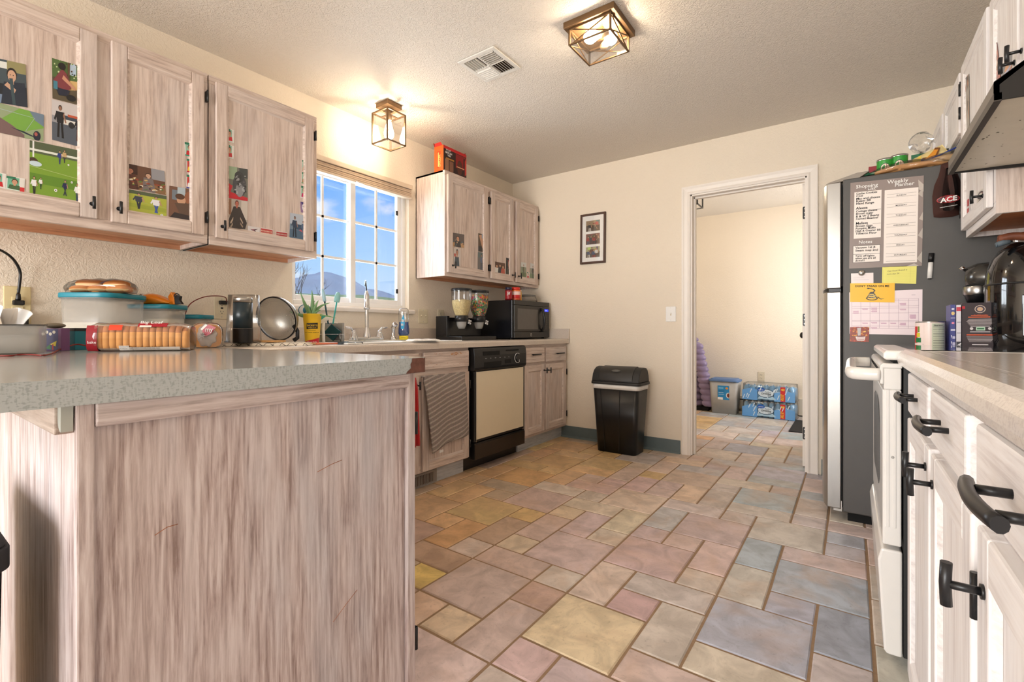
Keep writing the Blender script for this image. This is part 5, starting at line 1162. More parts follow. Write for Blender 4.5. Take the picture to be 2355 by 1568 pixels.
# dish towel with grid lines, board, clear cover with bottle, strainer
M['gridcloth'] = None
m, nt, b_ = nodes('grid_dish_towel'); tcn = N(nt, 'ShaderNodeTexCoord'); mpn = N(nt, 'ShaderNodeMapping'); mpn.inputs['Rotation'].default_value = (0, 0, -.35); nt.links.new(tcn.outputs['Object'], mpn.inputs[0])
sx = N(nt, 'ShaderNodeSeparateXYZ'); nt.links.new(mpn.outputs[0], sx.inputs[0]); prev = None
for ax in ('X', 'Y'):
    mu = N(nt, 'ShaderNodeMath', operation='MULTIPLY'); nt.links.new(sx.outputs[ax], mu.inputs[0]); mu.inputs[1].default_value = 36.0
    fc = N(nt, 'ShaderNodeMath', operation='FRACT'); nt.links.new(mu.outputs[0], fc.inputs[0]); ls = N(nt, 'ShaderNodeMath', operation='LESS_THAN'); nt.links.new(fc.outputs[0], ls.inputs[0]); ls.inputs[1].default_value = .09
    if prev: mxn = N(nt, 'ShaderNodeMath', operation='MAXIMUM'); nt.links.new(prev.outputs[0], mxn.inputs[0]); nt.links.new(ls.outputs[0], mxn.inputs[1]); prev = mxn
    else: prev = ls
mc = N(nt, 'ShaderNodeMixRGB'); nt.links.new(prev.outputs[0], mc.inputs[0]); mc.inputs[1].default_value = lin((240, 232, 218)); mc.inputs[2].default_value = lin((60, 56, 54)); nt.links.new(mc.outputs[0], b_.inputs['Base Color']); b_.inputs['Roughness'].default_value = .9; M['gridcloth'] = m
mb = MB(); ta, tb_ = V((-2.36, 1.06, CT)), V((-2.20, 1.30, CT))
mb.T = Matrix.Translation((-2.375, 1.175, CT)) @ Matrix.Rotation(.95, 4, 'Z')
def cloth(u, v):
    x = (u - .5) * .38; y = (v - .5) * .24; e = min(u, 1 - u, v, 1 - v); return (x, y, .001 + .013 * min(1, e * 14) ** .6 + .0012 * math.sin(x * 60 + y * 30))
mb.sheet(cloth, 30, 20); mb.poly([(-.19, -.12, .0008), (.19, -.12, .0008), (.19, .12, .0008), (-.19, .12, .0008)][::-1])
o = mb.build('dish_towel', 'gridcloth'); origin_to(o, (-2.375, 1.175, CT)); tag(o, 'folded white dish towel with thin black grid lines under the strainer', 'towel')
zt = CT + .0155
mb = MB(); mb.T = Matrix.Translation((-2.37, 1.145, zt)) @ Matrix.Rotation(.95, 4, 'Z'); mb.box((-.10, -.045, 0), (.085, .045, .010)); o = mb.build('wooden_board', M.setdefault('boardw', wood('board_wood', 'X', (206, 156, 96), (220, 176, 118), (180, 130, 78), coolamt=0)), None, .002); origin_to(o, (-2.37, 1.145, zt)); tag(o, 'small light wooden board lying on the dish towel', 'board')
cv = thing('thermos_bottle', 'black insulated bottle with steel top standing in front of the clear pitcher', 'bottle', (-2.325, 1.020, zt + .0))
bc = (-2.325, 1.020, zt + .0002)
mb = MB(); mb.lathe([(.0405, 0), (.0415, .004), (.0410, .066), (.0412, .067)], bc, 28, caps=True); mb.build('bottle_base', 'blackpl', cv)
mb = MB(); mb.lathe([(.0400, .068), (.0400, .184)], bc, 28, caps=True); mb.build('bottle_body', M.setdefault('slatebl', plain('dark_slate_plastic', (30, 44, 50), .3)), cv)
mb = MB(); mb.lathe([(.0395, .185), (.0395, .203), (.037, .210), (.02, .211)], bc, 28, caps=True); mb.build('steel_cap', 'steel', cv)
cs = thing('clear_pitcher', 'tall clear plastic pitcher standing upside down behind the black bottle', 'pitcher', (-2.40, 1.105, zt))
mb = MB(); mb.T = Matrix.Translation((-2.400, 1.058, zt + .0)) @ Matrix.Rotation(.62, 4, 'Z'); mb.rrect((0, 0), .078, .034, .001, .226, .025, top=.86, smooth=True); mb.build('pitcher_body', 'wrap', cs)
mb = MB(); mb.T = Matrix.Translation((-2.400, 1.058, zt + .0)) @ Matrix.Rotation(.62, 4, 'Z'); mb.rrect((0, 0), .081, .038, .001, .008, .025); mb.build('pitcher_rim', 'wrap', cs)
# mesh strainer standing on its rim
m, nt, b_ = nodes('steel_mesh'); tcn = N(nt, 'ShaderNodeTexCoord'); sx = N(nt, 'ShaderNodeSeparateXYZ'); nt.links.new(tcn.outputs['Object'], sx.inputs[0]); outs = []
for ax in ('X', 'Y', 'Z'):
    mu = N(nt, 'ShaderNodeMath', operation='MULTIPLY'); nt.links.new(sx.outputs[ax], mu.inputs[0]); mu.inputs[1].default_value = 2200.0
    si = N(nt, 'ShaderNodeMath', operation='SINE'); nt.links.new(mu.outputs[0], si.inputs[0]); outs.append(si)
a_ = N(nt, 'ShaderNodeMath', operation='MULTIPLY'); nt.links.new(outs[0].outputs[0], a_.inputs[0]); nt.links.new(outs[2].outputs[0], a_.inputs[1])
a2_ = N(nt, 'ShaderNodeMath', operation='ADD'); nt.links.new(a_.outputs[0], a2_.inputs[0]); nt.links.new(outs[1].outputs[0], a2_.inputs[1])
gt = N(nt, 'ShaderNodeMath', operation='LESS_THAN'); nt.links.new(a2_.outputs[0], gt.inputs[0]); gt.inputs[1].default_value = .25
b_.inputs['Base Color'].default_value = lin((176, 172, 164)); b_.inputs['Metallic'].default_value = .9; b_.inputs['Roughness'].default_value = .35
mt_ = N(nt, 'ShaderNodeMath', operation='MULTIPLY_ADD'); nt.links.new(gt.outputs[0], mt_.inputs[0]); mt_.inputs[1].default_value = .5; mt_.inputs[2].default_value = .45; nt.links.new(mt_.outputs[0], b_.inputs['Alpha']); M['mesh'] = m
sr = thing('mesh_strainer', 'round steel mesh strainer bowl standing on edge beside the clear pitcher', 'strainer', (-2.44, 1.235, zt))
Ts = Matrix.Translation((-2.462, 1.245, zt + .1175)) @ Matrix.Rotation(.42, 4, 'Z') @ Matrix.Rotation(math.radians(104), 4, 'X')
mb = MB(); mb.T = Ts; Rs = .113; mb.lathe([(Rs, 0), (Rs * .985, -.015), (Rs * .93, -.035), (Rs * .80, -.058), (Rs * .6, -.074), (Rs * .3, -.083), (.002, -.085)], seg=36); mb.build('mesh_bowl', 'mesh', sr)
mb = MB(); mb.T = Ts; mb.lathe([(Rs - .002, -.0005), (Rs + .003, -.0005), (Rs + .003, -.013), (Rs - .001, -.013), (Rs - .002, -.0005)], seg=40); mb.build('steel_rim', 'steel', sr)
mb = MB(); mb.T = Ts; mb.lathe([(Rs + .0031, .0002), (Rs + .0031, -.002), (Rs - .003, -.002), (Rs - .003, .0002), (Rs + .0031, .0002)], seg=40); mb.build('dark_rim_edge', 'blackpl', sr)
mb = MB(); c = V((-2.395, 1.315, zt)); mb.tube([c + V((0, 0, .085)) - Rv * .012, c + V((0, 0, .055)) + Rv * .008, c + V((0, 0, .02)) + Rv * .008, c + V((0, 0, .006)) - Rv * .012], .0055, 8, flat=2.0); mb.build('rubber_handle', 'blackpl', sr)

# wooden spoon, spatula
sp = thing('wooden_spoon', 'pale wooden spoon lying at the counter edge by the yellow cup', 'spoon', (-2.4477, 1.4226, 0.9020)); a0 = V((-2.33, 1.255, CT + .006)); a1 = V((-2.27, 1.42, CT + .006))
mb = MB(); mb.tube([a0, (a0 + a1) / 2, a1], .0045, 8); mb.ball(a0 - (a1 - a0).normalized() * .018, (.022, .016, .0055)); mb.build('spoon_body', M.setdefault('spoonw', plain('pale_wood', (222, 184, 134), .6, var=.05)), sp)
sp2 = thing('spatula', 'coral and black handled spatula lying at the counter edge', 'spatula', (-2.25, 1.45, CT)); a0 = V((-2.262, 1.345, CT + .006)); a1 = V((-2.225, 1.445, CT + .006)); a2 = V((-2.180, 1.565, CT + .006))
MB().tube([a0, a1], .0045, 8).build('spatula_neck', M.setdefault('coral', plain('coral_silicone', (222, 120, 86), .5)), sp2); MB().tube([a1, (a1 + a2) / 2, a2], [.006, .0075, .0065], 10).build('spatula_handle', M['slatebl'], sp2)

# yellow cup with aloe
yc = V((-2.415, 1.418, CT)); cup = thing('yellow_cup', 'tall yellow paper cup with black and red print used as an aloe pot', 'cup', yc)
mb = MB(); mb.lathe([(.0, .001), (.034, .001), (.0345, .004), (.047, .162), (.0485, .163), (.0485, .160)], yc, 32, 0); mb.build('cup_body', 'yellow', cup)
MB().lathe([(.0, .150), (.0462, .150)], yc, 24).build('soil', M.setdefault('soil', plain('dark_soil', (60, 44, 34), .95, bmp=.5)), cup)
def oncup(x, z, e=.0008):   # x = metres around, facing the camera
    ang = math.atan2(-(yc.y) - .0162, -yc.x - .0558) ; r = .0345 + (.0125) * (z / .16) + e; a_ = ang + x / r; return yc + V((r * math.cos(a_), r * math.sin(a_), z))
def cpatch(mb, x0, x1, z0, z1, c, skew=0, n=10, e=.0006):
    mb.col = lin(c); I = [[mb.vert(oncup(x0 + (x1 - x0) * i / n, z0 + (z1 - z0) * j + skew * i / n, e)) for j in (0, 1)] for i in range(n + 1)]
    for i in range(n): mb.face((I[i][0], I[i + 1][0], I[i + 1][1], I[i][1]))
mb = MB(); cpatch(mb, -.030, .030, .080, .112, (36, 30, 26), .003); mb.col = lin((206, 36, 50)); n = 16
I = [[mb.vert(oncup(-.045 + .09 * i / n, z, .0006)) for z in (.003, .014 + .022 * i / n)] for i in range(n + 1)]
for i in range(n): mb.face((I[i][0], I[i + 1][0], I[i + 1][1], I[i][1]))
cpatch(mb, -.018, .018, .0735, .075, (60, 50, 30)); mb.build('printed_bands', 'print', cup)
fw = (V((-.0558, -.0162, 0)) - V((yc.x, yc.y, 0))).normalized(); rg = V((0, 0, 1)).cross(fw).normalized() 
if rg.dot(Rv) < 0: rg = -rg
mb = MB(); o_ = yc + fw * .0425; mb.text("DICKEY'S", o_ + V((0, 0, .096)) + fw * .0010, rg, (0, 0, 1), .0125, align='C', bold=.012); mb.text('BARBECUE PIT', o_ + V((0, 0, .086)) + fw * .0010, rg, (0, 0, 1), .0065, align='C'); mb.build('white_lettering', 'yellow', cup)
mb = MB(); mb.text('EAT. DRINK. BARBECUE', yc + fw * .0405 + V((0, 0, .060)), rg, (0, 0, 1), .0062, align='C', bold=.01); mb.build('dark_lettering', 'ink', cup)
mb = MB(); mb.text('Coca-Cola', yc + fw * .0375 + V((0, 0, .009)), rg, (0, 0, 1), .011, align='C'); mb.build('cola_lettering', 'winek', cup)
M['aloe'] = plain('aloe_leaf', (112, 152, 100), .45, var=.15, vscale=20)
al = thing('aloe_plant', 'green aloe plant with pointed arching leaves growing in the yellow cup', 'plant', yc + V((0, 0, .1505)))
def leaf(p0, p1, p2, w):
    p0, p1, p2 = V(p0), V(p1), V(p2); mb = MB(); n = 10; rings = []
    for i in range(n + 1):
        t_ = i / n; p = p0 * (1 - t_) ** 2 + p1 * 2 * t_ * (1 - t_) + p2 * t_ * t_; dd = ((p1 - p0) * (1 - t_) + (p2 - p1) * t_).normalized(); sd = dd.cross(fw).normalized(); ww = w * (1 - t_) ** .8 * (.75 + .6 * t_ * (1 - t_)) + .0006
        rings.append([p + sd * ww * math.cos(a_) + fw * (.45 * ww * math.sin(a_)) for a_ in [2 * math.pi * j / 10 for j in range(10)]])
    mb.loft(rings, 0, True, True); return mb.build('leaf', 'aloe', al)
s0 = yc + V((0, 0, .152))
for dx, dz, mx_, mz, w, f_ in ((-.060, .130, -.034, .05, .015, 0), (-.002, .140, .004, .07, .016, .01), (.032, .085, .014, .055, .013, .02), (.090, .072, .026, .06, .012, 0), (-.110, .022, -.05, -.005, .017, .01), (.12, -.012, .04, .012, .008, .03), (.015, .085, -.012, .05, .010, -.02), (-.02, .06, -.018, .04, .009, .02), (.045, .03, .02, .03, .010, .02)):
    leaf(s0 + rg * mx_ * .2 + fw * f_ * .5, s0 + rg * mx_ + fw * f_ + V((0, 0, mz)), s0 + rg * dx + fw * f_ + V((0, 0, dz)), w)
# round scrub brush leaning in the leaves and tie
sb = thing('dish_brush', 'round white and blue dish brush standing behind the aloe leaves', 'brush', yc - fw * .07 + V((0, 0, 0)))
c = yc - fw * .075 - rg * .038 + V((0, 0, .185)); mb = MB(); rings = []
mb.T = Matrix.Translation(c) @ fw.to_track_quat('Z', 'Y').to_matrix().to_4x4(); mb.lathe([(.0, -.004), (.026, -.004), (.028, .004), (.0, .006)], seg=24); mb.build('brush_head', 'white', sb)
mb = MB(); mb.T = Matrix.Translation(c) @ fw.to_track_quat('Z', 'Y').to_matrix().to_4x4(); mb.lathe([(.0, .0065), (.013, .0075), (.013, .0085), (.0, .009)], seg=18, sx=.7, sy=1.3); mb.lathe([(.026, -.006), (.033, -.012), (.030, -.016), (.024, -.008)], seg=30); mb.build('brush_trim', M.setdefault('bluepl', plain('blue_plastic', (40, 120, 150), .35)), sb)
MB().tube([c + V((0, 0, -.02)), c + V((0, 0, -.10)), V((c.x, c.y, CT + .001))], .005, 8).build('handle', 'white', sb)

# sink caddy with brushes and sponge
cd = V((-2.53, 1.605, CT)); kd = thing('sink_caddy', 'grey metal sink caddy with wire front holding brushes and a scrub pad', 'caddy', cd)
Tc = Matrix.Translation(cd) @ Matrix.Rotation(.80, 4, 'Z')
mb = MB(); mb.T = Tc
for a, b in (((-.070, .022, .012), (.070, .024, .118)), ((-.070, -.030, .012), (-.068, .024, .118)), ((.068, -.030, .012), (.070, .024, .118)), ((-.070, -.030, .010), (.070, .024, .013)), ((-.070, -.031, .012), (.030, -.029, .112))): mb.box(a, b)
mb.build('holder_box', M.setdefault('cadd', plain('brushed_grey_metal', (150, 150, 148), .35, .8)), kd)
mb = MB(); mb.T = Tc
for a, b in (((-.070, .024, .118), (.070, .024, .118)), ((.070, .024, .118), (.070, .024, .0)), ((-.075, -.062, .052), (.080, -.062, .052)), ((.080, -.062, .052), (.070, .0, .052)), ((-.075, -.062, .052), (-.07, 0, .052)), ((.06, -.055, .05), (.06, -.03, .0))): mb.tube([a, b], .002, 6)
mb.build('wire_frame', 'chrome', kd)
mb = MB(); mb.T = Tc; mb.box((-.085, -.065, .0008), (.095, .04, .0095)); mb.build('drip_tray', M['slatebl'], kd, .003)
mb = MB(); mb.T = Tc @ Matrix.Translation((.018, -.046, .062)) @ Matrix.Rotation(.7, 4, 'Y'); mb.box((-.034, -.011, -.034), (.034, .011, .034)); o = mb.build('scrub_pad', M.setdefault('padg', plain('dark_green_scrub_pad', (20, 62, 66), .95, bmp=.6, bscale=300))); origin_to(o, Tc @ V((.018, -.046, .014))); tag(o, 'dark green scrub pad tilted behind the wire of the sink caddy', 'sponge')
def brushy(name, label, col1, col2, b0, b1, headw, headl):
    b0, b1 = V(b0), V(b1); d_ = (b1 - b0).normalized(); t = thing(name, label, 'brush', b0); q = b1 - d_ * headl
    MB().tube([b0, (b0 + q) / 2, q], [.006, .0045, .005], 8).build('handle', col1, t)
    mb = MB(); rings = []
    for k in range(7):
        w_ = headw * (.5 + .5 * math.sin(math.pi * min(1, .25 + k / 9))) * (1 if k < 6 else .7); p = q + d_ * (headl * k / 6); sd = d_.cross(fw).normalized()
        rings.append([p + sd * w_ * math.cos(a_) + fw * (.008 * math.sin(a_)) for a_ in [2 * math.pi * j / 12 for j in range(12)]])
    mb.loft(rings, 0, True, True); mb.build('head', col2, t); return t
M['tealD'] = plain('dark_teal_plastic', (22, 70, 76), .35); M['frost'] = plain('pale_blue_silicone', (160, 196, 206), .35); M['frost2'] = plain('pale_teal_silicone', (138, 190, 188), .35); M['teal2'] = plain('bright_teal_plastic', (60, 178, 172), .35)
brushy('spatula_brush', 'dark teal handled brush with pale blue head leaning left in the caddy', 'tealD', 'frost', Tc @ V((.000, .0, .020)), (-2.5586, 1.5710, 1.2168), .010, .075)
brushy('spatula_brush', 'bright teal spatula with pale teal head leaning right in the caddy', 'teal2', 'frost2', Tc @ V((-.004, .01, .020)), (-2.5287, 1.6541, 1.2006), .017, .060)
wb = thing('dish_wand', 'white and teal dish wand lying between the cup and the caddy', 'brush', (-2.49, 1.60, CT)); c = V((-2.4708, 1.5233, 1.0344))
mb = MB(); mb.T = Matrix.Translation(c) @ Matrix.Rotation(.6236, 4, 'Z') @ Matrix.Rotation(-.5, 4, 'Y'); mb.ball((0, 0, 0), (.036, .014, .015)); mb.build('wand_body', 'white', wb); MB().tube([c, c - Rv * .004 + V((0, 0, -.05)), V((c.x, c.y, CT + .001))], .008, 8).build('wand_handle', 'white', wb)
mb = MB(); mb.T = Matrix.Translation(c + V((0, 0, .006)) - Rv * .008) @ Matrix.Rotation(.6236, 4, 'Z') @ Matrix.Rotation(-.5, 4, 'Y'); mb.ball((0, -.004, .004), (.026, .013, .012)); mb.build('wand_grip', 'teal2', wb)
def qz(p, z): p = V(p); p.z = z; return p

# faucet, sprayer, soap
fc = V((-2.645, 1.945, CT + .0095)); fa = thing('faucet', 'chrome kitchen faucet with tall gooseneck spout and two lever handles', 'faucet', fc)
mb = MB(); mb.box((fc.x - .025, fc.y - .125, fc.z), (fc.x + .025, fc.y + .125, fc.z + .022)); mb.build('deck_plate', 'nickel', fa, .008, 3)
mb = MB(); mb.lathe([(.026, .0), (.024, .02), (.017, .045), (.014, .07), (.0125, .075)], fc + V((0, 0, .012)), 24); mb.lathe([(.0125, .08), (.0125, .205)], fc, 20); mb.build('spout_column', 'chrome', fa)
mb = MB(); mb.lathe([(.013, .200), (.0205, .206), (.0205, .216), (.0175, .224), (.0165, .262), (.0145, .300), (.0085, .322), (.004, .328)], fc, 22, caps=True); mb.build('spray_sleeve', 'chrome', fa)
mb = MB(); p = fc + V((0, 0, .322)); mb.tube(bez(p, p + V((.01, -.02, .065)), p + V((.065, -.055, .085)), p + V((.085, -.075, .025)), 14), .0048, 10); mb.build('gooseneck', M.setdefault('dkchrome', plain('dark_chrome', (96, 104, 110), .2, 1.0)), fa)
for sg in (-1, 1):
    b = fc + V((0, sg * .102, .02)); mb = MB(); mb.lathe([(.030, -.019), (.029, -.004), (.024, .012), (.016, .032), (.012, .045), (.003, .05)], b, 24, caps=True); mb.tube([b + V((0, 0, .042)), b + V((.0, sg * .02, .060)), b + V((.004, sg * .065, .066))], [.010, .0075, .005], 10); mb.build('lever_handle', 'chrome', fa)
spy = V((-2.645, 2.165, CT + .0095)); sp3 = thing('sink_sprayer', 'chrome pull out side sprayer standing right of the faucet', 'sprayer', spy)
mb = MB(); mb.lathe([(.024, 0), (.021, .012), (.014, .022), (.012, .03), (.013, .06), (.016, .085)], spy, 18); mb.build('sprayer_body', 'chrome', sp3); mb = MB(); mb.tube([spy + V((0, 0, .08)), spy + V((.006, .004, .100)), spy + V((.022, .006, .112))], [.016, .018, .016], 12); mb.build('sprayer_head', 'chrome', sp3)
sc0 = V((-2.615, 2.235, CT + .0095)); sp4 = thing('dish_soap', 'clear bottle of blue dish soap standing beside the sink', 'bottle', sc0)
Tq = Matrix.Translation(sc0) @ Matrix.Rotation(.7, 4, 'Z')
def prof(mb, pts, sx=.036, sy=.020):
    mb.T = Tq; mb.lathe(pts, seg=24, sx=sx, sy=sy, caps=True); return mb
prof(MB(), [(.86, .030), (1.02, .045), (1.0, .08), (.88, .110), (.93, .124)]).build('blue_soap', M.setdefault('soapb', plain('blue_soap', (14, 74, 150), .1, coat=.5)), sp4)
prof(MB(), [(.88, .028), (1.06, .045), (1.05, .08), (.93, .112), (1.0, .15), (1.0, .195), (.92, .213), (.6, .222)]).build('bottle_shell', 'wrap', sp4)
prof(MB(), [(.80, .0005), (.88, .004), (.88, .029)]).build('yellow_cap', M.setdefault('soapy', plain('yellow_cap', (240, 216, 40), .4)), sp4)
mb = MB(); n_ = Tq.to_3x3() @ V((0, -1, 0)); P = lambda x, y: Tq @ V((-.024 + .040 * x, -.0225, .075 + .105 * y)); paint(mb, P, n_, [('p', [(.2, .0), (.7, .0), (.85, .35), (.8, .7), (.6, 1), (.45, .8), (.15, .45)], (34, 170, 226)), ('r', .2, .22, .62, .36, (214, 226, 236)), ('e', .5, .55, .25, .09, (236, 240, 246))]); mb.build('soap_label', 'print', sp4)
mb = MB(); mb.text('Dawn', Tq @ V((-.004, -.0232, .129)), Tq.to_3x3() @ V((1, 0, 0)), (0, 0, 1), .012, align='C', bold=.01); mb.text('ULTRA', Tq @ V((-.006, -.0232, .101)), Tq.to_3x3() @ V((1, 0, 0)), (0, 0, 1), .0065, align='C'); mb.text('NEW SCENT', Tq @ V((.0, -.0183, .012)), Tq.to_3x3() @ V((1, 0, 0)), (0, 0, 1), .0055, align='C'); mb.build('label_lettering', 'ink', sp4)
mb = MB(); mb.T = Matrix.Translation((-2.19, 2.02, CT + .0105)) @ Matrix.Rotation(1.35, 4, 'Z')
def rag(u, v): x = (u - .5) * .20; y = (v - .5) * .10; e = min(u, 1 - u, v, 1 - v); return (x, y, .0005 + .010 * min(1, e * 10) ** .6 + .002 * math.sin(x * 90) * math.cos(y * 70) * min(1, e * 10))
mb.sheet(rag, 24, 12); mb.poly([(-.10, -.05, 0.0004), (-.10, .05, .0004), (.10, .05, .0004), (.10, -.05, .0004)]); o = mb.build('dish_cloth', M.setdefault('ragw', plain('speckled_cloth', (226, 222, 216), .9, var=.12, vscale=90))); origin_to(o, (-2.19, 2.02, CT + .0105)); tag(o, 'small white speckled dish cloth lying on the sink rim', 'cloth')

# towels on the sink cabinet doors
M['taupe'] = None
m, nt, b_ = nodes('taupe_terry'); tcn = N(nt, 'ShaderNodeTexCoord'); mpn = N(nt, 'ShaderNodeMapping'); mpn.inputs['Rotation'].default_value = (-.28, 0, 0); nt.links.new(tcn.outputs['Object'], mpn.inputs[0]); wv = N(nt, 'ShaderNodeTexWave', Scale=11.0, Distortion=1.2, Detail=2.0); wv.bands_direction = 'Z'; nt.links.new(mpn.outputs[0], wv.inputs['Vector'])
rp = N(nt, 'ShaderNodeValToRGB'); nt.links.new(wv.outputs['Fac'], rp.inputs[0]); rp.color_ramp.elements[0].color = lin((184, 158, 142)); rp.color_ramp.elements[1].color = lin((146, 124, 112)); rp.color_ramp.elements[0].position = .12; rp.color_ramp.elements[1].position = .4
fz = N(nt, 'ShaderNodeTexNoise', Scale=160.0, Detail=4.0); nt.links.new(tcn.outputs['Object'], fz.inputs['Vector']); mx2 = N(nt, 'ShaderNodeMixRGB', blend_type='OVERLAY'); mx2.inputs[0].default_value = .55; nt.links.new(rp.outputs[0], mx2.inputs[1]); nt.links.new(fz.outputs['Color'], mx2.inputs[2])
hs = N(nt, 'ShaderNodeHueSaturation'); hs.inputs['Saturation'].default_value = .55; nt.links.new(mx2.outputs[0], hs.inputs['Color']); nt.links.new(hs.outputs[0], b_.inputs['Base Color']); b_.inputs['Roughness'].default_value = .95; bp = N(nt, 'ShaderNodeBump', Strength=.9, Distance=.006); nt.links.new(fz.outputs['Fac'], bp.inputs['Height']); nt.links.new(bp.outputs[0], b_.inputs['Normal']); M['taupe'] = m
mb = MB()
def towel(u, v):
    w0, w1 = 1.965 + .050 * v ** .7 , 2.335 + .040 * v; y = w0 + (w1 - w0) * u; z = .694 - .415 * v - .048 * v * (1 - u) ** 1.0 + .035 * v * u * (1 - u)
    z -= .012 * (1 - math.cos(u * 3)) * (1 - v); x = XL + .640 + .018 * min(1, v * 5) + .012 * math.sin(u * 9 + v) * v + .012 * (1 - u) * v
    if v < .06: x = XL + .632 + .030 * (v / .06); z = .694 + .003 * math.sin(math.pi * v / .06)
    return (x, y, z)
mb.sheet(towel, 34, 40); tw = mb.build('hand_towel', 'taupe', None, solid=.009); origin_to(tw, (XL + .645, 2.15, .694)); tag(tw, 'taupe ribbed terry towel hung over the right sink cabinet door', 'towel', 'towels hung on the sink cabinet')
tg = MB(); tg.box((XL + .668, 2.085, .218), (XL + .6705, 2.118, .233)); tgo = tg.build('care_tag', 'white', tw); 
mb = MB()
def towel2(u, v):
    y = 1.878 + (.040 + .022 * v) * u + .002 * v; z = .690 - .400 * v + .006 * u; x = XL + .640 + .016 * min(1, v * 6) + .007 * math.sin(u * 12) * (.4 + v); return (x, y, z)
mb.sheet(towel2, 24, 24); t2 = mb.build('hand_towel', 'red', None, solid=.008); origin_to(t2, (XL + .645, 1.90, .69)); tag(t2, 'bright red dish towel hanging on the left sink cabinet door', 'towel', 'towels hung on the sink cabinet')

# ------------------------------------------------------------------ right end of the window counter: dispenser, microwave and what stands on it
dp = thing('cereal_dispenser', 'black double cereal dispenser with oat rings in one canister and coloured cereal in the other', 'cereal dispenser', (-2.52, 2.82, CT))
Td = Matrix.Translation((-2.50, 2.81, CT)) @ Matrix.Rotation(math.pi / 2, 4, 'Z')        # local x along the wall, local -y towards the room
def dbox(mb, a, b, mi=0): mb.T = Td; mb.box(a, b, mi); return mb
dbox(dbox(MB(), (-.205, -.10, .0008), (.215, .17, .030)), (-.205, .05, .030), (-.175, .17, .185)).build('base', 'blackpl', dp, .004)
dbox(MB(), (-.20, .06, .03), (.21, .165, .175)).build('back_column', 'blackpl', dp, .006)
oats = (232, 200, 150)
M['oats'] = plain('oat_rings', oats, .9, var=.25, vscale=110, bmp=1.0, bscale=130)
m, nt, b_ = nodes('coloured_cereal'); tcn = N(nt, 'ShaderNodeTexCoord'); vo = N(nt, 'ShaderNodeTexVoronoi', Scale=85.0); nt.links.new(tcn.outputs['Object'], vo.inputs['Vector']); sx = N(nt, 'ShaderNodeSeparateColor'); nt.links.new(vo.outputs['Color'], sx.inputs[0]); rp = N(nt, 'ShaderNodeValToRGB'); nt.links.new(sx.outputs[0], rp.inputs[0]); rp.color_ramp.interpolation = 'CONSTANT'
cols = [(0, (70, 140, 84)), (.22, (196, 74, 84)), (.4, (150, 170, 120)), (.55, (226, 150, 70)), (.68, (140, 110, 130)), (.8, (220, 196, 150)), (.9, (60, 110, 70))]
rp.color_ramp.elements[0].position = 0; rp.color_ramp.elements[0].color = lin(cols[0][1]); rp.color_ramp.elements[1].position = .22; rp.color_ramp.elements[1].color = lin(cols[1][1])
for p_, c_ in cols[2:]: e = rp.color_ramp.elements.new(p_); e.color = lin(c_)
nt.links.new(rp.outputs[0], b_.inputs['Base Color']); b_.inputs['Roughness'].default_value = .7; bp = N(nt, 'ShaderNodeBump', Strength=.8, Distance=.006, Invert=True) if False else N(nt, 'ShaderNodeBump', Strength=.8, Distance=.006); nt.links.new(vo.outputs['Distance'], bp.inputs['Height']); nt.links.new(bp.outputs[0], b_.inputs['Normal']); M['loops'] = m
for k, (cxl, fill, ftop, lbl) in enumerate(((-.108, 'oats', .305, None), (.102, 'loops', .358, None))):
    c = Td @ V((cxl, -.01, 0))
    pf = [(.048, .186), (.052, .20), (.066, .235), (.074, .275), (.077, .31), (.078, .380)]
    cn = MB().lathe(pf, c, 32).build('canister', 'glass', dp)
    MB().lathe([(.0, .379), (.080, .379), (.082, .384), (.082, .390), (.078, .396), (.0, .398)], c, 32).build('canister_lid', M.setdefault('lidblk', plain('smoky_black_lid', (34, 36, 40), .2)), dp)
    f = [(r * .965, z) for r, z in pf if z < ftop]; r_last = f[-1][0]; f += [(r_last + .001, ftop), (r_last * .7, ftop + .006), (.002, ftop + .008)]
    MB().lathe([(.0, .188)] + f, c, 32).build('cereal', fill, dp)['kind'] = 'stuff'
    MB().lathe([(.050, .142), (.053, .145), (.053, .186), (.048, .190)], c, 28, caps=True).build('collar', 'blackpl', dp)
    MB().lathe([(.020, .088), (.026, .090), (.036, .115), (.040, .142)], c, 24).build('chute', M.setdefault('chut', milky('frosted_chute', (206, 204, 200), .6)), dp)
    if k: MB().lathe([(.0, .090), (.022, .092), (.024, .102), (.0, .104)], c, 16).build('spilled_cereal', 'loops', dp)['kind'] = 'stuff'
    kb = Td @ V((cxl + .0, -.055, .132)); sd = (Td.to_3x3() @ V((0, -1, 0)))
    kb = Td @ V((cxl + .052, -.035, .140)); mb = MB(); mb.cyl(kb, kb + sd * .012, .012, seg=14)
    for q in range(4):
        a_ = q * math.pi / 2 + .5; dv = (Td.to_3x3() @ V((math.cos(a_), 0, math.sin(a_)))); mb.ball(kb + sd * .012 + dv * .014, (.009, .009, .009), 0, 10, 6)
    mb.build('turning_knob', M.setdefault('kclear', plain('clear_chrome_knob', (214, 214, 216), .12, .5)), dp)

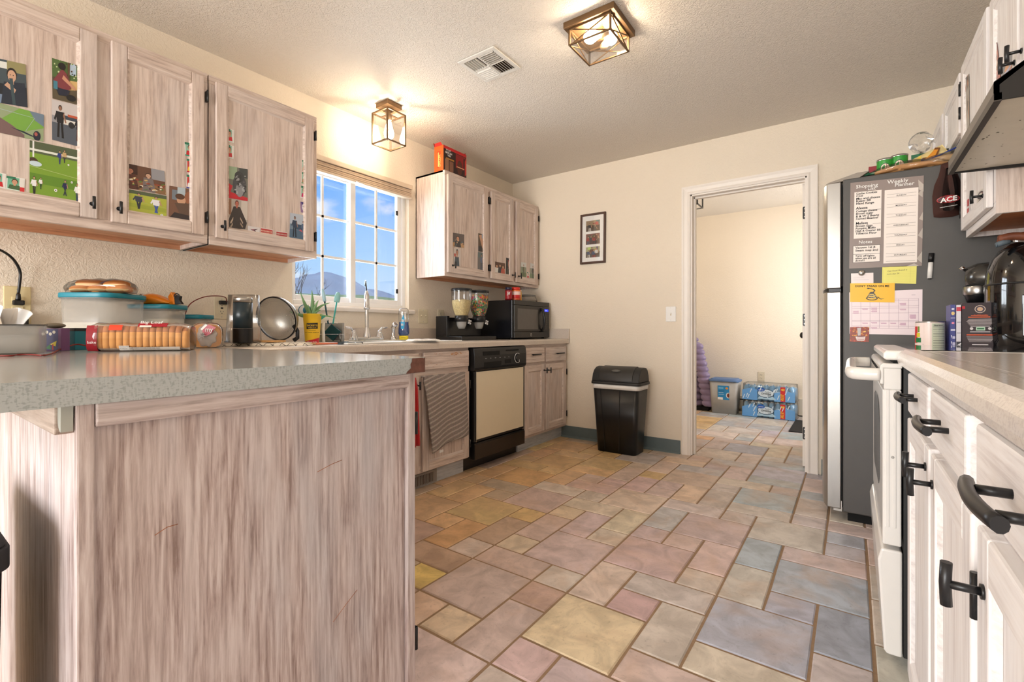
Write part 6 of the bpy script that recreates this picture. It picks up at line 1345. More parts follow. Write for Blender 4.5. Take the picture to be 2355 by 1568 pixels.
MX0, MX1, MY0, MY1, MZ = -2.752, -2.362, 3.190, 3.752, .333
mw = thing('microwave', 'black countertop microwave with curved door handle and blue clock', 'microwave', (-2.55, 3.47, CT))
mb = MB(); mb.box((MX0, MY0, CT + .012), (MX1, MY1, CT + MZ)); mb.build('case', M.setdefault('mwc', plain('gloss_black_case', (22, 23, 28), .25)), mw, .004)
mb = MB()
for a in (MX0 + .03, MX1 - .03):
    for b in (MY0 + .03, MY1 - .03): mb.cyl((a, b, CT + .0005), (a, b, CT + .013), .012, seg=10)
mb.build('foot', 'gap', mw)
M['mwf'] = plain('black_door_plastic', (40, 38, 36), .35); yd = MY1 - .112
mb = MB(); mb.box((MX1 + .0005, MY0 + .001, CT + .066), (MX1 + .024, yd, CT + .290)); md = mb.build('door', 'mwf', mw, .003)
mb = MB(); mb.box((MX1 + .0005, MY0 + .001, CT + .293), (MX1 + .024, MY1 - .001, CT + MZ)); mb.box((MX1 + .0005, MY0 + .001, CT + .013), (MX1 + .024, MY1 - .001, CT + .063)); mb.box((MX1 + .0005, yd + .001, CT + .063), (MX1 + .024, MY1 - .001, CT + .293)); mb.build('front_bezel', 'mwf', mw, .003)
MB().box((MX1 + .024, MY0 + .045, CT + .085), (MX1 + .0255, yd - .085, CT + .262)).build('door_window', M.setdefault('mww', plain('grey_mesh_window', (92, 88, 84), .3)), md)
mb = MB(); hp = bez((MX1 + .022, yd - .028, CT + .275), (MX1 + .075, yd - .03, CT + .24), (MX1 + .075, yd - .03, CT + .105), (MX1 + .022, yd - .018, CT + .068), 14); mb.tube(hp, [.012] + [.016] * 13 + [.012], 12, flat=.7); mb.build('handle', 'blackpl', md)
MB().box((MX1 + .024, yd + .028, CT + .248), (MX1 + .0253, MY1 - .020, CT + .270)).build('clock_display', M.setdefault('clk', plain('blue_display', (30, 40, 190), .3, emit=(40, 60, 255), es=1.2)), mw)
mb = MB(); mb.text('12:15', (MX1 + .0262, yd + .036, CT + .254), (0, 1, 0), (0, 0, 1), .013); mb.build('clock_digits', M.setdefault('clkd', plain('display_digits', (220, 230, 255), .4, emit=(220, 230, 255), es=1.5)), mw)
mb = MB()
for r_ in range(9):
    for c_ in range(3): mb.text('123456789ABCDEFGHIJKLMNOP0+'[(r_ * 3 + c_) % 10], (MX1 + .0248, yd + .034 + c_ * .026, CT + .228 - r_ * .0165), (0, 1, 0), (0, 0, 1), .008, bold=.02)
mb.build('keypad_numbers', M.setdefault('keyt', plain('key_print', (176, 176, 140), .5)), mw)
mb = MB(); y_ = (MY0 + yd) / 2 + .03; z_ = CT + .038
for a, b in (((-.011, -.014), (-.006, .014)), ((-.011, .010), (.010, .014)), ((-.011, -.014), (.010, -.010)), ((-.004, -.002), (.010, .002)), ((.006, -.014), (.011, .014))): mb.box((MX1 + .0242, y_ + a[0], z_ + a[1]), (MX1 + .0252, y_ + b[0], z_ + b[1]))
mb.build('badge', 'steel', mw)
ZM = CT + MZ + .0005
def jar(name, label, c, r, h, prof_, col, cap, art=None, txt=None, group='jars on top of the microwave'):
    t = thing(name, label, 'jar', c, group=group); c = V(c); MB().lathe([(0, .0005), (r * .9, .0005)] + [(r * a, h * b) for a, b in prof_], c, 26).build('jar_body', col, t)
    MB().lathe([(r * .86, h * .80), (r * .93, h * .81), (r * .93, h * .99), (r * .85, h), (0, h)], c, 26).build('cap', cap, t)
    f_ = (V((-.0558, -.0162, 0)) - V((c.x, c.y, 0))).normalized(); g_ = V((0, 0, 1)).cross(f_); g_ = g_ if g_.dot(Rv) > 0 else -g_; ang = math.atan2(f_.y, f_.x)
    if art:
        mb = MB()
        for a0, a1, z0_, z1_, cc in art:
            mb.col = lin(cc); n = 10; I = [[mb.vert(c + V(((r + .0006) * math.cos(ang + a0 + (a1 - a0) * i / n), (r + .0006) * math.sin(ang + a0 + (a1 - a0) * i / n), h * z_))) for z_ in (z0_, z1_)] for i in range(n + 1)]
            for i in range(n): mb.face((I[i][0], I[i + 1][0], I[i + 1][1], I[i][1]))
        mb.build('label', 'print', t)
    if txt:
        mb = MB()
        for s_, z_, sz_ in txt: mb.text(s_, c + f_ * (r + .003) + V((0, 0, h * z_)), g_, (0, 0, 1), sz_, align='C', bold=.01)
        mb.build('lettering', 'winek' if col != 'mustard' else 'ink', t)
    return t
M['jam'] = plain('dark_red_jam', (120, 22, 30), .2); M['jred'] = plain('red_jar', (206, 40, 38), .35); M['mustard'] = plain('mustard_yellow', (240, 176, 40), .35); M['navy'] = plain('navy_cap', (24, 30, 60), .3); M['redcap'] = plain('red_cap', (214, 48, 38), .35)
pj = [(1, .06), (1, .74), (.86, .80)]
jar('jar', 'dark red peanut butter jar with navy cap at the left on the microwave', (-2.430, 3.045 + .19, ZM), .031, .110, pj, 'jam', 'navy', [(-1.2, 1.2, .1, .72, (160, 24, 34))], [('Jif', .42, .034)])
jar('jar', 'red and white label plastic jar with red cap, middle of the three on the microwave', (-2.420, 3.325, ZM), .043, .115, pj, 'jred', 'redcap', [(-1.4, 1.4, .42, .68, (236, 206, 200)), (-1.4, 1.4, .70, .78, (236, 120, 50)), (-1.3, 1.3, .08, .14, (206, 120, 60))], None)
jar('squeeze_bottle', 'yellow squeeze bottle with dark green cap beside the red jar', (-2.455, 3.415, ZM), .030, .128, [(1, .05), (1, .55), (.85, .72), (.8, .80)], 'mustard', M.setdefault('dgreen', plain('dark_green_cap', (30, 50, 40), .4)), [(-1.2, 1.2, .70, .79, (236, 216, 200))], [('LOCAL', .52, .012), ('HONEY', .40, .010)])
pb_ = thing('clear_bowl', 'upturned clear plastic bowl on the right side of the microwave top', 'bowl', (-2.52, 3.60, ZM))
MB().rrect((-2.54, 3.60), .125, .100, .0008 + ZM, ZM + .070, .04, top=.86).build('bowl_shell', 'wrap', pb_)

# cardboard box on the right upper cabinet
gb = thing('cereal_box', 'open red and orange snack box standing on top of the cabinet above the microwave', 'box', (-2.56, 2.66, 2.1585), .0)
M['bxr'] = attrmat('box_print', .45); X1 = -2.505
mb = MB(); mb.col = lin((150, 26, 26)); mb.box((X1 - .095, 2.520, 2.1592), (X1, 2.775, 2.350)); mb.build('carton', 'bxr', gb)
mb = MB(); P = lambda x, y: V((X1 + .0003, 2.520 + .255 * x, 2.1592 + .191 * y)); paint(mb, P, (1, 0, 0), [('r', 0, 0, 1, 1, (46, 22, 20)), ('r', 0, .88, 1, 1, (196, 30, 34)), ('r', .52, .30, .95, .86, (140, 22, 26)), ('r', .06, .02, .22, .5, (150, 110, 84)), ('r', .25, .02, .42, .46, (128, 86, 66)), ('r', .1, .5, .45, .56, (170, 120, 50)), ('e', .7, .35, .12, .3, (90, 44, 30)), ('r', .86, .05, .98, .8, (70, 20, 20)), ('p', [(.93, .1), (1, .2), (1, .9), (.93, .7)], (200, 60, 50)), ('r', .56, .34, .9, .38, (220, 160, 120))]); mb.build('front_print', 'print', gb)
mb = MB(); P = lambda x, y: V((X1 - .095 + .095 * x, 2.5197, 2.1592 + .191 * y)); paint(mb, P, (0, -1, 0), [('r', 0, 0, 1, 1, (226, 92, 30)), ('r', .3, .15, .7, .8, (196, 64, 24)), ('r', .4, .2, .5, .75, (236, 200, 120))]); mb.build('side_print', 'print', gb)
mb = MB(); mb.text("IT'S AT", (X1 + .0022, 2.545, 2.316), (0, 1, 0), (0, 0, 1), .017, bold=.02); mb.text('GRILLIN', (X1 + .0022, 2.535, 2.296), (0, 1, 0), (0, 0, 1), .021, bold=.02); mb.text('TIME', (X1 + .0022, 2.560, 2.278), (0, 1, 0), (0, 0, 1), .017, bold=.02); mb.build('front_lettering', 'winek', gb)
mb = MB(); mb.T = Matrix.Translation((X1 - .0485, 2.523, 2.33)) @ Matrix.Rotation(math.pi / 2, 4, 'Y'); mb.T = None
mb.text('GRILLIN', V((X1 - .03, 2.5185, 2.19)), (0, 0, 1), (-1, 0, 0), .026, bold=.02); mb.build('side_lettering', M.setdefault('ylw', plain('yellow_ink', (240, 200, 110), .6)), gb)
mb = MB(); mb.col = lin((190, 34, 34)); mb.prism([(X1 - .094, 2.522, 2.350), (X1 - .11, 2.522, 2.385), (X1 - .108, 2.522, 2.3855), (X1 - .092, 2.522, 2.350)], (0, .25, 0)); mb.prism([(X1 - .09, 2.5205, 2.350), (X1 - .01, 2.5205, 2.350), (X1 - .02, 2.510, 2.372), (X1 - .08, 2.510, 2.372)], (0, .001, 0)); mb.prism([(X1 - .09, 2.7745, 2.350), (X1 - .01, 2.7745, 2.350), (X1 - .02, 2.79, 2.372), (X1 - .08, 2.79, 2.372)], (0, .001, 0)); mb.build('open_flaps', 'bxr', gb)

# ------------------------------------------------------------------ laundry room
M['bbh'] = plain('baseboard_heater', (222, 212, 194), .45, var=.01)
bh = thing('baseboard_heater', 'long almond baseboard heater along the laundry room back wall', 'heater', (-1.0, YL2, 0))
mb = MB(); mb.prism([(-2.3, YL2 - .001, .03), (-2.3, YL2 - .055, .03), (-2.3, YL2 - .06, .05), (-2.3, YL2 - .06, .135), (-2.3, YL2 - .045, .185), (-2.3, YL2 - .001, .195)], (1.72, 0, 0)); mb.build('heater_cover', 'bbh', bh, .003)
MB().box((-2.3, YL2 - .061, .140), (-.58, YL2 - .045, .150)).build('outlet_slot', 'gap', bh)
MB().box((-.578, YL2 - .064, .012), (-.46, YL2 - .001, .200)).build('end_box', 'bbh', bh, .003)
lb = thing('storage_bin', 'tall grey plastic bin with blue lid and blue sticker in the laundry room', 'bin', (-1.275, 6.02, 0))
lc = (-1.272, 6.03)
MB().rrect(lc, .135, .095, .001, .375, .03, top=1.18).build('bin_body', M.setdefault('bing', plain('grey_plastic_bin', (172, 170, 166), .5)), lb)
mb = MB(); mb.rrect(lc, .165, .120, .376, .398, .035); mb.rrect(lc, .150, .105, .398, .412, .035, top=.9); mb.build('bin_lid', M.setdefault('binb', plain('blue_grey_lid', (92, 122, 168), .5)), lb, .003)
mb = MB(); P = lambda x, y: V((lc[0] - .062 + .125 * x, lc[1] - .1045 - .009 * (y), .165 + .165 * y)); paint(mb, P, (0, -1, 0), [('r', 0, 0, 1, 1, (40, 140, 200)), ('r', 0, 0, .45, .16, (240, 240, 240)), ('e', .92, .32, .2, .2, (226, 232, 238)), ('e', .95, .32, .15, .15, (120, 50, 30)), ('e', .8, .82, .12, .08, (230, 150, 50)), ('r', .08, .6, .6, .64, (24, 60, 110)), ('r', .08, .48, .5, .51, (230, 240, 250)), ('r', .08, .36, .55, .38, (230, 240, 250)), ('r', .08, .78, .5, .88, (120, 190, 230))]); mb.build('sticker', 'print', lb)
M['water'] = plain('blue_water_bottles', (120, 176, 226), .25, var=.25, vscale=14)
M['bottleclear'] = clear('clear_bottle_plastic', (236, 242, 246), .2, .08)
def wpack(z0, label):
    t = thing('water_pack', label, 'water bottles', (-.80, 6.03, z0), math.radians(-3), 'shrink wrapped packs of water bottles'); Tw = Matrix.Translation((-.80, 6.03, z0)) @ Matrix.Rotation(math.radians(-3), 4, 'Z')
    for i in range(8):
        for j in range(2 if True else 4):
            x = -.222 + .0635 * i; y = -.095 + .0635 * j; mb = MB(); mb.T = Tw @ Matrix.Translation((x, y, .002)); mb.lathe([(0, 0), (.029, 0), (.031, .01), (.030, .05), (.031, .075), (.031, .125), (.022, .155), (.012, .168)], seg=14, mi=0); mb.lathe([(.0125, .168), (.0125, .182), (0, .183)], seg=12, mi=1); mb.build('water_bottle', ['water', 'white'], t)
    mb = MB(); mb.T = Tw; mb.box((-.255, -.03, .004), (.255, .125, .150)); mb.build('rear_rows', 'water', t, .02)
    mb = MB(); mb.T = Tw; mb.rrect((0, .0), .266, .134, .001, .187, .03, top=.97); mb.build('shrink_wrap', 'wrap', t)
    n_ = Tw.to_3x3() @ V((0, -1, 0)); mb = MB(); P = lambda x, y: Tw @ V((-.262 + .524 * x, -.1345 - .0, .004 + .165 * y))
    paint(mb, P, n_, [('p', [(0, .0), (.3, 0), (.3, .7), (.2, .85), (.0, .65)], (98, 160, 222)), ('p', [(.62, 0), (1, 0), (1, .6), (.85, .75), (.62, .55)], (104, 166, 226)), ('p', [(.3, .1), (.66, .1), (.6, .3), (.36, .35)], (170, 204, 226)), ('e', .46, .50, .165, .30, (26, 74, 110)), ('e', .46, .50, .15, .26, (206, 222, 234)), ('e', .37, .74, .075, .14, (22, 92, 180)), ('r', .735, .02, .825, .98, (206, 24, 28))])
    for k in range(14):
        r = random.Random(k + int(z0 * 100)); x = r.random() * .9; y = r.random() * .7; mb.poly([P(x, y) + n_ * .0006, P(x + .015, y) + n_ * .0006, P(x + .05, y + .28) + n_ * .0006, P(x + .03, y + .28) + n_ * .0006], 0, (214, 232, 246))
    mb.build('printed_wrap', 'print', t)
    ud = Tw.to_3x3() @ V((1, 0, 0)); mb = MB(); mb.text('Purified', P(.45, .56) + n_ * .002, ud, (0, 0, 1), .018, align='L'); mb.text('Drinking', P(.38, .42) + n_ * .002, ud, (0, 0, 1), .027, bold=.02); mb.text('Water', P(.50, .30) + n_ * .002, ud, (0, 0, 1), .017); mb.build('dark_lettering', 'ink', t)
    mb = MB(); mb.text('40', P(.78, .74) + n_ * .002, ud, (0, 0, 1), .034, align='C', bold=.03); mb.text('16.9 OZ', P(.765, .08) + n_ * .002, (0, 0, 1), -ud, .022, bold=.02); mb.text('PACK', P(.80, .08) + n_ * .002, (0, 0, 1), -ud, .026, bold=.02); mb.build('yellow_lettering', M.setdefault('ylw2', plain('yellow_print', (250, 206, 60), .5)), t)
    mb = MB(); mb.text('great value', P(.37, .70) + n_ * .002, ud, (0, 0, 1), .011, align='C', bold=.02); mb.build('white_lettering', 'winek', t)
wpack(.0005, 'blue shrink wrapped water bottle pack on the laundry floor, lower of the two'); wpack(.190, 'blue shrink wrapped water bottle pack stacked on top of the other')
o = origin_to(MB().box((-.545, 5.23, .0008), (-.15, 5.93, .010)).build('door_mat', M.setdefault('mat', plain('black_ribbed_mat', (34, 34, 36), .9, bmp=.6, bscale=90)), None, .003), (-.35, 5.6, .0008)); tag(o, 'black ribbed door mat lying on the laundry room floor', 'mat')
# quilted jacket hanging at the left of the laundry room
M['quilt'] = plain('lilac_quilted_nylon', (134, 118, 152), .45, var=.18, vscale=9, sheen=.3, bmp=.3, bscale=60)
jk = thing('quilted_jacket', 'lilac grey quilted puffer coat hanging just inside the laundry doorway', 'jacket', (-1.62, 6.08, .02))
def tubeq(a, b, r0, r1, n, name):
    a, b = V(a), V(b); d_ = (b - a); rings = []; u_ = V((1, 0, 0)); w_ = V((0, 1, 0))
    for i in range(n * 6 + 1):
        t_ = i / (n * 6); puff = .72 + .28 * abs(math.sin(math.pi * i / 6)) ** .6; r_ = (r0 + (r1 - r0) * t_) * puff; p = a + d_ * t_
        rings.append([p + u_ * (r_ * math.cos(q)) + w_ * (r_ * .62 * math.sin(q)) + V((0, 0, -.012 * math.cos(q) * 0)) for q in [2 * math.pi * j / 20 for j in range(20)]])
    mb = MB(); mb.loft(rings, 0, True, True); return mb.build(name, 'quilt', jk)
tubeq((-1.70, 6.10, .84), (-1.74, 6.12, .045), .13, .24, 10, 'jacket_body'); tubeq((-1.60, 6.02, .82), (-1.44, 6.0, .06), .075, .085, 11, 'sleeve'); tubeq((-1.72, 6.1, 1.02), (-1.70, 6.1, .84), .05, .12, 3, 'hood')
MB().cyl((-1.72, 6.10, 1.0), (-1.72, YL2 - .001, 1.10), .006, seg=8).build('wall_hook', 'black', jk)
MB().box((-1.90, 6.02, .0005), (-1.46, 6.16, .046)).build('dark_hem', 'gap', jk)

# ------------------------------------------------------------------ beside the stove: can, cartons, mixer, air fryer, folded cloths
c0 = V((.215, 2.635, CT)); cn = thing('food_can', 'tall white labelled food can with nutrition panel standing behind the stove', 'can', c0)
MB().lathe([(0, .0005), (.047, .0005), (.048, .003), (.0475, .108), (.048, .110), (.0455, .111), (.0455, .107), (0, .107)], c0, 32).build('tin', 'steel', cn)
f_ = (V((-.0558, -.0162, 0)) - V((c0.x, c0.y, 0))).normalized(); g_ = V((0, 0, 1)).cross(f_); g_ = g_ if g_.dot(Rv) > 0 else -g_; ang = math.atan2(f_.y, f_.x)
sgn = 1 if (V((math.cos(ang + .1), math.sin(ang + .1), 0)) - f_).dot(g_) > 0 else -1
def oc(x, z, r=.0484): a_ = ang + sgn * x / r; return c0 + V((r * math.cos(a_), r * math.sin(a_), z))
mb = MB()
def cp_(x0, x1, z0, z1, c, r=.0484, n=10):
    mb.col = lin(c); I = [[mb.vert(oc(x0 + (x1 - x0) * i / n, z, r)) for z in (z0, z1)] for i in range(n + 1)]
    for i in range(n): mb.face((I[i][0], I[i + 1][0], I[i + 1][1], I[i][1]))
cp_(-.148, .148, .004, .106, (240, 222, 214), .0484, 40); cp_(-.070, -.046, .020, .09, (206, 40, 44), .0487); cp_(-.050, -.034, .045, .062, (220, 206, 60), .0489); cp_(-.056, -.030, .022, .042, (24, 120, 62), .0490); cp_(-.044, -.036, .066, .090, (120, 150, 60), .0489); cp_(.006, .060, .012, .102, (206, 212, 190), .0487)
for k in range(9): cp_(.010, .056, .096 - .0095 * k, .0975 - .0095 * k - (.0012 if k % 3 == 0 else 0), (70, 80, 66), .0489)
mb.build('can_label', 'print', cn)
mb = MB(); mb.text('Nutrition', oc(.012, .0915) + f_ * .0012, g_, (0, 0, 1), .0075, bold=.02); mb.text('USA', oc(-.024, .013) + f_ * .0012, g_, (0, 0, 1), .0065); mb.build('can_lettering', 'ink', cn)
o = origin_to(MB().cyl((.262, 2.72, CT + .0005), (.262, 2.72, CT + .113), .036, seg=24).build('food_can', 'steel'), (.262, 2.72, CT)); tag(o, 'plain steel can standing half hidden behind the white can', 'can')
YF = 2.560
def carton2(name, label, x0, x1, y0, y1, h, col, rz=0):
    t = thing(name, label, 'box', ((x0 + x1) / 2, (y0 + y1) / 2, CT)); mb = MB(); mb.col = lin(col); mb.box((x0, y0, CT + .0006), (x1, y1, CT + h)); mb.build('carton', 'cbox', t, .001); return t
bx = carton2('rice_noodle_box', 'purple black pasta carton with a plate of noodles and greens printed on it', .304, .447, YF, YF + .05, .182, (46, 32, 40))
P = lambda x, y: V((.304 + .143 * x, YF - .0003, CT + .182 * y)); mb = MB()
sh = [('r', 0, 0, 1, 1, (48, 34, 42)), ('r', 0, .87, .06, .93, (190, 24, 40)), ('r', .97, .87, 1, .93, (170, 30, 50)), ('e', .36, .86, .11, .085, (214, 196, 180)), ('e', .36, .86, .095, .073, (70, 60, 74)), ('e', .36, .86, .06, .045, (206, 170, 140)), ('r', .18, .715, .52, .735, (206, 92, 56)), ('r', .12, .675, .56, .70, (206, 92, 56))]
for k in range(7): w_ = .27 - .02 * abs(k - 2); sh.append(('r', .36 - w_, .640 - .026 * k, .36 + w_, .650 - .026 * k, (206, 196, 196)))
sh += [('r', .28, .40, .46, .475, (190, 220, 196)), ('r', .30, .42, .44, .455, (60, 120, 80)), ('e', .19, .44, .035, .03, (220, 214, 214)), ('e', .55, .44, .035, .03, (220, 214, 214)), ('r', .16, .36, .56, .378, (200, 194, 196)), ('r', .09, .29, .62, .32, (206, 84, 50))]
for k in range(5): w_ = .27 - .012 * k; sh.append(('r', .36 - w_, .255 - .026 * k, .36 + w_, .264 - .026 * k, (206, 196, 196)))
sh += [('r', .2, .085, .52, .10, (240, 236, 236)), ('p', [(.17, .0), (.21, .045), (.5, .045), (.54, .0)], (220, 214, 214)), ('e', 1.02, .60, .33, .24, (226, 216, 196)), ('e', 1.02, .60, .28, .20, (206, 196, 170)), ('e', .9, .66, .11, .09, (70, 104, 48)), ('e', .98, .50, .12, .10, (196, 120, 84)), ('e', .92, .47, .09, .05, (84, 110, 50)), ('e', .97, .61, .07, .07, (206, 140, 96)), ('e', .86, .57, .05, .04, (150, 60, 50)), ('r', .74, .27, .92, .285, (150, 130, 120)), ('r', .74, .17, .9, .20, (200, 190, 190)), ('r', .76, .08, .9, .10, (170, 110, 90)), ('r', .73, .895, .9, .915, (230, 226, 226)), ('r', .72, .86, .91, .875, (230, 226, 226))]
paint(mb, P, (0, -1, 0), sh); mb.build('printed_front', 'print', bx)
mb = MB(); mb.text('TASTES LIKE', P(.36, .715) - V((0, .003, 0)), (1, 0, 0), (0, 0, 1), .0065, align='C', bold=.02); mb.text('TRADITIONAL PASTA', P(.34, .675) - V((0, .003, 0)), (1, 0, 0), (0, 0, 1), .0062, align='C', bold=.02); mb.text('GENUINE PREMIUM PASTA', P(.36, .292) - V((0, .003, 0)), (1, 0, 0), (0, 0, 1), .0056, align='C', bold=.02); mb.build('orange_lettering', M.setdefault('orink', plain('orange_ink', (224, 110, 66), .6)), bx)
b3 = carton2('food_carton', 'slim white and red edged carton wedged beside the purple black pasta box', .288, .302, YF + .004, YF + .12, .175, (226, 222, 230))
mb = MB(); P = lambda x, y: V((.288 + .014 * x, YF + .0037, CT + .175 * y)); paint(mb, P, (0, -1, 0), [('r', 0, .86, 1, .95, (206, 60, 80)), ('r', .1, .6, .9, .61, (90, 90, 110)), ('r', .1, .35, .9, .36, (60, 60, 70)), ('r', 0, 0, 1, .16, (60, 60, 72)), ('p', [(0, .02), (1, .1), (1, .14), (0, .07)], (230, 230, 236))]); mb.build('printed_edge', 'print', b3)
b4 = carton2('food_carton', 'blue violet snack carton standing between the can and the pasta box', .271, .286, YF + .010, YF + .12, .177, (66, 72, 140))
mb = MB(); P = lambda x, y: V((.271 + .015 * x, YF + .0097, CT + .177 * y)); paint(mb, P, (0, -1, 0), [('e', .5, .9, .3, .02, (230, 230, 240)), ('e', .5, .80, .35, .04, (226, 200, 130)), ('r', .05, .69, .95, .70, (226, 226, 240)), ('e', .5, .58, .3, .025, (236, 140, 170)), ('r', .05, .40, .95, .44, (206, 206, 226)), ('p', [(.1, .3), (.3, .3), (.2, .22)], (240, 240, 250)), ('r', .4, .22, .95, .28, (190, 190, 220)), ('p', [(.1, .16), (.3, .16), (.2, .08)], (240, 240, 250)), ('r', .4, .08, .95, .14, (190, 190, 220))]); mb.build('printed_edge', 'print', b4)

# glossy black lidded fryer with rolled cloth and whisk on top; stand mixer behind
fy = thing('air_fryer', 'tall glossy black domed countertop fryer at the right edge behind the stove', 'kitchen appliance', (.52, 2.62, CT))
M['gblack'] = plain('gloss_black_plastic', (14, 14, 16), .10, coat=.8, var=.01)
cx, cy = .508, 2.612
mb = MB(); rings = []
prf = [(.0, .001), (.118, .001), (.126, .010), (.130, .06), (.132, .15), (.132, .24), (.128, .30), (.114, .35), (.092, .385), (.062, .408), (.03, .418), (.0, .420)]
mb.T = Matrix.Translation((cx, cy, CT)); mb.lathe(prf[1:], seg=44, caps=True); mb.build('fryer_body', 'gblack', fy)
mb = MB(); mb.T = Matrix.Translation((cx, cy, CT)); mb.lathe([(.1305, .246), (.134, .248), (.134, .253), (.130, .255)], seg=44); mb.build('lid_seam', 'black', fy)
mb = MB(); mb.T = Matrix.Translation((cx, cy, CT))
for k in range(9):
    a_ = -math.pi / 2 - .35 + .09 * k
mb.box((-.055, -.137, .05), (.075, -.128, .205)); mb.build('drawer_front', 'gblack', fy, .01, 3)
mx_ = thing('stand_mixer', 'dark stand mixer with a steel band partly hidden behind the black fryer', 'mixer', (.43, 2.79, CT))
M['dsteel'] = plain('dark_metallic_paint', (70, 68, 64), .22, .4, coat=.5)
mb = MB(); mb.T = Matrix.Translation((.445, 2.80, CT + .30)) @ Matrix.Rotation(math.radians(-8), 4, 'Z'); mb.lathe([(.0, -.10), (.045, -.095), (.062, -.06), (.066, .0), (.062, .07), (.05, .13), (.02, .17)], seg=28, axis='X', caps=True); mb.build('motor_head', 'dsteel', mx_)
mb = MB(); mb.T = Matrix.Translation((.385, 2.79, CT + .265)); mb.lathe([(.046, -.040), (.048, -.036), (.048, -.008), (.046, -.004)], seg=28); mb.build('steel_band', 'steel', mx_)
mb = MB(); mb.T = Matrix.Translation((.385, 2.79, CT)); mb.lathe([(.0, .18), (.03, .18), (.044, .228), (.046, .262)], seg=24); mb.box((-.012, -.02, .17), (.012, .0, .18)); mb.build('attachment_hub', 'blackpl', mx_)
mb = MB(); mb.box((.50, 2.75, CT + .001), (.58, 2.85, CT + .27)); mb.box((.36, 2.73, CT + .0008), (.60, 2.88, CT + .03)); mb.build('mixer_base', 'dsteel', mx_, .015, 3)
MB().tube([(.345, 2.76, CT + .33), (.325, 2.755, CT + .345)], .008, 8).build('release_lever', 'chrome', mx_)
MB().lathe([(.0, .035), (.05, .035), (.085, .08), (.095, .16), (.094, .17)], (.40, 2.80, CT), 28).build('mixer_bowl', 'steel', mx_)
mb = MB()
def roll(u, v):
    a_ = u * 4 * math.pi; r_ = .006 + .010 * u; x = .405 + .20 * v; return (x, cy - .055 + r_ * math.cos(a_) * 1.3 - .03 * v + .0 , CT + .430 + .006 * math.sin(v * 9) + r_ * math.sin(a_) - .006 * (1 - v))
mb.sheet(roll, 40, 16)
def flap(u, v): x = .43 + .22 * v; return (x, cy - .05 - .02 * v + .10 * u, CT + .436 + .018 * v + .004 * math.sin(8 * v + 3 * u) - .01 * u)
mb.sheet(flap, 8, 16); M['browncl'] = plain('brown_leather_cloth', (120, 66, 42), .6, var=.25, vscale=20)
o = mb.build('rolled_cloth', 'browncl', None, solid=.004); origin_to(o, (.5, 2.57, CT + .42)); tag(o, 'rolled brown cloth lying on top of the black fryer', 'cloth')
wk = thing('wire_whisk', 'grey handled wire whisk lying under the brown cloth on the black fryer', 'whisk', (.46, 2.56, CT + .40))
h0 = V((.398, 2.545, CT + .400)); h1 = V((.435, 2.550, CT + .412)); mb = MB(); mb.tube([h0, (h0 + h1) / 2 + V((0, 0, .004)), h1], [.009, .012, .009], 12); mb.lathe([(.006, -.002), (.010, 0), (.006, .002)], h0, 12, axis='X'); mb.build('whisk_handle', M.setdefault('greyrub', plain('blue_grey_rubber', (92, 106, 116), .5)), wk)
mb = MB()
for k in range(5): z_ = .006 * (k - 2); mb.tube(bez(h1, h1 + V((.06, -.005, z_ * 1.2)), h1 + V((.15, -.02 + .01 * (k % 2), z_ * 2 + .012)), h1 + V((.21, -.03, .018)), 8), .0012, 6)
mb.build('whisk_wires', 'chrome', wk)

# ------------------------------------------------------------------ on top of the refrigerator
FZ = 1.7462
gt = thing('green_tray', 'flat green plastic tray lying on the front corner of the refrigerator top', 'tray', (-0.0056, 2.9900, 1.7514))
mb = MB(); mb.T = Matrix.Translation((-.005, 2.985, FZ + .0)); mb.box((-.06, -.02, .0006), (.085, .1, .010), 1); mb.box((-.035, -.022, .0105), (.055, .08, .022), 0); mb.build('tray_body', [M.setdefault('grn', plain('green_plastic', (20, 110, 70), .4)), 'blackpl'], gt, .003)
rbx = thing('red_box', 'small dark red carton standing on the refrigerator behind the green tray', 'box', (.035, 3.02, FZ))
mb = MB(); mb.col = lin((150, 34, 46)); mb.box((.018, 3.03, FZ + .0005), (.052, 3.09, FZ + .070)); mb.build('carton', 'cbox', rbx, .001)
def chips(x, label, h=.084):
    t = thing('chip_can', label, 'can', (x, 3.00, FZ), group='short green snack cans on the refrigerator'); c = V((x, 3.0, FZ))
    m_ = MB(); m_.col = lin((46, 150, 50)); m_.lathe([(0, .0005), (.034, .0005), (.034, h - .006)], c, 26); m_.build('can_body', 'cbox', t); MB().lathe([(.0345, h - .008), (.035, h - .006), (.035, h), (0, h)], c, 26).build('can_lid', 'steel', t)
    f2 = (V((-.0558, -.0162, 0)) - V((c.x, c.y, 0))).normalized(); g2 = V((0, 0, 1)).cross(f2); g2 = g2 if g2.dot(Rv) > 0 else -g2
    m_ = MB(); P = lambda a, b: c + f2 * (.0346 * math.cos((a - .5) * 2.0)) + g2 * (.0346 * math.sin((a - .5) * 2.0)) + V((0, 0, h * b))
    # plain oval emblem with a dark curved bar
    paint(m_, P, f2, [('r', 0, .80, 1, .92, (24, 60, 34)), ('e', .5, .40, .30, .30, (24, 70, 36)), ('e', .5, .40, .27, .26, (232, 208, 186)), ('e', .5, .30, .22, .10, (30, 26, 26))], 2); m_.build('can_label', 'print', t)
chips(.083, 'green snack can on the refrigerator, left of the pair'); chips(.138, 'green snack can on the refrigerator, right of the pair, with an orange red lid scrap', .092)
o = origin_to(MB().prism([(.175, 3.06, FZ + .0005), (.24, 3.06, FZ + .0005), (.235, 3.06, FZ + .092), (.165, 3.06, FZ + .07)], (0, .04, 0)).build('red_packet', M.setdefault('rpk', plain('dark_red_packet', (140, 24, 40), .4))), (.2, 3.08, FZ)); tag(o, 'dark red packet standing behind the green snack cans', 'packet')
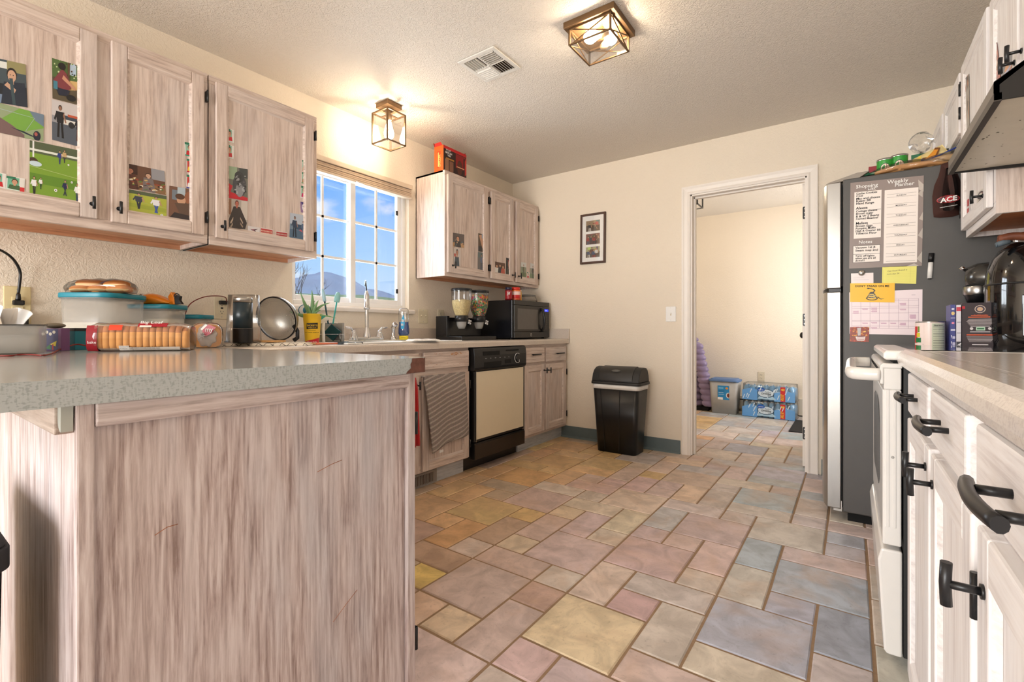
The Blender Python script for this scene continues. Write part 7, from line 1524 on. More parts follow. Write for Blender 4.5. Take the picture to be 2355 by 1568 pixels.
M['breadbag'] = plain('toast_brown_bread', (214, 160, 104), .7, var=.15, vscale=14); M['tort'] = plain('tortilla_tan', (222, 186, 140), .7, var=.12, vscale=16)
def bagged(name, label, c, L, w, h, mat, cat, dirv, seed, labelshapes=None):
    c = V(c); d_ = V(dirv).normalized(); t = thing(name, label, cat, c, group='bagged bread on top of the refrigerator'); r = random.Random(seed); s_ = V((-d_.y, d_.x, 0))
    mb = MB(); rings = []
    for i in range(13):
        q = i / 12; k_ = math.sin(math.pi * (.08 + .84 * q)) ** .5
        rings.append([c + d_ * (L * (q - .5)) + s_ * (w / 2 * k_ * math.cos(a_)) + V((0, 0, .001 + h / 2 * (1 + k_ * math.sin(a_)) - h / 2 * (1 - k_))) for a_ in [2 * math.pi * j / 16 for j in range(16)]])
    mb.loft(rings, 0, True, True); mb.build('food', mat, t)
    mb = MB(); rings = []
    for i in range(17):
        q = -.1 + 1.2 * i / 16; k_ = math.sin(math.pi * min(.97, max(.03, .1 + .8 * q))) ** .5
        rings.append([c + d_ * (L * (q - .5)) + s_ * ((w / 2 + .008 + .006 * math.sin(3 * a_ + i)) * k_ * math.cos(a_)) + V((0, 0, .0012 + (h / 2 + .006) * (1 + (k_ + r.uniform(-.05, .05)) * math.sin(a_)) - (h / 2 + .006) * (1 - k_))) for a_ in [2 * math.pi * j / 16 for j in range(16)]])
    mb.loft(rings, 0, True, True); mb.build('plastic_bag', 'wrap', t); return t
t = bagged('bag_of_bread', 'clear bag of toast brown rolls lying along the front of the refrigerator top', (.175, 2.975, FZ), .27, .075, .040, 'breadbag', 'bread', (1, .02, 0), 1)
t = bagged('bag_of_tortillas', 'bag of tortillas lying at the back right of the refrigerator top', (.325, 3.02, FZ), .22, .12, .062, 'tort', 'bread', (1, .3, 0), 2)
yb = thing('cheese_snack_bag', 'crumpled clear and yellow snack bag with orange picture leaning on the bread bags', 'bag', (.23, 3.05, FZ + .04)); mb = MB()
Tb = Matrix.Translation((.245, 3.045, FZ + .052)) @ Matrix.Rotation(-.42, 4, 'Y') @ Matrix.Rotation(-.35, 4, 'X')
def pil(u, v): x = (u - .5) * .17; y = (v - .5) * .10; e = max(0, 1 - (2 * u - 1) ** 4) * max(0, 1 - (2 * v - 1) ** 4); return (x, -.020 * e + .002 * math.sin(40 * u), y)
mb.T = Tb; mb.sheet(pil, 20, 12); mb.sheet(lambda u, v: (pil(u, v)[0], -pil(u, v)[1], pil(u, v)[2]), 20, 12); mb.build('bag_body', M.setdefault('ybag', plain('pale_yellow_bag', (240, 216, 150), .3, var=.1, coat=.3)), yb)
mb = MB(); P = lambda x, y: Tb @ V((-.075 + .15 * x, -.0235, -.042 + .084 * y)); paint(mb, P, Tb.to_3x3() @ V((0, -1, 0)), [('p', [(.0, .0), (.3, .0), (.45, .9), (.2, .8)], (246, 214, 90)), ('p', [(.3, .5), (.45, .7), (.6, .55), (.85, .95), (.95, .8), (.75, .35), (.45, .3)], (122, 74, 36)), ('p', [(.38, .5), (.55, .6), (.8, .85), (.88, .75), (.7, .42), (.5, .38)], (226, 150, 50)), ('r', .3, .25, .45, .38, (60, 80, 110))]); mb.build('printed_picture', 'print', yb)
gc = thing('green_carton', 'green and black carton lying on the refrigerator under the zipper bag', 'box', (.30, 3.16, FZ + .001)); 
mb = MB(); mb.col = lin((24, 110, 70)); mb.T = Matrix.Translation((.285, 3.20, FZ + .001)) @ Matrix.Rotation(-.10, 4, 'Z'); mb.box((-.085, -.03, .0), (.075, .06, .135)); mb.build('carton', 'cbox', gc, .001)
mb = MB(); T_ = Matrix.Translation((.285, 3.20, FZ + .001)) @ Matrix.Rotation(-.10, 4, 'Z'); P = lambda x, y: T_ @ V((-.085 + .16 * x, -.0304, .135 * y)); paint(mb, P, T_.to_3x3() @ V((0, -1, 0)), [('r', .6, .45, 1, 1, (26, 34, 30)), ('r', .68, .72, .84, .95, (150, 206, 130)), ('r', .2, .7, .3, .78, (220, 230, 220))]); mb.build('printed_front', 'print', gc)
zb_ = thing('zipper_bag', 'clear zipper bag with a blue seal strip sticking up on the refrigerator', 'bag', (.40, 3.0, FZ + .07)); za, zb3 = V((0.2197, 3.0000, 1.7873)), V((0.3452, 3.0000, 1.8327))
MB().tube([za, (za + zb3) / 2 + V((0, 0, -.003)), zb3], .0035, 6).build('blue_seal', M.setdefault('bluez', plain('blue_zip', (44, 70, 170), .4)), zb_)
def zsheet(u, v): p = za.lerp(zb3, u); return p + V((.0, .02 * v + .006 * math.sin(u * 14) * v, -(p.z - FZ - .06) * v))
MB().sheet(zsheet, 16, 6).build('bag_film', 'wrap', zb_)
tf = thing('plastic_bag', 'crumpled clear plastic bag puffing up at the back of the refrigerator top', 'bag', (.22, 3.12, FZ + .05)); mb = MB(); c = V((0.2361, 3.1800, 1.9390)); r = random.Random(4)
R = []
for j in range(10):
    ph = math.pi * (.04 + .92 * j / 9); R.append([c + V((math.sin(ph) * math.cos(a_) * .045 * r.uniform(.8, 1.2), math.sin(ph) * math.sin(a_) * .035 * r.uniform(.8, 1.2), -math.cos(ph) * .055)) for a_ in [2 * math.pi * k / 14 for k in range(14)]])
mb.loft(R, 0, True, False); mb.tube([c + V((0, 0, -.05)), V((c.x + .01, c.y - .02, FZ + .06))], [.006, .02], 8); mb.build('bag_film', 'wrap', tf)
pp_ = thing('paper_bag', 'pale yellow paper snack pouch at the right end of the refrigerator top', 'bag', (.395, 2.97, FZ)); mb = MB(); mb.T = Matrix.Translation((.375, 2.975, FZ)); mb.prism([(-.05, 0, .0006), (.06, 0, .0006), (.06, 0, .075), (-.02, 0, .078), (-.055, 0, .04)], (0, .02, 0)); mb.build('pouch', M.setdefault('ypouch', plain('pale_yellow_paper', (240, 222, 160), .6, var=.06)), pp_, .004)
bg3 = V((.325, FY - .032, 1.46)); 
# bottle koozie hanging on the fridge side
kz = thing('bottle_sleeve', 'brown bottle shaped neoprene sleeve hanging high on the refrigerator side', 'bottle sleeve', (.275, FY - .012, 1.50)); kx = .305
outl = [(-.024, 1.741), (.020, 1.748), (.028, 1.735), (.033, 1.700), (.050, 1.655), (.060, 1.61), (.061, 1.53), (.055, 1.505), (.02, 1.496), (-.03, 1.497), (-.052, 1.503), (-.055, 1.53), (-.058, 1.60), (-.050, 1.65), (-.034, 1.69), (-.027, 1.72)]
mb = MB(); ff = [mb.vert((kx + x * .86, FY - .028 + .02 * (abs(x) / .06) ** 2, z)) for x, z in outl]; bk = [mb.vert((kx + x * .9, FY - .003, z)) for x, z in outl]; ctr_ = [mb.vert((kx + x * .35, FY - .034, 1.61 + (z - 1.61) * .8)) for x, z in outl]
n = len(outl)
for k in range(n): mb.face((ff[k], ff[(k + 1) % n], bk[(k + 1) % n], bk[k]), 0, True); mb.face((ctr_[k], ctr_[(k + 1) % n], ff[(k + 1) % n], ff[k]), 0, True)
mb.face(ctr_, 0, True); mb.face(bk[::-1], 0); mb.build('sleeve_body', M.setdefault('neo', plain('brown_neoprene', (66, 34, 26), .8, var=.08, bmp=.2, bscale=400)), kz)
mb = MB(); P = lambda x, y: V((kx - .042 + .084 * x, FY - .0362 + .008 * (2 * x - 1) ** 2, 1.548 + .05 * y)); paint(mb, P, (0, -1, 0), [('e', .5, .5, .48, .36, (170, 40, 40)), ('e', .5, .5, .44, .30, (84, 40, 44)), ('e', .52, .5, .18, .26, (196, 40, 52))]); mb.build('logo_oval', 'print', kz)
mb = MB(); mb.text('ACE', V((kx, FY - .0400, 1.561)), (1, 0, .10), (0, 0, 1), .030, align='C', bold=.03); mb.text('www.americanclub.com', V((kx, FY - .0380, 1.538)), (1, 0, .08), (0, 0, 1), .0062, align='C', bold=.01); mb.build('white_lettering', 'winek', kz)

# ------------------------------------------------------------------ prints on the cabinet doors
EX = (1, 0, 0)
def player(x, y, h, c1, c2=(240, 240, 240), lean=.02): return man(x, y, h, c1, c2, (190, 150, 120), (40, 30, 26), lean, .8)
def ball(x, y, r=.018): return [('e', x, y, r, r, (245, 245, 245)), ('e', x, y, r * .4, r * .4, (40, 40, 40))]
def head(cx, cy, r, skin=(196, 150, 122), hair=(40, 30, 24), shirt=(50, 60, 80)):
    return [('p', [(max(0, cx - r * 2.2), 0), (cx - r * 1.6, cy - r * 1.2), (cx + r * 1.6, cy - r * 1.2), (min(1, cx + r * 2.2), 0)], shirt), ('r', cx - r * .35, cy - r * 1.5, cx + r * .35, cy - r * .6, skin), ('e', cx, cy + r * .3, r * 1.05, r * 1.15, hair), ('e', cx, cy, r * .85, r * 1.05, skin), ('e', cx - r * .3, cy + r * .15, r * .12, r * .08, (40, 30, 30)), ('e', cx + r * .3, cy + r * .15, r * .12, r * .08, (40, 30, 30)), ('r', cx - r * .25, cy - r * .5, cx + r * .25, cy - r * .42, (140, 70, 66))]
def field(top=.30, g=(122, 160, 50), g2=(96, 140, 40)): return [('r', 0, 1 - top, 1, 1, (84, 96, 70)), ('r', 0, 0, 1, 1 - top, g), ('r', 0, .22, 1, .40, g2), ('p', [(0, .52), (1, .44), (1, .45), (0, .53)], (170, 190, 120))]
def speck(seed, n, pal, x0=0, y0=0, x1=1, y1=1, s=.06):
    r = random.Random(seed); o = []
    for k in range(n):
        x, y = r.uniform(x0, x1), r.uniform(y0, y1); a, b = r.uniform(.3, 1) * s, r.uniform(.3, 1) * s; o.append(('p', [(x, y), (x + a, y + b * .3), (x + a * .7, y + b), (x - a * .2, y + b * .7)], r.choice(pal)))
    return o
def card(shirt, bgc, skin=(206, 156, 126)): return [('r', 0, .84, .5, 1, (40, 120, 90)), ('r', .7, .1, .95, .95, (230, 226, 220))] + head(.45, .62, .17, skin, (50, 34, 26), shirt) + [('r', 0, 0, 1, .10, bgc)]

pic('photo of a person sitting in a car, upper left on nearest door', ((-2.4712, 0.2458, 1.9176), (-2.4712, 0.3387, 1.9306), (-2.4712, 0.3440, 1.7778), (-2.4712, 0.2458, 1.7637)), EX, [('r', .0, .0, 1, .45, (30, 38, 48)), ('r', .5, .75, 1, 1, (150, 144, 100)), ('r', .2, .8, .5, .95, (226, 230, 226)), ('p', [(.3, 0), (.45, .5), (.95, .55), (1, 0)], (38, 48, 64)), ('r', .0, 0, .4, .2, (120, 140, 170))] + head(.62, .66, .13, (206, 166, 140), (40, 34, 34), (38, 48, 64)) + [('p', [(.42, .42), (.5, .5), (.72, .36), (.68, .28)], (206, 166, 140)), ('p', [(.55, .6), (.62, .0), (.7, .0), (.64, .6)], (60, 80, 88))], (70, 84, 92))
pic('photo of a crouching person in a sunlit camp, top right of the nearest door', ((-2.4712, 0.4080, 1.9867), (-2.4712, 0.4982, 1.9925), (-2.4712, 0.4951, 1.8406), (-2.4712, 0.4094, 1.8369)), EX, [('r', 0, .55, 1, 1, (84, 110, 60)), ('r', .55, .7, .75, 1, (186, 206, 226)), ('p', [(.5, .3), (1, .4), (1, .6), (.5, .55)], (214, 180, 120))] + speck(3, 40, [(30, 44, 26), (120, 150, 60), (210, 220, 170), (70, 50, 34)], 0, .6) + [('r', .48, .5, .54, 1, (96, 70, 50)), ('p', [(.02, .45), (.3, .8), (.45, .7), (.6, .35), (.5, .3), (.2, .3)], (130, 60, 66)), ('p', [(.1, .3), (.55, .3), (.5, .15), (.2, .12)], (34, 40, 60)), ('e', .3, .86, .12, .09, (30, 26, 26)), ('p', [(.35, .65), (.75, .38), (.72, .33), (.3, .55)], (206, 150, 122)), ('e', .6, .12, .16, .08, (30, 30, 30)), ('r', .03, .25, .16, .45, (70, 130, 150))], (92, 82, 62))
pic('photo of two people in black by a white car, nearest door', ((-2.4712, 0.4075, 1.8329), (-2.4712, 0.4951, 1.8380), (-2.4712, 0.4941, 1.6804), (-2.4712, 0.4085, 1.6828)), EX, [('r', 0, .62, 1, 1, (206, 200, 200)), ('r', 0, .0, 1, .45, (84, 92, 104)), ('r', .3, .46, 1, .66, (222, 220, 214)), ('e', .62, .47, .10, .08, (40, 42, 46)), ('r', .4, .58, .9, .68, (60, 70, 84)), ('r', .5, .66, 1, .72, (190, 90, 60))] + man(.26, .10, .80, (30, 30, 36), (24, 24, 28), (150, 110, 90)) + man(.86, .12, .62, (34, 38, 48), (90, 60, 50), (150, 110, 90)), (150, 150, 156))
pic('wide photo of a person lying on a grassy bank, nearest door', ((-2.4712, 0.2619, 1.7670), (-2.4712, 0.3863, 1.7669), (-2.4712, 0.3850, 1.6669), (-2.4712, 0.2619, 1.6626)), EX, [('p', [(0, .3), (.5, 1), (1, 1), (1, .5), (.4, .1)], (120, 170, 72)), ('p', [(.7, 1), (1, 1), (1, .55), (.82, .7)], (110, 130, 150)), ('p', [(0, .0), (0, .6), (.35, .35), (.6, .1), (.6, 0)], (120, 96, 96)), ('p', [(.3, .28), (.7, .12), (.95, .05), (.6, .22)], (30, 40, 60)), ('e', .86, .16, .08, .18, (28, 34, 54)), ('e', .84, .22, .035, .07, (170, 90, 84)), ('p', [(.1, .8), (.8, .78), (.8, .79), (.1, .82)], (170, 190, 190)), ('p', [(.8, .78), (.62, .25), (.63, .25), (.81, .78)], (170, 190, 190))], (150, 166, 130))
pic('large photo of children playing soccer on a bright green field', ((-2.4712, 0.3492, 1.6614), (-2.4712, 0.4951, 1.6661), (-2.4712, 0.4916, 1.4642), (-2.4712, 0.3492, 1.4684)), EX, field(.22) + [('r', .0, .82, .95, .86, (226, 230, 220)), ('r', .05, .7, .08, 1, (236, 236, 236)), ('p', [(.9, .74), (.97, 1), (.99, 1), (.93, .74)], (230, 230, 230))] + player(.55, .66, .26, (40, 60, 130), (40, 50, 110)) + player(.64, .70, .25, (200, 170, 120), (60, 60, 60)) + ball(.72, .68) + [('e', .06, .62, .09, .07, (70, 50, 34)), ('e', .10, .58, .12, .05, (200, 220, 230))] + player(.08, .0, .34, (240, 240, 240), (30, 30, 34)) + player(.2, .12, .22, (236, 236, 236), (30, 60, 40)) + player(.66, .08, .30, (30, 36, 84), (34, 44, 70), .05) + player(.9, .02, .34, (240, 240, 240), (40, 60, 90)) + ball(.48, .15, .03) + ball(.79, .36, .02), (130, 170, 60))
pic('small player sticker with a green shirt at the lower left of the nearest door', ((-2.4712, 0.2918, 1.5172), (-2.4712, 0.3373, 1.5183), (-2.4712, 0.3352, 1.4669), (-2.4712, 0.2905, 1.4696)), EX, card((60, 96, 60), (210, 230, 220)) + [('r', .75, .0, 1, .35, (206, 40, 50))], (110, 180, 150), 'sticker', 'player stickers on the cabinet doors', 'sticker', (236, 236, 230))
pic('small red and white sticker cut off by the left edge of the photo', ((-2.4712, 0.2578, 1.5242), (-2.4712, 0.2914, 1.5231), (-2.4712, 0.2901, 1.4701), (-2.4712, 0.2578, 1.4706)), EX, card((200, 30, 40), (230, 226, 220)), (120, 190, 170), 'sticker', 'player stickers on the cabinet doors', 'sticker', (236, 236, 230))
pic('photo of people around a crowded dinner table on the middle door', ((-2.4712, 0.6256, 1.6585), (-2.4712, 0.7613, 1.6629), (-2.4712, 0.7677, 1.5601), (-2.4712, 0.6256, 1.5586)), EX, [('r', .0, .6, .3, 1, (60, 34, 26)), ('r', .65, .55, 1, 1, (150, 150, 156)), ('r', 0, 0, 1, .38, (140, 104, 70))] + head(.57, .66, .075, (206, 166, 140), (60, 40, 30), (120, 110, 110)) + head(.12, .72, .09, (180, 120, 96), (60, 30, 24), (90, 50, 40)) + speck(8, 46, [(200, 170, 110), (90, 130, 60), (150, 70, 50), (60, 40, 34), (230, 220, 200)], 0, .02, 1, .45, .10), (104, 72, 56))
pic('photo of two soccer players on a yellow green field, middle door', ((-2.4712, 0.6256, 1.5536), (-2.4712, 0.7696, 1.5568), (-2.4712, 0.7696, 1.4611), (-2.4712, 0.6239, 1.4652)), EX, field(.16, (176, 184, 66), (160, 172, 60)) + player(.32, .18, .72, (60, 64, 84), (40, 44, 60), .06) + player(.74, .14, .74, (236, 236, 240), (60, 90, 170), .08) + ball(.88, .10, .035), (176, 184, 66))
pic('photo of two people embracing in a plane seat, lower right of the middle door', ((-2.4712, 0.7804, 1.6044), (-2.4712, 0.8815, 1.6102), (-2.4712, 0.8801, 1.4593), (-2.4712, 0.7772, 1.4611)), EX, [('r', .3, .75, .6, 1, (180, 196, 206)), ('r', .1, .6, .3, .9, (120, 130, 140)), ('e', .78, .72, .22, .20, (150, 96, 70)), ('e', .45, .62, .17, .14, (206, 160, 130)), ('e', .4, .72, .18, .09, (90, 60, 44)), ('p', [(.2, .5), (.4, .2), (.95, .1), (1, .6), (.7, .55)], (96, 74, 62)), ('p', [(0, 0), (1, 0), (1, .18), (.2, .22)], (54, 44, 46))], (120, 84, 66))
pic('red shirt player sticker, top of the three on the middle door', ((-2.4712, 0.8380, 1.8145), (-2.4712, 0.8822, 1.8172), (-2.4712, 0.8808, 1.7558), (-2.4712, 0.8400, 1.7538)), EX, card((200, 36, 44), (40, 150, 120)), (150, 190, 170), 'sticker', 'player stickers on the cabinet doors', 'sticker', (236, 236, 230))
pic('yellow shirt player sticker, middle of the three on the middle door', ((-2.4712, 0.8459, 1.7423), (-2.4712, 0.8815, 1.7467), (-2.4712, 0.8808, 1.6840), (-2.4712, 0.8466, 1.6825)), EX, card((240, 210, 60), (200, 40, 60)), (200, 60, 56), 'sticker', 'player stickers on the cabinet doors', 'sticker', (236, 236, 230))
pic('white shirt player sticker, lowest of the three on the middle door', ((-2.4712, 0.8459, 1.6709), (-2.4712, 0.8822, 1.6727), (-2.4712, 0.8801, 1.6098), (-2.4712, 0.8446, 1.6104)), EX, card((236, 236, 236), (60, 60, 150)), (200, 60, 56), 'sticker', 'player stickers on the cabinet doors', 'sticker', (236, 236, 230))
pic('red shirt sticker, upper left on the window side door', ((-2.4712, 1.0105, 1.9361), (-2.4712, 1.0468, 1.9381), (-2.4712, 1.0452, 1.8761), (-2.4712, 1.0105, 1.8732)), EX, card((206, 40, 50), (220, 226, 220)), (150, 190, 170), 'sticker', 'player stickers on the cabinet doors', 'sticker', (236, 236, 230))
pic('red shirt sticker, lower of two left on window side door', ((-2.4712, 1.0105, 1.8585), (-2.4712, 1.0468, 1.8618), (-2.4712, 1.0436, 1.7985), (-2.4712, 1.0105, 1.7970)), EX, card((196, 40, 44), (226, 226, 220)), (150, 190, 170), 'sticker', 'player stickers on the cabinet doors', 'sticker', (236, 236, 230))
pic('faded pink sticker at the top of the right column on the window side door', ((-2.4712, 1.3930, 1.8975), (-2.4712, 1.4230, 1.9006), (-2.4712, 1.4230, 1.8404), (-2.4712, 1.3913, 1.8365)), EX, card((206, 150, 120), (200, 170, 160)), (150, 190, 170), 'sticker', 'player stickers on the cabinet doors', 'sticker', (236, 236, 230))
pic('faded green and tan sticker, second down the right column', ((-2.4712, 1.3913, 1.8318), (-2.4712, 1.4230, 1.8347), (-2.4712, 1.4210, 1.7721), (-2.4712, 1.3883, 1.7705)), EX, card((170, 120, 80), (120, 160, 120)), (150, 190, 170), 'sticker', 'player stickers on the cabinet doors', 'sticker', (236, 236, 230))
pic('pink shirt portrait sticker, third down the right column', ((-2.4712, 1.3863, 1.7561), (-2.4712, 1.4230, 1.7577), (-2.4712, 1.4210, 1.6913), (-2.4712, 1.3843, 1.6905)), EX, card((206, 40, 110), (230, 220, 226)), (150, 190, 170), 'sticker', 'player stickers on the cabinet doors', 'sticker', (236, 236, 230))
pic('square sticker with a round ball emblem above the corner photo', ((-2.4712, 1.3814, 1.6694), (-2.4712, 1.4220, 1.6727), (-2.4712, 1.4199, 1.6140), (-2.4712, 1.3863, 1.6119)), EX, [('p', [(.1, 1), (.5, 0), (.9, 1)], (60, 50, 120)), ('e', .5, .5, .30, .32, (232, 230, 236)), ('e', .5, .45, .08, .08, (50, 44, 60)), ('e', .38, .6, .05, .05, (50, 44, 60)), ('e', .62, .6, .05, .05, (50, 44, 60))], (150, 120, 160), 'sticker', 'player stickers on the cabinet doors', 'sticker')
pic('photo of a fluffy black and white dog on a red seat', ((-2.4712, 1.0105, 1.7585), (-2.4712, 1.1089, 1.7671), (-2.4712, 1.1089, 1.6103), (-2.4712, 1.0090, 1.6060)), EX, [('r', 0, .6, .5, 1, (150, 170, 140)), ('r', .6, .7, 1, 1, (60, 66, 66)), ('p', [(0, 0), (0, .5), (.3, .4), (.2, .2), (1, .1), (1, 0)], (196, 36, 50)), ('e', .62, .45, .32, .36, (70, 72, 76)), ('e', .6, .72, .22, .17, (52, 54, 58)), ('e', .52, .66, .10, .09, (150, 152, 156)), ('e', .62, .3, .18, .22, (140, 142, 146)), ('e', .44, .62, .03, .025, (16, 16, 18))] + speck(12, 26, [(40, 42, 46), (170, 172, 176), (100, 102, 106)], .35, .15, .85, .75, .12), (110, 110, 100))
pic('photo of a bearded person in a dark patterned poncho', ((-2.4712, 1.0090, 1.6027), (-2.4712, 1.1089, 1.6086), (-2.4712, 1.1065, 1.4555), (-2.4712, 1.0075, 1.4526)), EX, [('r', 0, .5, .25, 1, (150, 110, 84)), ('r', .7, .4, 1, 1, (206, 196, 186)), ('p', [(.1, .25), (.35, .78), (.65, .78), (.98, .3), (.9, .1), (.2, .05)], (60, 52, 50)), ('p', [(.2, .25), (.5, .65), (.8, .3), (.78, .25), (.5, .58), (.24, .2)], (180, 160, 140)), ('p', [(.2, .12), (.5, .45), (.8, .18), (.78, .13), (.5, .38), (.24, .08)], (160, 140, 120))] + head(.5, .86, .085, (190, 110, 90), (90, 40, 30), (60, 52, 50)), (176, 166, 156))
pic('photo of two people by a car at dusk, corner of the window side door', ((-2.4712, 1.3257, 1.5977), (-2.4712, 1.4199, 1.6000), (-2.4712, 1.4189, 1.4542), (-2.4712, 1.3219, 1.4557)), EX, [('r', 0, .6, 1, 1, (186, 196, 210)), ('r', 0, 0, 1, .4, (84, 110, 134)), ('r', .35, .42, 1, .62, (60, 84, 110)), ('p', [(.55, .4), (.9, .3), (.92, .34), (.6, .45)], (196, 90, 110))] + man(.28, .12, .78, (50, 66, 90), (30, 40, 56), (150, 120, 110)) + man(.78, .2, .58, (90, 110, 140), (110, 130, 160), (170, 140, 130)), (120, 140, 160))
pic('small white card with a flying bird drawing at the bottom of the window side door', ((-2.4712, 1.1089, 1.4898), (-2.4712, 1.1690, 1.4904), (-2.4712, 1.1655, 1.4568), (-2.4712, 1.1106, 1.4580)), EX, [('p', [(.2, .45), (.5, .6), (.85, .75), (.6, .45), (.75, .15), (.5, .35)], (90, 60, 70)), ('p', [(.1, .6), (.5, .5), (.5, .45)], (190, 40, 60))], (222, 216, 216), 'card', None, 'print_card')
pic('small team photo sticker with a red row of players, left of the two', ((-2.4712, 1.1715, 1.4927), (-2.4712, 1.2340, 1.4922), (-2.4712, 1.2322, 1.4539), (-2.4712, 1.1698, 1.4525)), EX, [('r', .03, .1, .97, .9, (190, 60, 60))] + [('e', .1 + .11 * k, .62, .04, .10, (226, 190, 170)) for k in range(8)] + [('e', .1 + .11 * k, .34, .04, .10, (230, 200, 180)) for k in range(8)], (226, 214, 210), 'sticker', None, 'team_sticker')
pic('small team photo sticker with a red row of players, right of the two', ((-2.4712, 1.2501, 1.4889), (-2.4712, 1.3115, 1.4903), (-2.4712, 1.3096, 1.4529), (-2.4712, 1.2482, 1.4504)), EX, [('r', .03, .1, .97, .9, (176, 56, 60))] + [('e', .1 + .11 * k, .62, .04, .10, (200, 180, 170)) for k in range(8)] + [('r', .06, .1, .95, .25, (60, 60, 90))], (226, 214, 210), 'sticker', None, 'team_sticker')
pic('photo of a person at a kitchen counter, upper left on the cabinet above the microwave', ((-2.4712, 2.5782, 1.7050), (-2.4712, 2.7126, 1.7121), (-2.4712, 2.7091, 1.6086), (-2.4712, 2.5782, 1.6038)), EX, [('r', 0, 0, 1, .3, (190, 150, 110))] + head(.45, .62, .13, (206, 150, 120), (40, 30, 30), (60, 56, 60)) + speck(2, 20, [(60, 50, 50), (206, 170, 130), (90, 110, 120)], 0, 0, 1, .5, .12), (96, 86, 84), group='photographs on the cabinet above the microwave')
pic('photo of a person in dark cap holding a child, above microwave', ((-2.4712, 2.5938, 1.5953), (-2.4712, 2.6678, 1.5970), (-2.4712, 2.6678, 1.4566), (-2.4712, 2.5876, 1.4618)), EX, head(.5, .72, .16, (190, 140, 116), (40, 50, 60), (70, 84, 96)) + [('e', .2, .6, .14, .10, (190, 90, 80))], (206, 198, 194), group='photographs on the cabinet above the microwave')
pic('brown toned photo of a person bending, upper right on the same door', ((-2.4712, 2.8798, 1.7513), (-2.4712, 2.9673, 1.7544), (-2.4712, 2.9640, 1.6086), (-2.4712, 2.8798, 1.6063)), EX, [('p', [(.1, .9), (.5, .95), (.9, .3), (.6, .2), (.3, .6)], (196, 150, 120)), ('r', .5, .75, 1, 1, (150, 170, 190)), ('r', 0, 0, .5, .3, (40, 40, 44))], (84, 66, 50), group='photographs on the cabinet above the microwave')
pic('grey blue photo of a standing person, lower right on the same door', ((-2.4712, 2.8765, 1.6013), (-2.4712, 2.9640, 1.6040), (-2.4712, 2.9617, 1.4515), (-2.4712, 2.8728, 1.4560)), EX, [('r', .0, .7, 1, 1, (96, 110, 110))] + man(.5, .05, .85, (96, 110, 136), (60, 70, 90)), (110, 106, 106), group='photographs on the cabinet above the microwave')
pic('photo of a group at a white table on the middle door above the microwave', ((-2.4712, 3.0952, 1.5516), (-2.4712, 3.2391, 1.5516), (-2.4712, 3.2347, 1.4570), (-2.4712, 3.0917, 1.4550)), EX, [('r', 0, 0, 1, .5, (226, 214, 196))] + head(.2, .62, .1, (206, 160, 130), (40, 30, 30), (230, 226, 220)) + head(.5, .7, .09, (206, 160, 130), (30, 26, 26), (60, 60, 64)) + head(.8, .62, .1, (206, 160, 130), (90, 60, 40), (190, 90, 70)), (96, 66, 50), group='photographs on the cabinet above the microwave')
pic('dark portrait of a person in a cap on the middle door above the microwave', ((-2.4712, 3.2554, 1.6034), (-2.4712, 3.3363, 1.6007), (-2.4712, 3.3324, 1.4578), (-2.4712, 3.2491, 1.4558)), EX, head(.5, .66, .2, (186, 130, 110), (30, 30, 34), (64, 60, 50)) + [('r', .25, .8, .8, .88, (140, 30, 30))], (28, 28, 30), group='photographs on the cabinet above the microwave')
pic('photo of a person in green outdoors, left on the rightmost door', ((-2.4712, 3.4791, 1.5925), (-2.4712, 3.5646, 1.5947), (-2.4712, 3.5603, 1.4529), (-2.4712, 3.4743, 1.4545)), EX, [('r', 0, .7, 1, 1, (214, 216, 214)), ('r', 0, 0, 1, .35, (110, 130, 90))] + man(.5, .02, .85, (96, 106, 84), (84, 90, 76)), (140, 150, 130), group='photographs on the cabinet above the microwave')
pic('photo of a person in grey outdoors, right on the rightmost door', ((-2.4712, 3.6294, 1.5999), (-2.4712, 3.7229, 1.5998), (-2.4712, 3.7154, 1.4535), (-2.4712, 3.6243, 1.4523)), EX, [('r', 0, .7, 1, 1, (206, 206, 206)), ('r', 0, 0, 1, .35, (120, 140, 110))] + man(.5, .02, .85, (70, 70, 70), (60, 64, 66)), (150, 152, 140), group='photographs on the cabinet above the microwave')
pic('tiny red player sticker between two photos on the rightmost door', ((-2.4712, 3.5767, 1.5115), (-2.4712, 3.6199, 1.5107), (-2.4712, 3.6149, 1.4543), (-2.4712, 3.5717, 1.4556)), EX, card((200, 40, 50), (226, 226, 226)), (226, 216, 214), group='photographs on the cabinet above the microwave')
NX = (-1, 0, 0)
pic('narrow photo with brown and tan shapes on the tall right wall cabinet door', ((0.3486, 2.7983, 2.0673), (0.3486, 2.7248, 2.0561), (0.3486, 2.7140, 1.8392), (0.3486, 2.7671, 1.8146)), NX, speck(5, 24, [(90, 70, 56), (206, 180, 150), (60, 50, 46), (200, 120, 70)], 0, 0, 1, 1, .3), (150, 140, 126), group='photographs on the right hand wall cabinets')
pic('photo of people in a red room on the cabinet door above the hood', ((0.3486, 2.2984, 1.9597), (0.3486, 2.2545, 1.9548), (0.3486, 2.2039, 1.8080), (0.3486, 2.2929, 1.8136)), NX, [('r', 0, .55, 1, .8, (206, 120, 84)), ('e', .5, .5, .3, .08, (230, 200, 180)), ('r', 0, 0, 1, .3, (180, 84, 66))] + speck(7, 20, [(150, 60, 50), (230, 190, 150), (90, 50, 44)], 0, 0, 1, 1, .25), (140, 84, 70), group='photographs on the right hand wall cabinets')
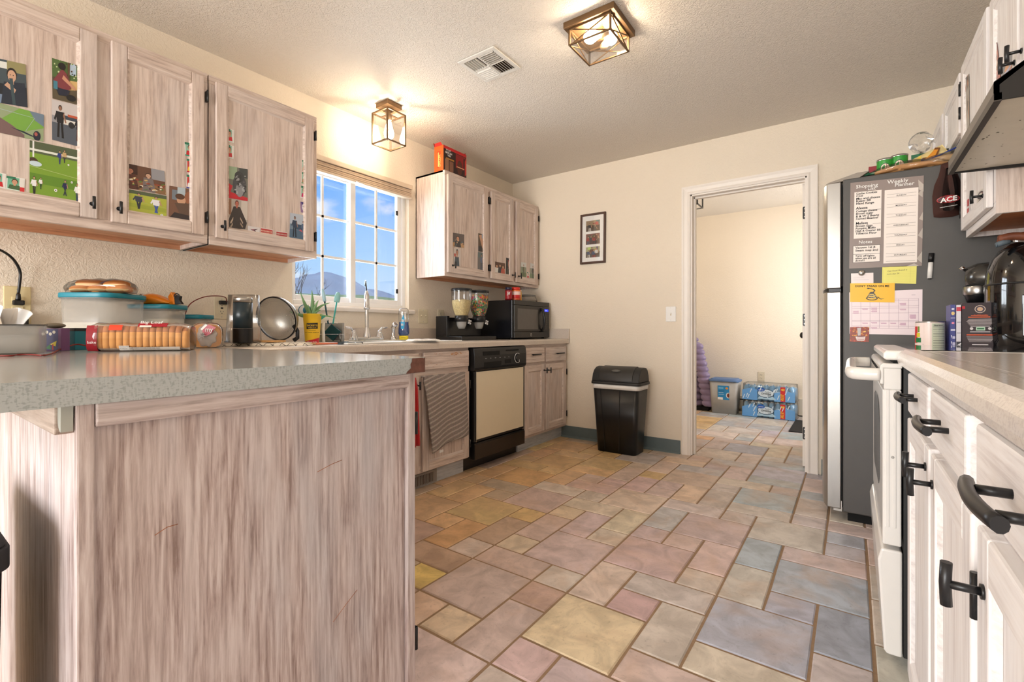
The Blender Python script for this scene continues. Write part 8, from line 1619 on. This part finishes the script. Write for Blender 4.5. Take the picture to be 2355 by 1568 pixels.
pic('photo of a person in pale blue beside black handles above the hood', ((0.3486, 2.2039, 1.8407), (0.3486, 2.0495, 1.8315), (0.3486, 2.0538, 1.7612), (0.3486, 2.1829, 1.7716)), NX, [('r', 0, .7, .5, 1, (120, 130, 140)), ('e', .5, .62, .2, .16, (226, 170, 130)), ('p', [(.1, 0), (.3, .5), (.8, .5), (1, 0)], (190, 196, 226)), ('p', [(.4, .2), (.9, .5), (.95, .4), (.5, .05)], (206, 140, 110))], (150, 150, 156), group='photographs on the right hand wall cabinets')
pic('red and white sticker low on the tall right wall cabinet door', ((0.3486, 2.7680, 1.5359), (0.3486, 2.7105, 1.5298), (0.3486, 2.7158, 1.4682), (0.3486, 2.7680, 1.4706)), NX, [('r', .1, .5, .9, .95, (206, 60, 60)), ('r', .1, .05, .9, .35, (214, 90, 84))], (236, 226, 222), group='photographs on the right hand wall cabinets')
pic('black and white round sticker behind the handle of the tall right cabinet', ((0.3486, 2.5685, 1.5159), (0.3486, 2.4401, 1.5060), (0.3486, 2.4401, 1.4544), (0.3486, 2.5630, 1.4577)), NX, [('e', .5, .66, .42, .26, (40, 40, 40)), ('e', .5, .66, .26, .14, (226, 222, 206)), ('e', .5, .25, .3, .16, (50, 50, 50)), ('e', .5, .25, .16, .07, (236, 232, 226))], (232, 228, 216), group='photographs on the right hand wall cabinets')

# ------------------------------------------------------------------ papers on the refrigerator side
EY = (0, -1, 0); FG = 'papers and magnets on the refrigerator side'
PLc = ((-0.0583, 2.9288, 1.7216), (0.2233, 2.9288, 1.7055), (0.2164, 2.9288, 1.2796), (-0.0637, 2.9288, 1.2875))
lf = [('p', [(.93, .96), (1, .9), (1, .82), (.94, .85)], (196, 186, 176)), ('p', [(.93, .80), (.99, .86), (.99, .76)], (186, 176, 166)), ('p', [(.95, .52), (1, .6), (1, .5)], (190, 180, 170)), ('p', [(.94, .34), (1, .42), (1, .3)], (186, 176, 168)), ('p', [(.93, .08), (1, .16), (1, .03)], (190, 180, 170)), ('p', [(.80, .0), (.9, .03), (.96, .0)], (196, 186, 178))]
wh = (246, 236, 228)
sh = lf + [('r', .060, .345, .445, .885, wh), ('r', .052, .065, .440, .262, (40, 36, 34)), ('r', .057, .069, .435, .258, wh), ('r', .487, .042, .935, .875, wh)]
for k in range(7): y = .800 - .112 * k; sh += [('r', .52, y + .022, .91, y + .0245, (150, 140, 134)), ('r', .52, y - .012, .91, y - .0095, (150, 140, 134))]
sh += [('r', .52, .062, .91, .065, (150, 140, 134)), ('r', .057, .160, .435, .164, (60, 56, 54)), ('r', .24, .665, .44, .668, (60, 56, 54)), ('r', .33, .505, .44, .508, (60, 56, 54))]
pl = pic('large grey magnetic shopping list and weekly planner board with handwriting', PLc, EY, sh, (148, 134, 128), 'planner board', FG, 'planner_board', None, 'print')
Pq = quadmap(*PLc); ux = (Pq(1, .5) - Pq(0, .5)).normalized(); Wd = (Pq(1, .5) - Pq(0, .5)).length; off = V((0, -.0022, 0))
mb = MB(); 
mb.text('Shopping', Pq(.08, .928) + off, ux, (.06, 0, 1), .024, bold=.012); mb.text('List', Pq(.25, .895) + off, ux, (.06, 0, 1), .022, bold=.012); mb.text('Weekly', Pq(.52, .945) + off, ux, (.06, 0, 1), .025, bold=.012); mb.text('Planner', Pq(.62, .905) + off, ux, (.06, 0, 1), .024, bold=.012); mb.text('Notes', Pq(.13, .285) + off, ux, (.06, 0, 1), .022, bold=.012); mb.build('board_titles', 'winek', pl)
mb = MB()
for k, d_ in enumerate('SUNDAY MONDAY TUESDAY WEDNESDAY THURSDAY FRIDAY SATURDAY'.split()): mb.text(d_, Pq(.715, .797 - .112 * k) + off, ux, (0, 0, 1), .0095, align='C', bold=.01)
mb.build('day_names', 'ink', pl)
mb = MB(); hw = [('Cache Cookies', .855, .02), ('Cool', .828, .02), ('Mac and cheese', .795, .022), ('Kaiser BB', .768, .022), ('Hand Range', .738, .022), ('Aleesa', .683, .026), ('Cottage cheese', .650, .02), ('Brown sugar', .622, .02), ('B & W 2 Beans', .590, .022), ('Canned Meatloaf', .563, .019), ('Melissa', .508, .025), ('Brown Eggs', .478, .021), ('Pumpkin Muffin', .450, .019), ('High & Greater BB', .422, .019), ('Tobacco Flour', .392, .021), ('Vacuum 1st &', .228, .021), ('Steam mop 2nd', .195, .021), ('Turn off lights', .132, .020), ('when we are all', .105, .019), ('done!!!', .078, .020)]
for s_, y, z_ in hw: mb.text(s_, Pq(.085, y) + off, ux, (.10, 0, 1), z_ * .68, bold=.02)
mb.build('handwriting', 'ink', pl)

o = pic('yellow lined sticky note partly tucked under the planner board', ((0.0690, 2.9288, 1.2847), (0.1979, 2.9288, 1.2830), (0.1957, 2.9288, 1.1945), (0.0680, 2.9288, 1.2069)), EY, [('r', .03, 0, .035, .8, (216, 206, 120)), ('r', .82, 0, .825, 1, (216, 206, 120))] + [('r', .1, .12 + .09 * k, .95, .125 + .09 * k, (214, 206, 110)) for k in range(8)], (240, 234, 120), 'note', FG, 'sticky_note', None, 'print')
nc = ((0.0690, 2.9288, 1.2847), (0.1979, 2.9288, 1.2830), (0.1957, 2.9288, 1.1945), (0.0680, 2.9288, 1.2069)); Pn = quadmap(*nc); mb = MB(); mb.text('Get food Brand x', Pn(.15, .68) + V((0, -.002, 0)), (1, 0, .04), (.1, 0, 1), .0105); mb.text('Ahlrodys 24', Pn(.14, .50) + V((0, -.002, 0)), (1, 0, .04), (.1, 0, 1), .0095); mb.build('handwriting', M.setdefault('pencil', plain('pencil_grey', (130, 120, 90), .7)), o)
o = pic('small white note held by a round silver magnet', ((-0.0558, 2.9288, 1.2622), (0.0342, 2.9288, 1.2596), (0.0347, 2.9288, 1.1962), (-0.0553, 2.9288, 1.2002)), EY, [('r', .1, .62, .6, .64, (190, 180, 186)), ('r', .1, .45, .8, .47, (180, 170, 190))], (246, 234, 232), 'note', FG, 'white_note', None, 'print')
mgp = V((-0.0126, 2.9270, 1.2615)); mg = MB(); mg.lathe([(.0, -.011), (.011, -.011), (.0135, -.006), (.0145, -.0005), (.0, -.0005)], mgp, 24, 0, 'Y'); o = mg.build('round_magnet', 'nickel'); origin_to(o, mgp); tag(o, 'round silver magnet holding the small white note', 'magnet', None)
DTc = ((-0.0594, 2.9288, 1.2125), (0.1169, 2.9288, 1.2040), (0.1159, 2.9288, 1.1092), (-0.0600, 2.9288, 1.1187)); DTc = tuple(V(q_) + V((0, -.0018, 0)) for q_ in DTc)
sn = [('e', .50, .20, .135, .11, (40, 36, 30)), ('e', .50, .20, .105, .075, (236, 186, 30)), ('e', .50, .30, .105, .09, (44, 40, 32)), ('e', .50, .31, .08, .055, (226, 190, 70)), ('e', .50, .40, .08, .075, (44, 40, 32)), ('e', .50, .41, .055, .045, (226, 190, 70)), ('e', .50, .48, .055, .06, (44, 40, 32)), ('p', [(.53, .48), (.58, .60), (.54, .70), (.44, .74), (.38, .70), (.44, .71), (.52, .66), (.55, .59), (.50, .50)], (44, 40, 32)), ('e', .42, .72, .035, .03, (44, 40, 32)), ('p', [(.62, .26), (.70, .14), (.78, .20), (.76, .20), (.70, .18), (.63, .30)], (44, 40, 32))]
sn += [('e', .42 + .02 * (k % 9), .18 + .035 * (k // 3), .008, .012, (232, 220, 190)) for k in range(24)]
o = pic('yellow magnet with a coiled rattlesnake and black capital letters', DTc, EY, sn, (252, 196, 28), 'magnet', FG, 'flag_magnet', None, 'print')
Pd = quadmap(*DTc); mb = MB(); mb.text("DON'T TREAD ON ME", Pd(.5, .80) + V((0, -.0022, 0)), (Pd(1, .8) - Pd(0, .8)), (0, 0, 1), .0135, align='C', bold=.02); mb.build('lettering', 'ink', o)
CAc = ((-0.0632, 2.9288, 1.1668), (0.2186, 2.9288, 1.1677), (0.2174, 2.9288, 0.9504), (-0.0621, 2.9288, 0.9567))
ln = (186, 160, 176); sh = []
for k in range(8): x = .035 + .1305 * k; sh.append(('r', x, .14, x + .004, .80, ln))
for y in (.80, .765, .645, .60, .49, .32, .29, .19, .14): sh.append(('r', .035, y, .955, y + .005, ln))
r = random.Random(2)
for c_, rws in ((0, (.55, .51)), (1, (.60, .27)), (2, (.62, .58, .54, .28)), (5, (.71, .69, .58, .27, .24)), (6, (.45, .42, .39)), (3, (.27,)), (4, (.27,)), (2, (.16,)), (0, (.17,))):
    for y in rws:
        for q_ in range(2): sh.append(('r', .05 + .1305 * c_ + .01 * q_, y - .017 * q_, .135 + .1305 * c_, y - .010 - .017 * q_, (206, 160, 186)))
sh.append(('r', .86, .88, .91, .888, (160, 150, 160)))
pic('pale pink printed calendar sheet below the yellow magnet', CAc, EY, sh, (248, 232, 236), 'calendar', FG, 'calendar_sheet', None, 'print')
SMc = tuple(V(q_) + V((0, -.002, 0)) for q_ in ((-0.0600, 2.9288, 0.9898), (0.0175, 2.9288, 0.9907), (0.0170, 2.9288, 0.9162), (-0.0616, 2.9288, 0.9165)))
pic('small magnet picture of a white bowl among orange and red leaves', SMc, EY, speck(21, 60, [(206, 70, 34), (230, 150, 50), (160, 40, 30), (120, 60, 30), (196, 110, 40), (236, 190, 90)], 0, 0, .95, .95, .14) + [('p', [(.42, .4), (.38, .95), (.58, .95), (.56, .4)], (196, 190, 190)), ('p', [(.3, .38), (.82, .38), (.76, .08), (.38, .08)], (236, 226, 224)), ('e', .56, .38, .26, .05, (120, 50, 40)), ('r', .40, .15, .74, .19, (190, 110, 100)), ('r', .38, .26, .76, .29, (190, 110, 100))], (150, 60, 36), 'magnet', FG, 'soup_magnet', None, 'print')
mk = thing('whiteboard_marker', 'white dry erase marker with black cap stuck upright on the refrigerator side', 'marker', (0.2438, 2.9180, 1.2169))
ma, mc_, mt_ = V((0.2432, 2.9190, 1.2171)), V((0.2470, 2.9190, 1.2921)), V((0.2501, 2.9190, 1.3345))
MB().cyl(ma, mc_, .0092, seg=18).build('marker_body', 'white', mk); MB().cyl(mc_, mt_, .0104, seg=18).build('marker_cap', 'blackpl', mk); MB().cyl(ma, ma + (ma - mc_).normalized() * .004, .006, seg=12).build('marker_tip', 'blackpl', mk)
MB().box((ma.x + .000, 2.9285, ma.z + .02), (ma.x + .006, 2.9299, mc_.z)).build('magnet_strip', 'gap', mk)
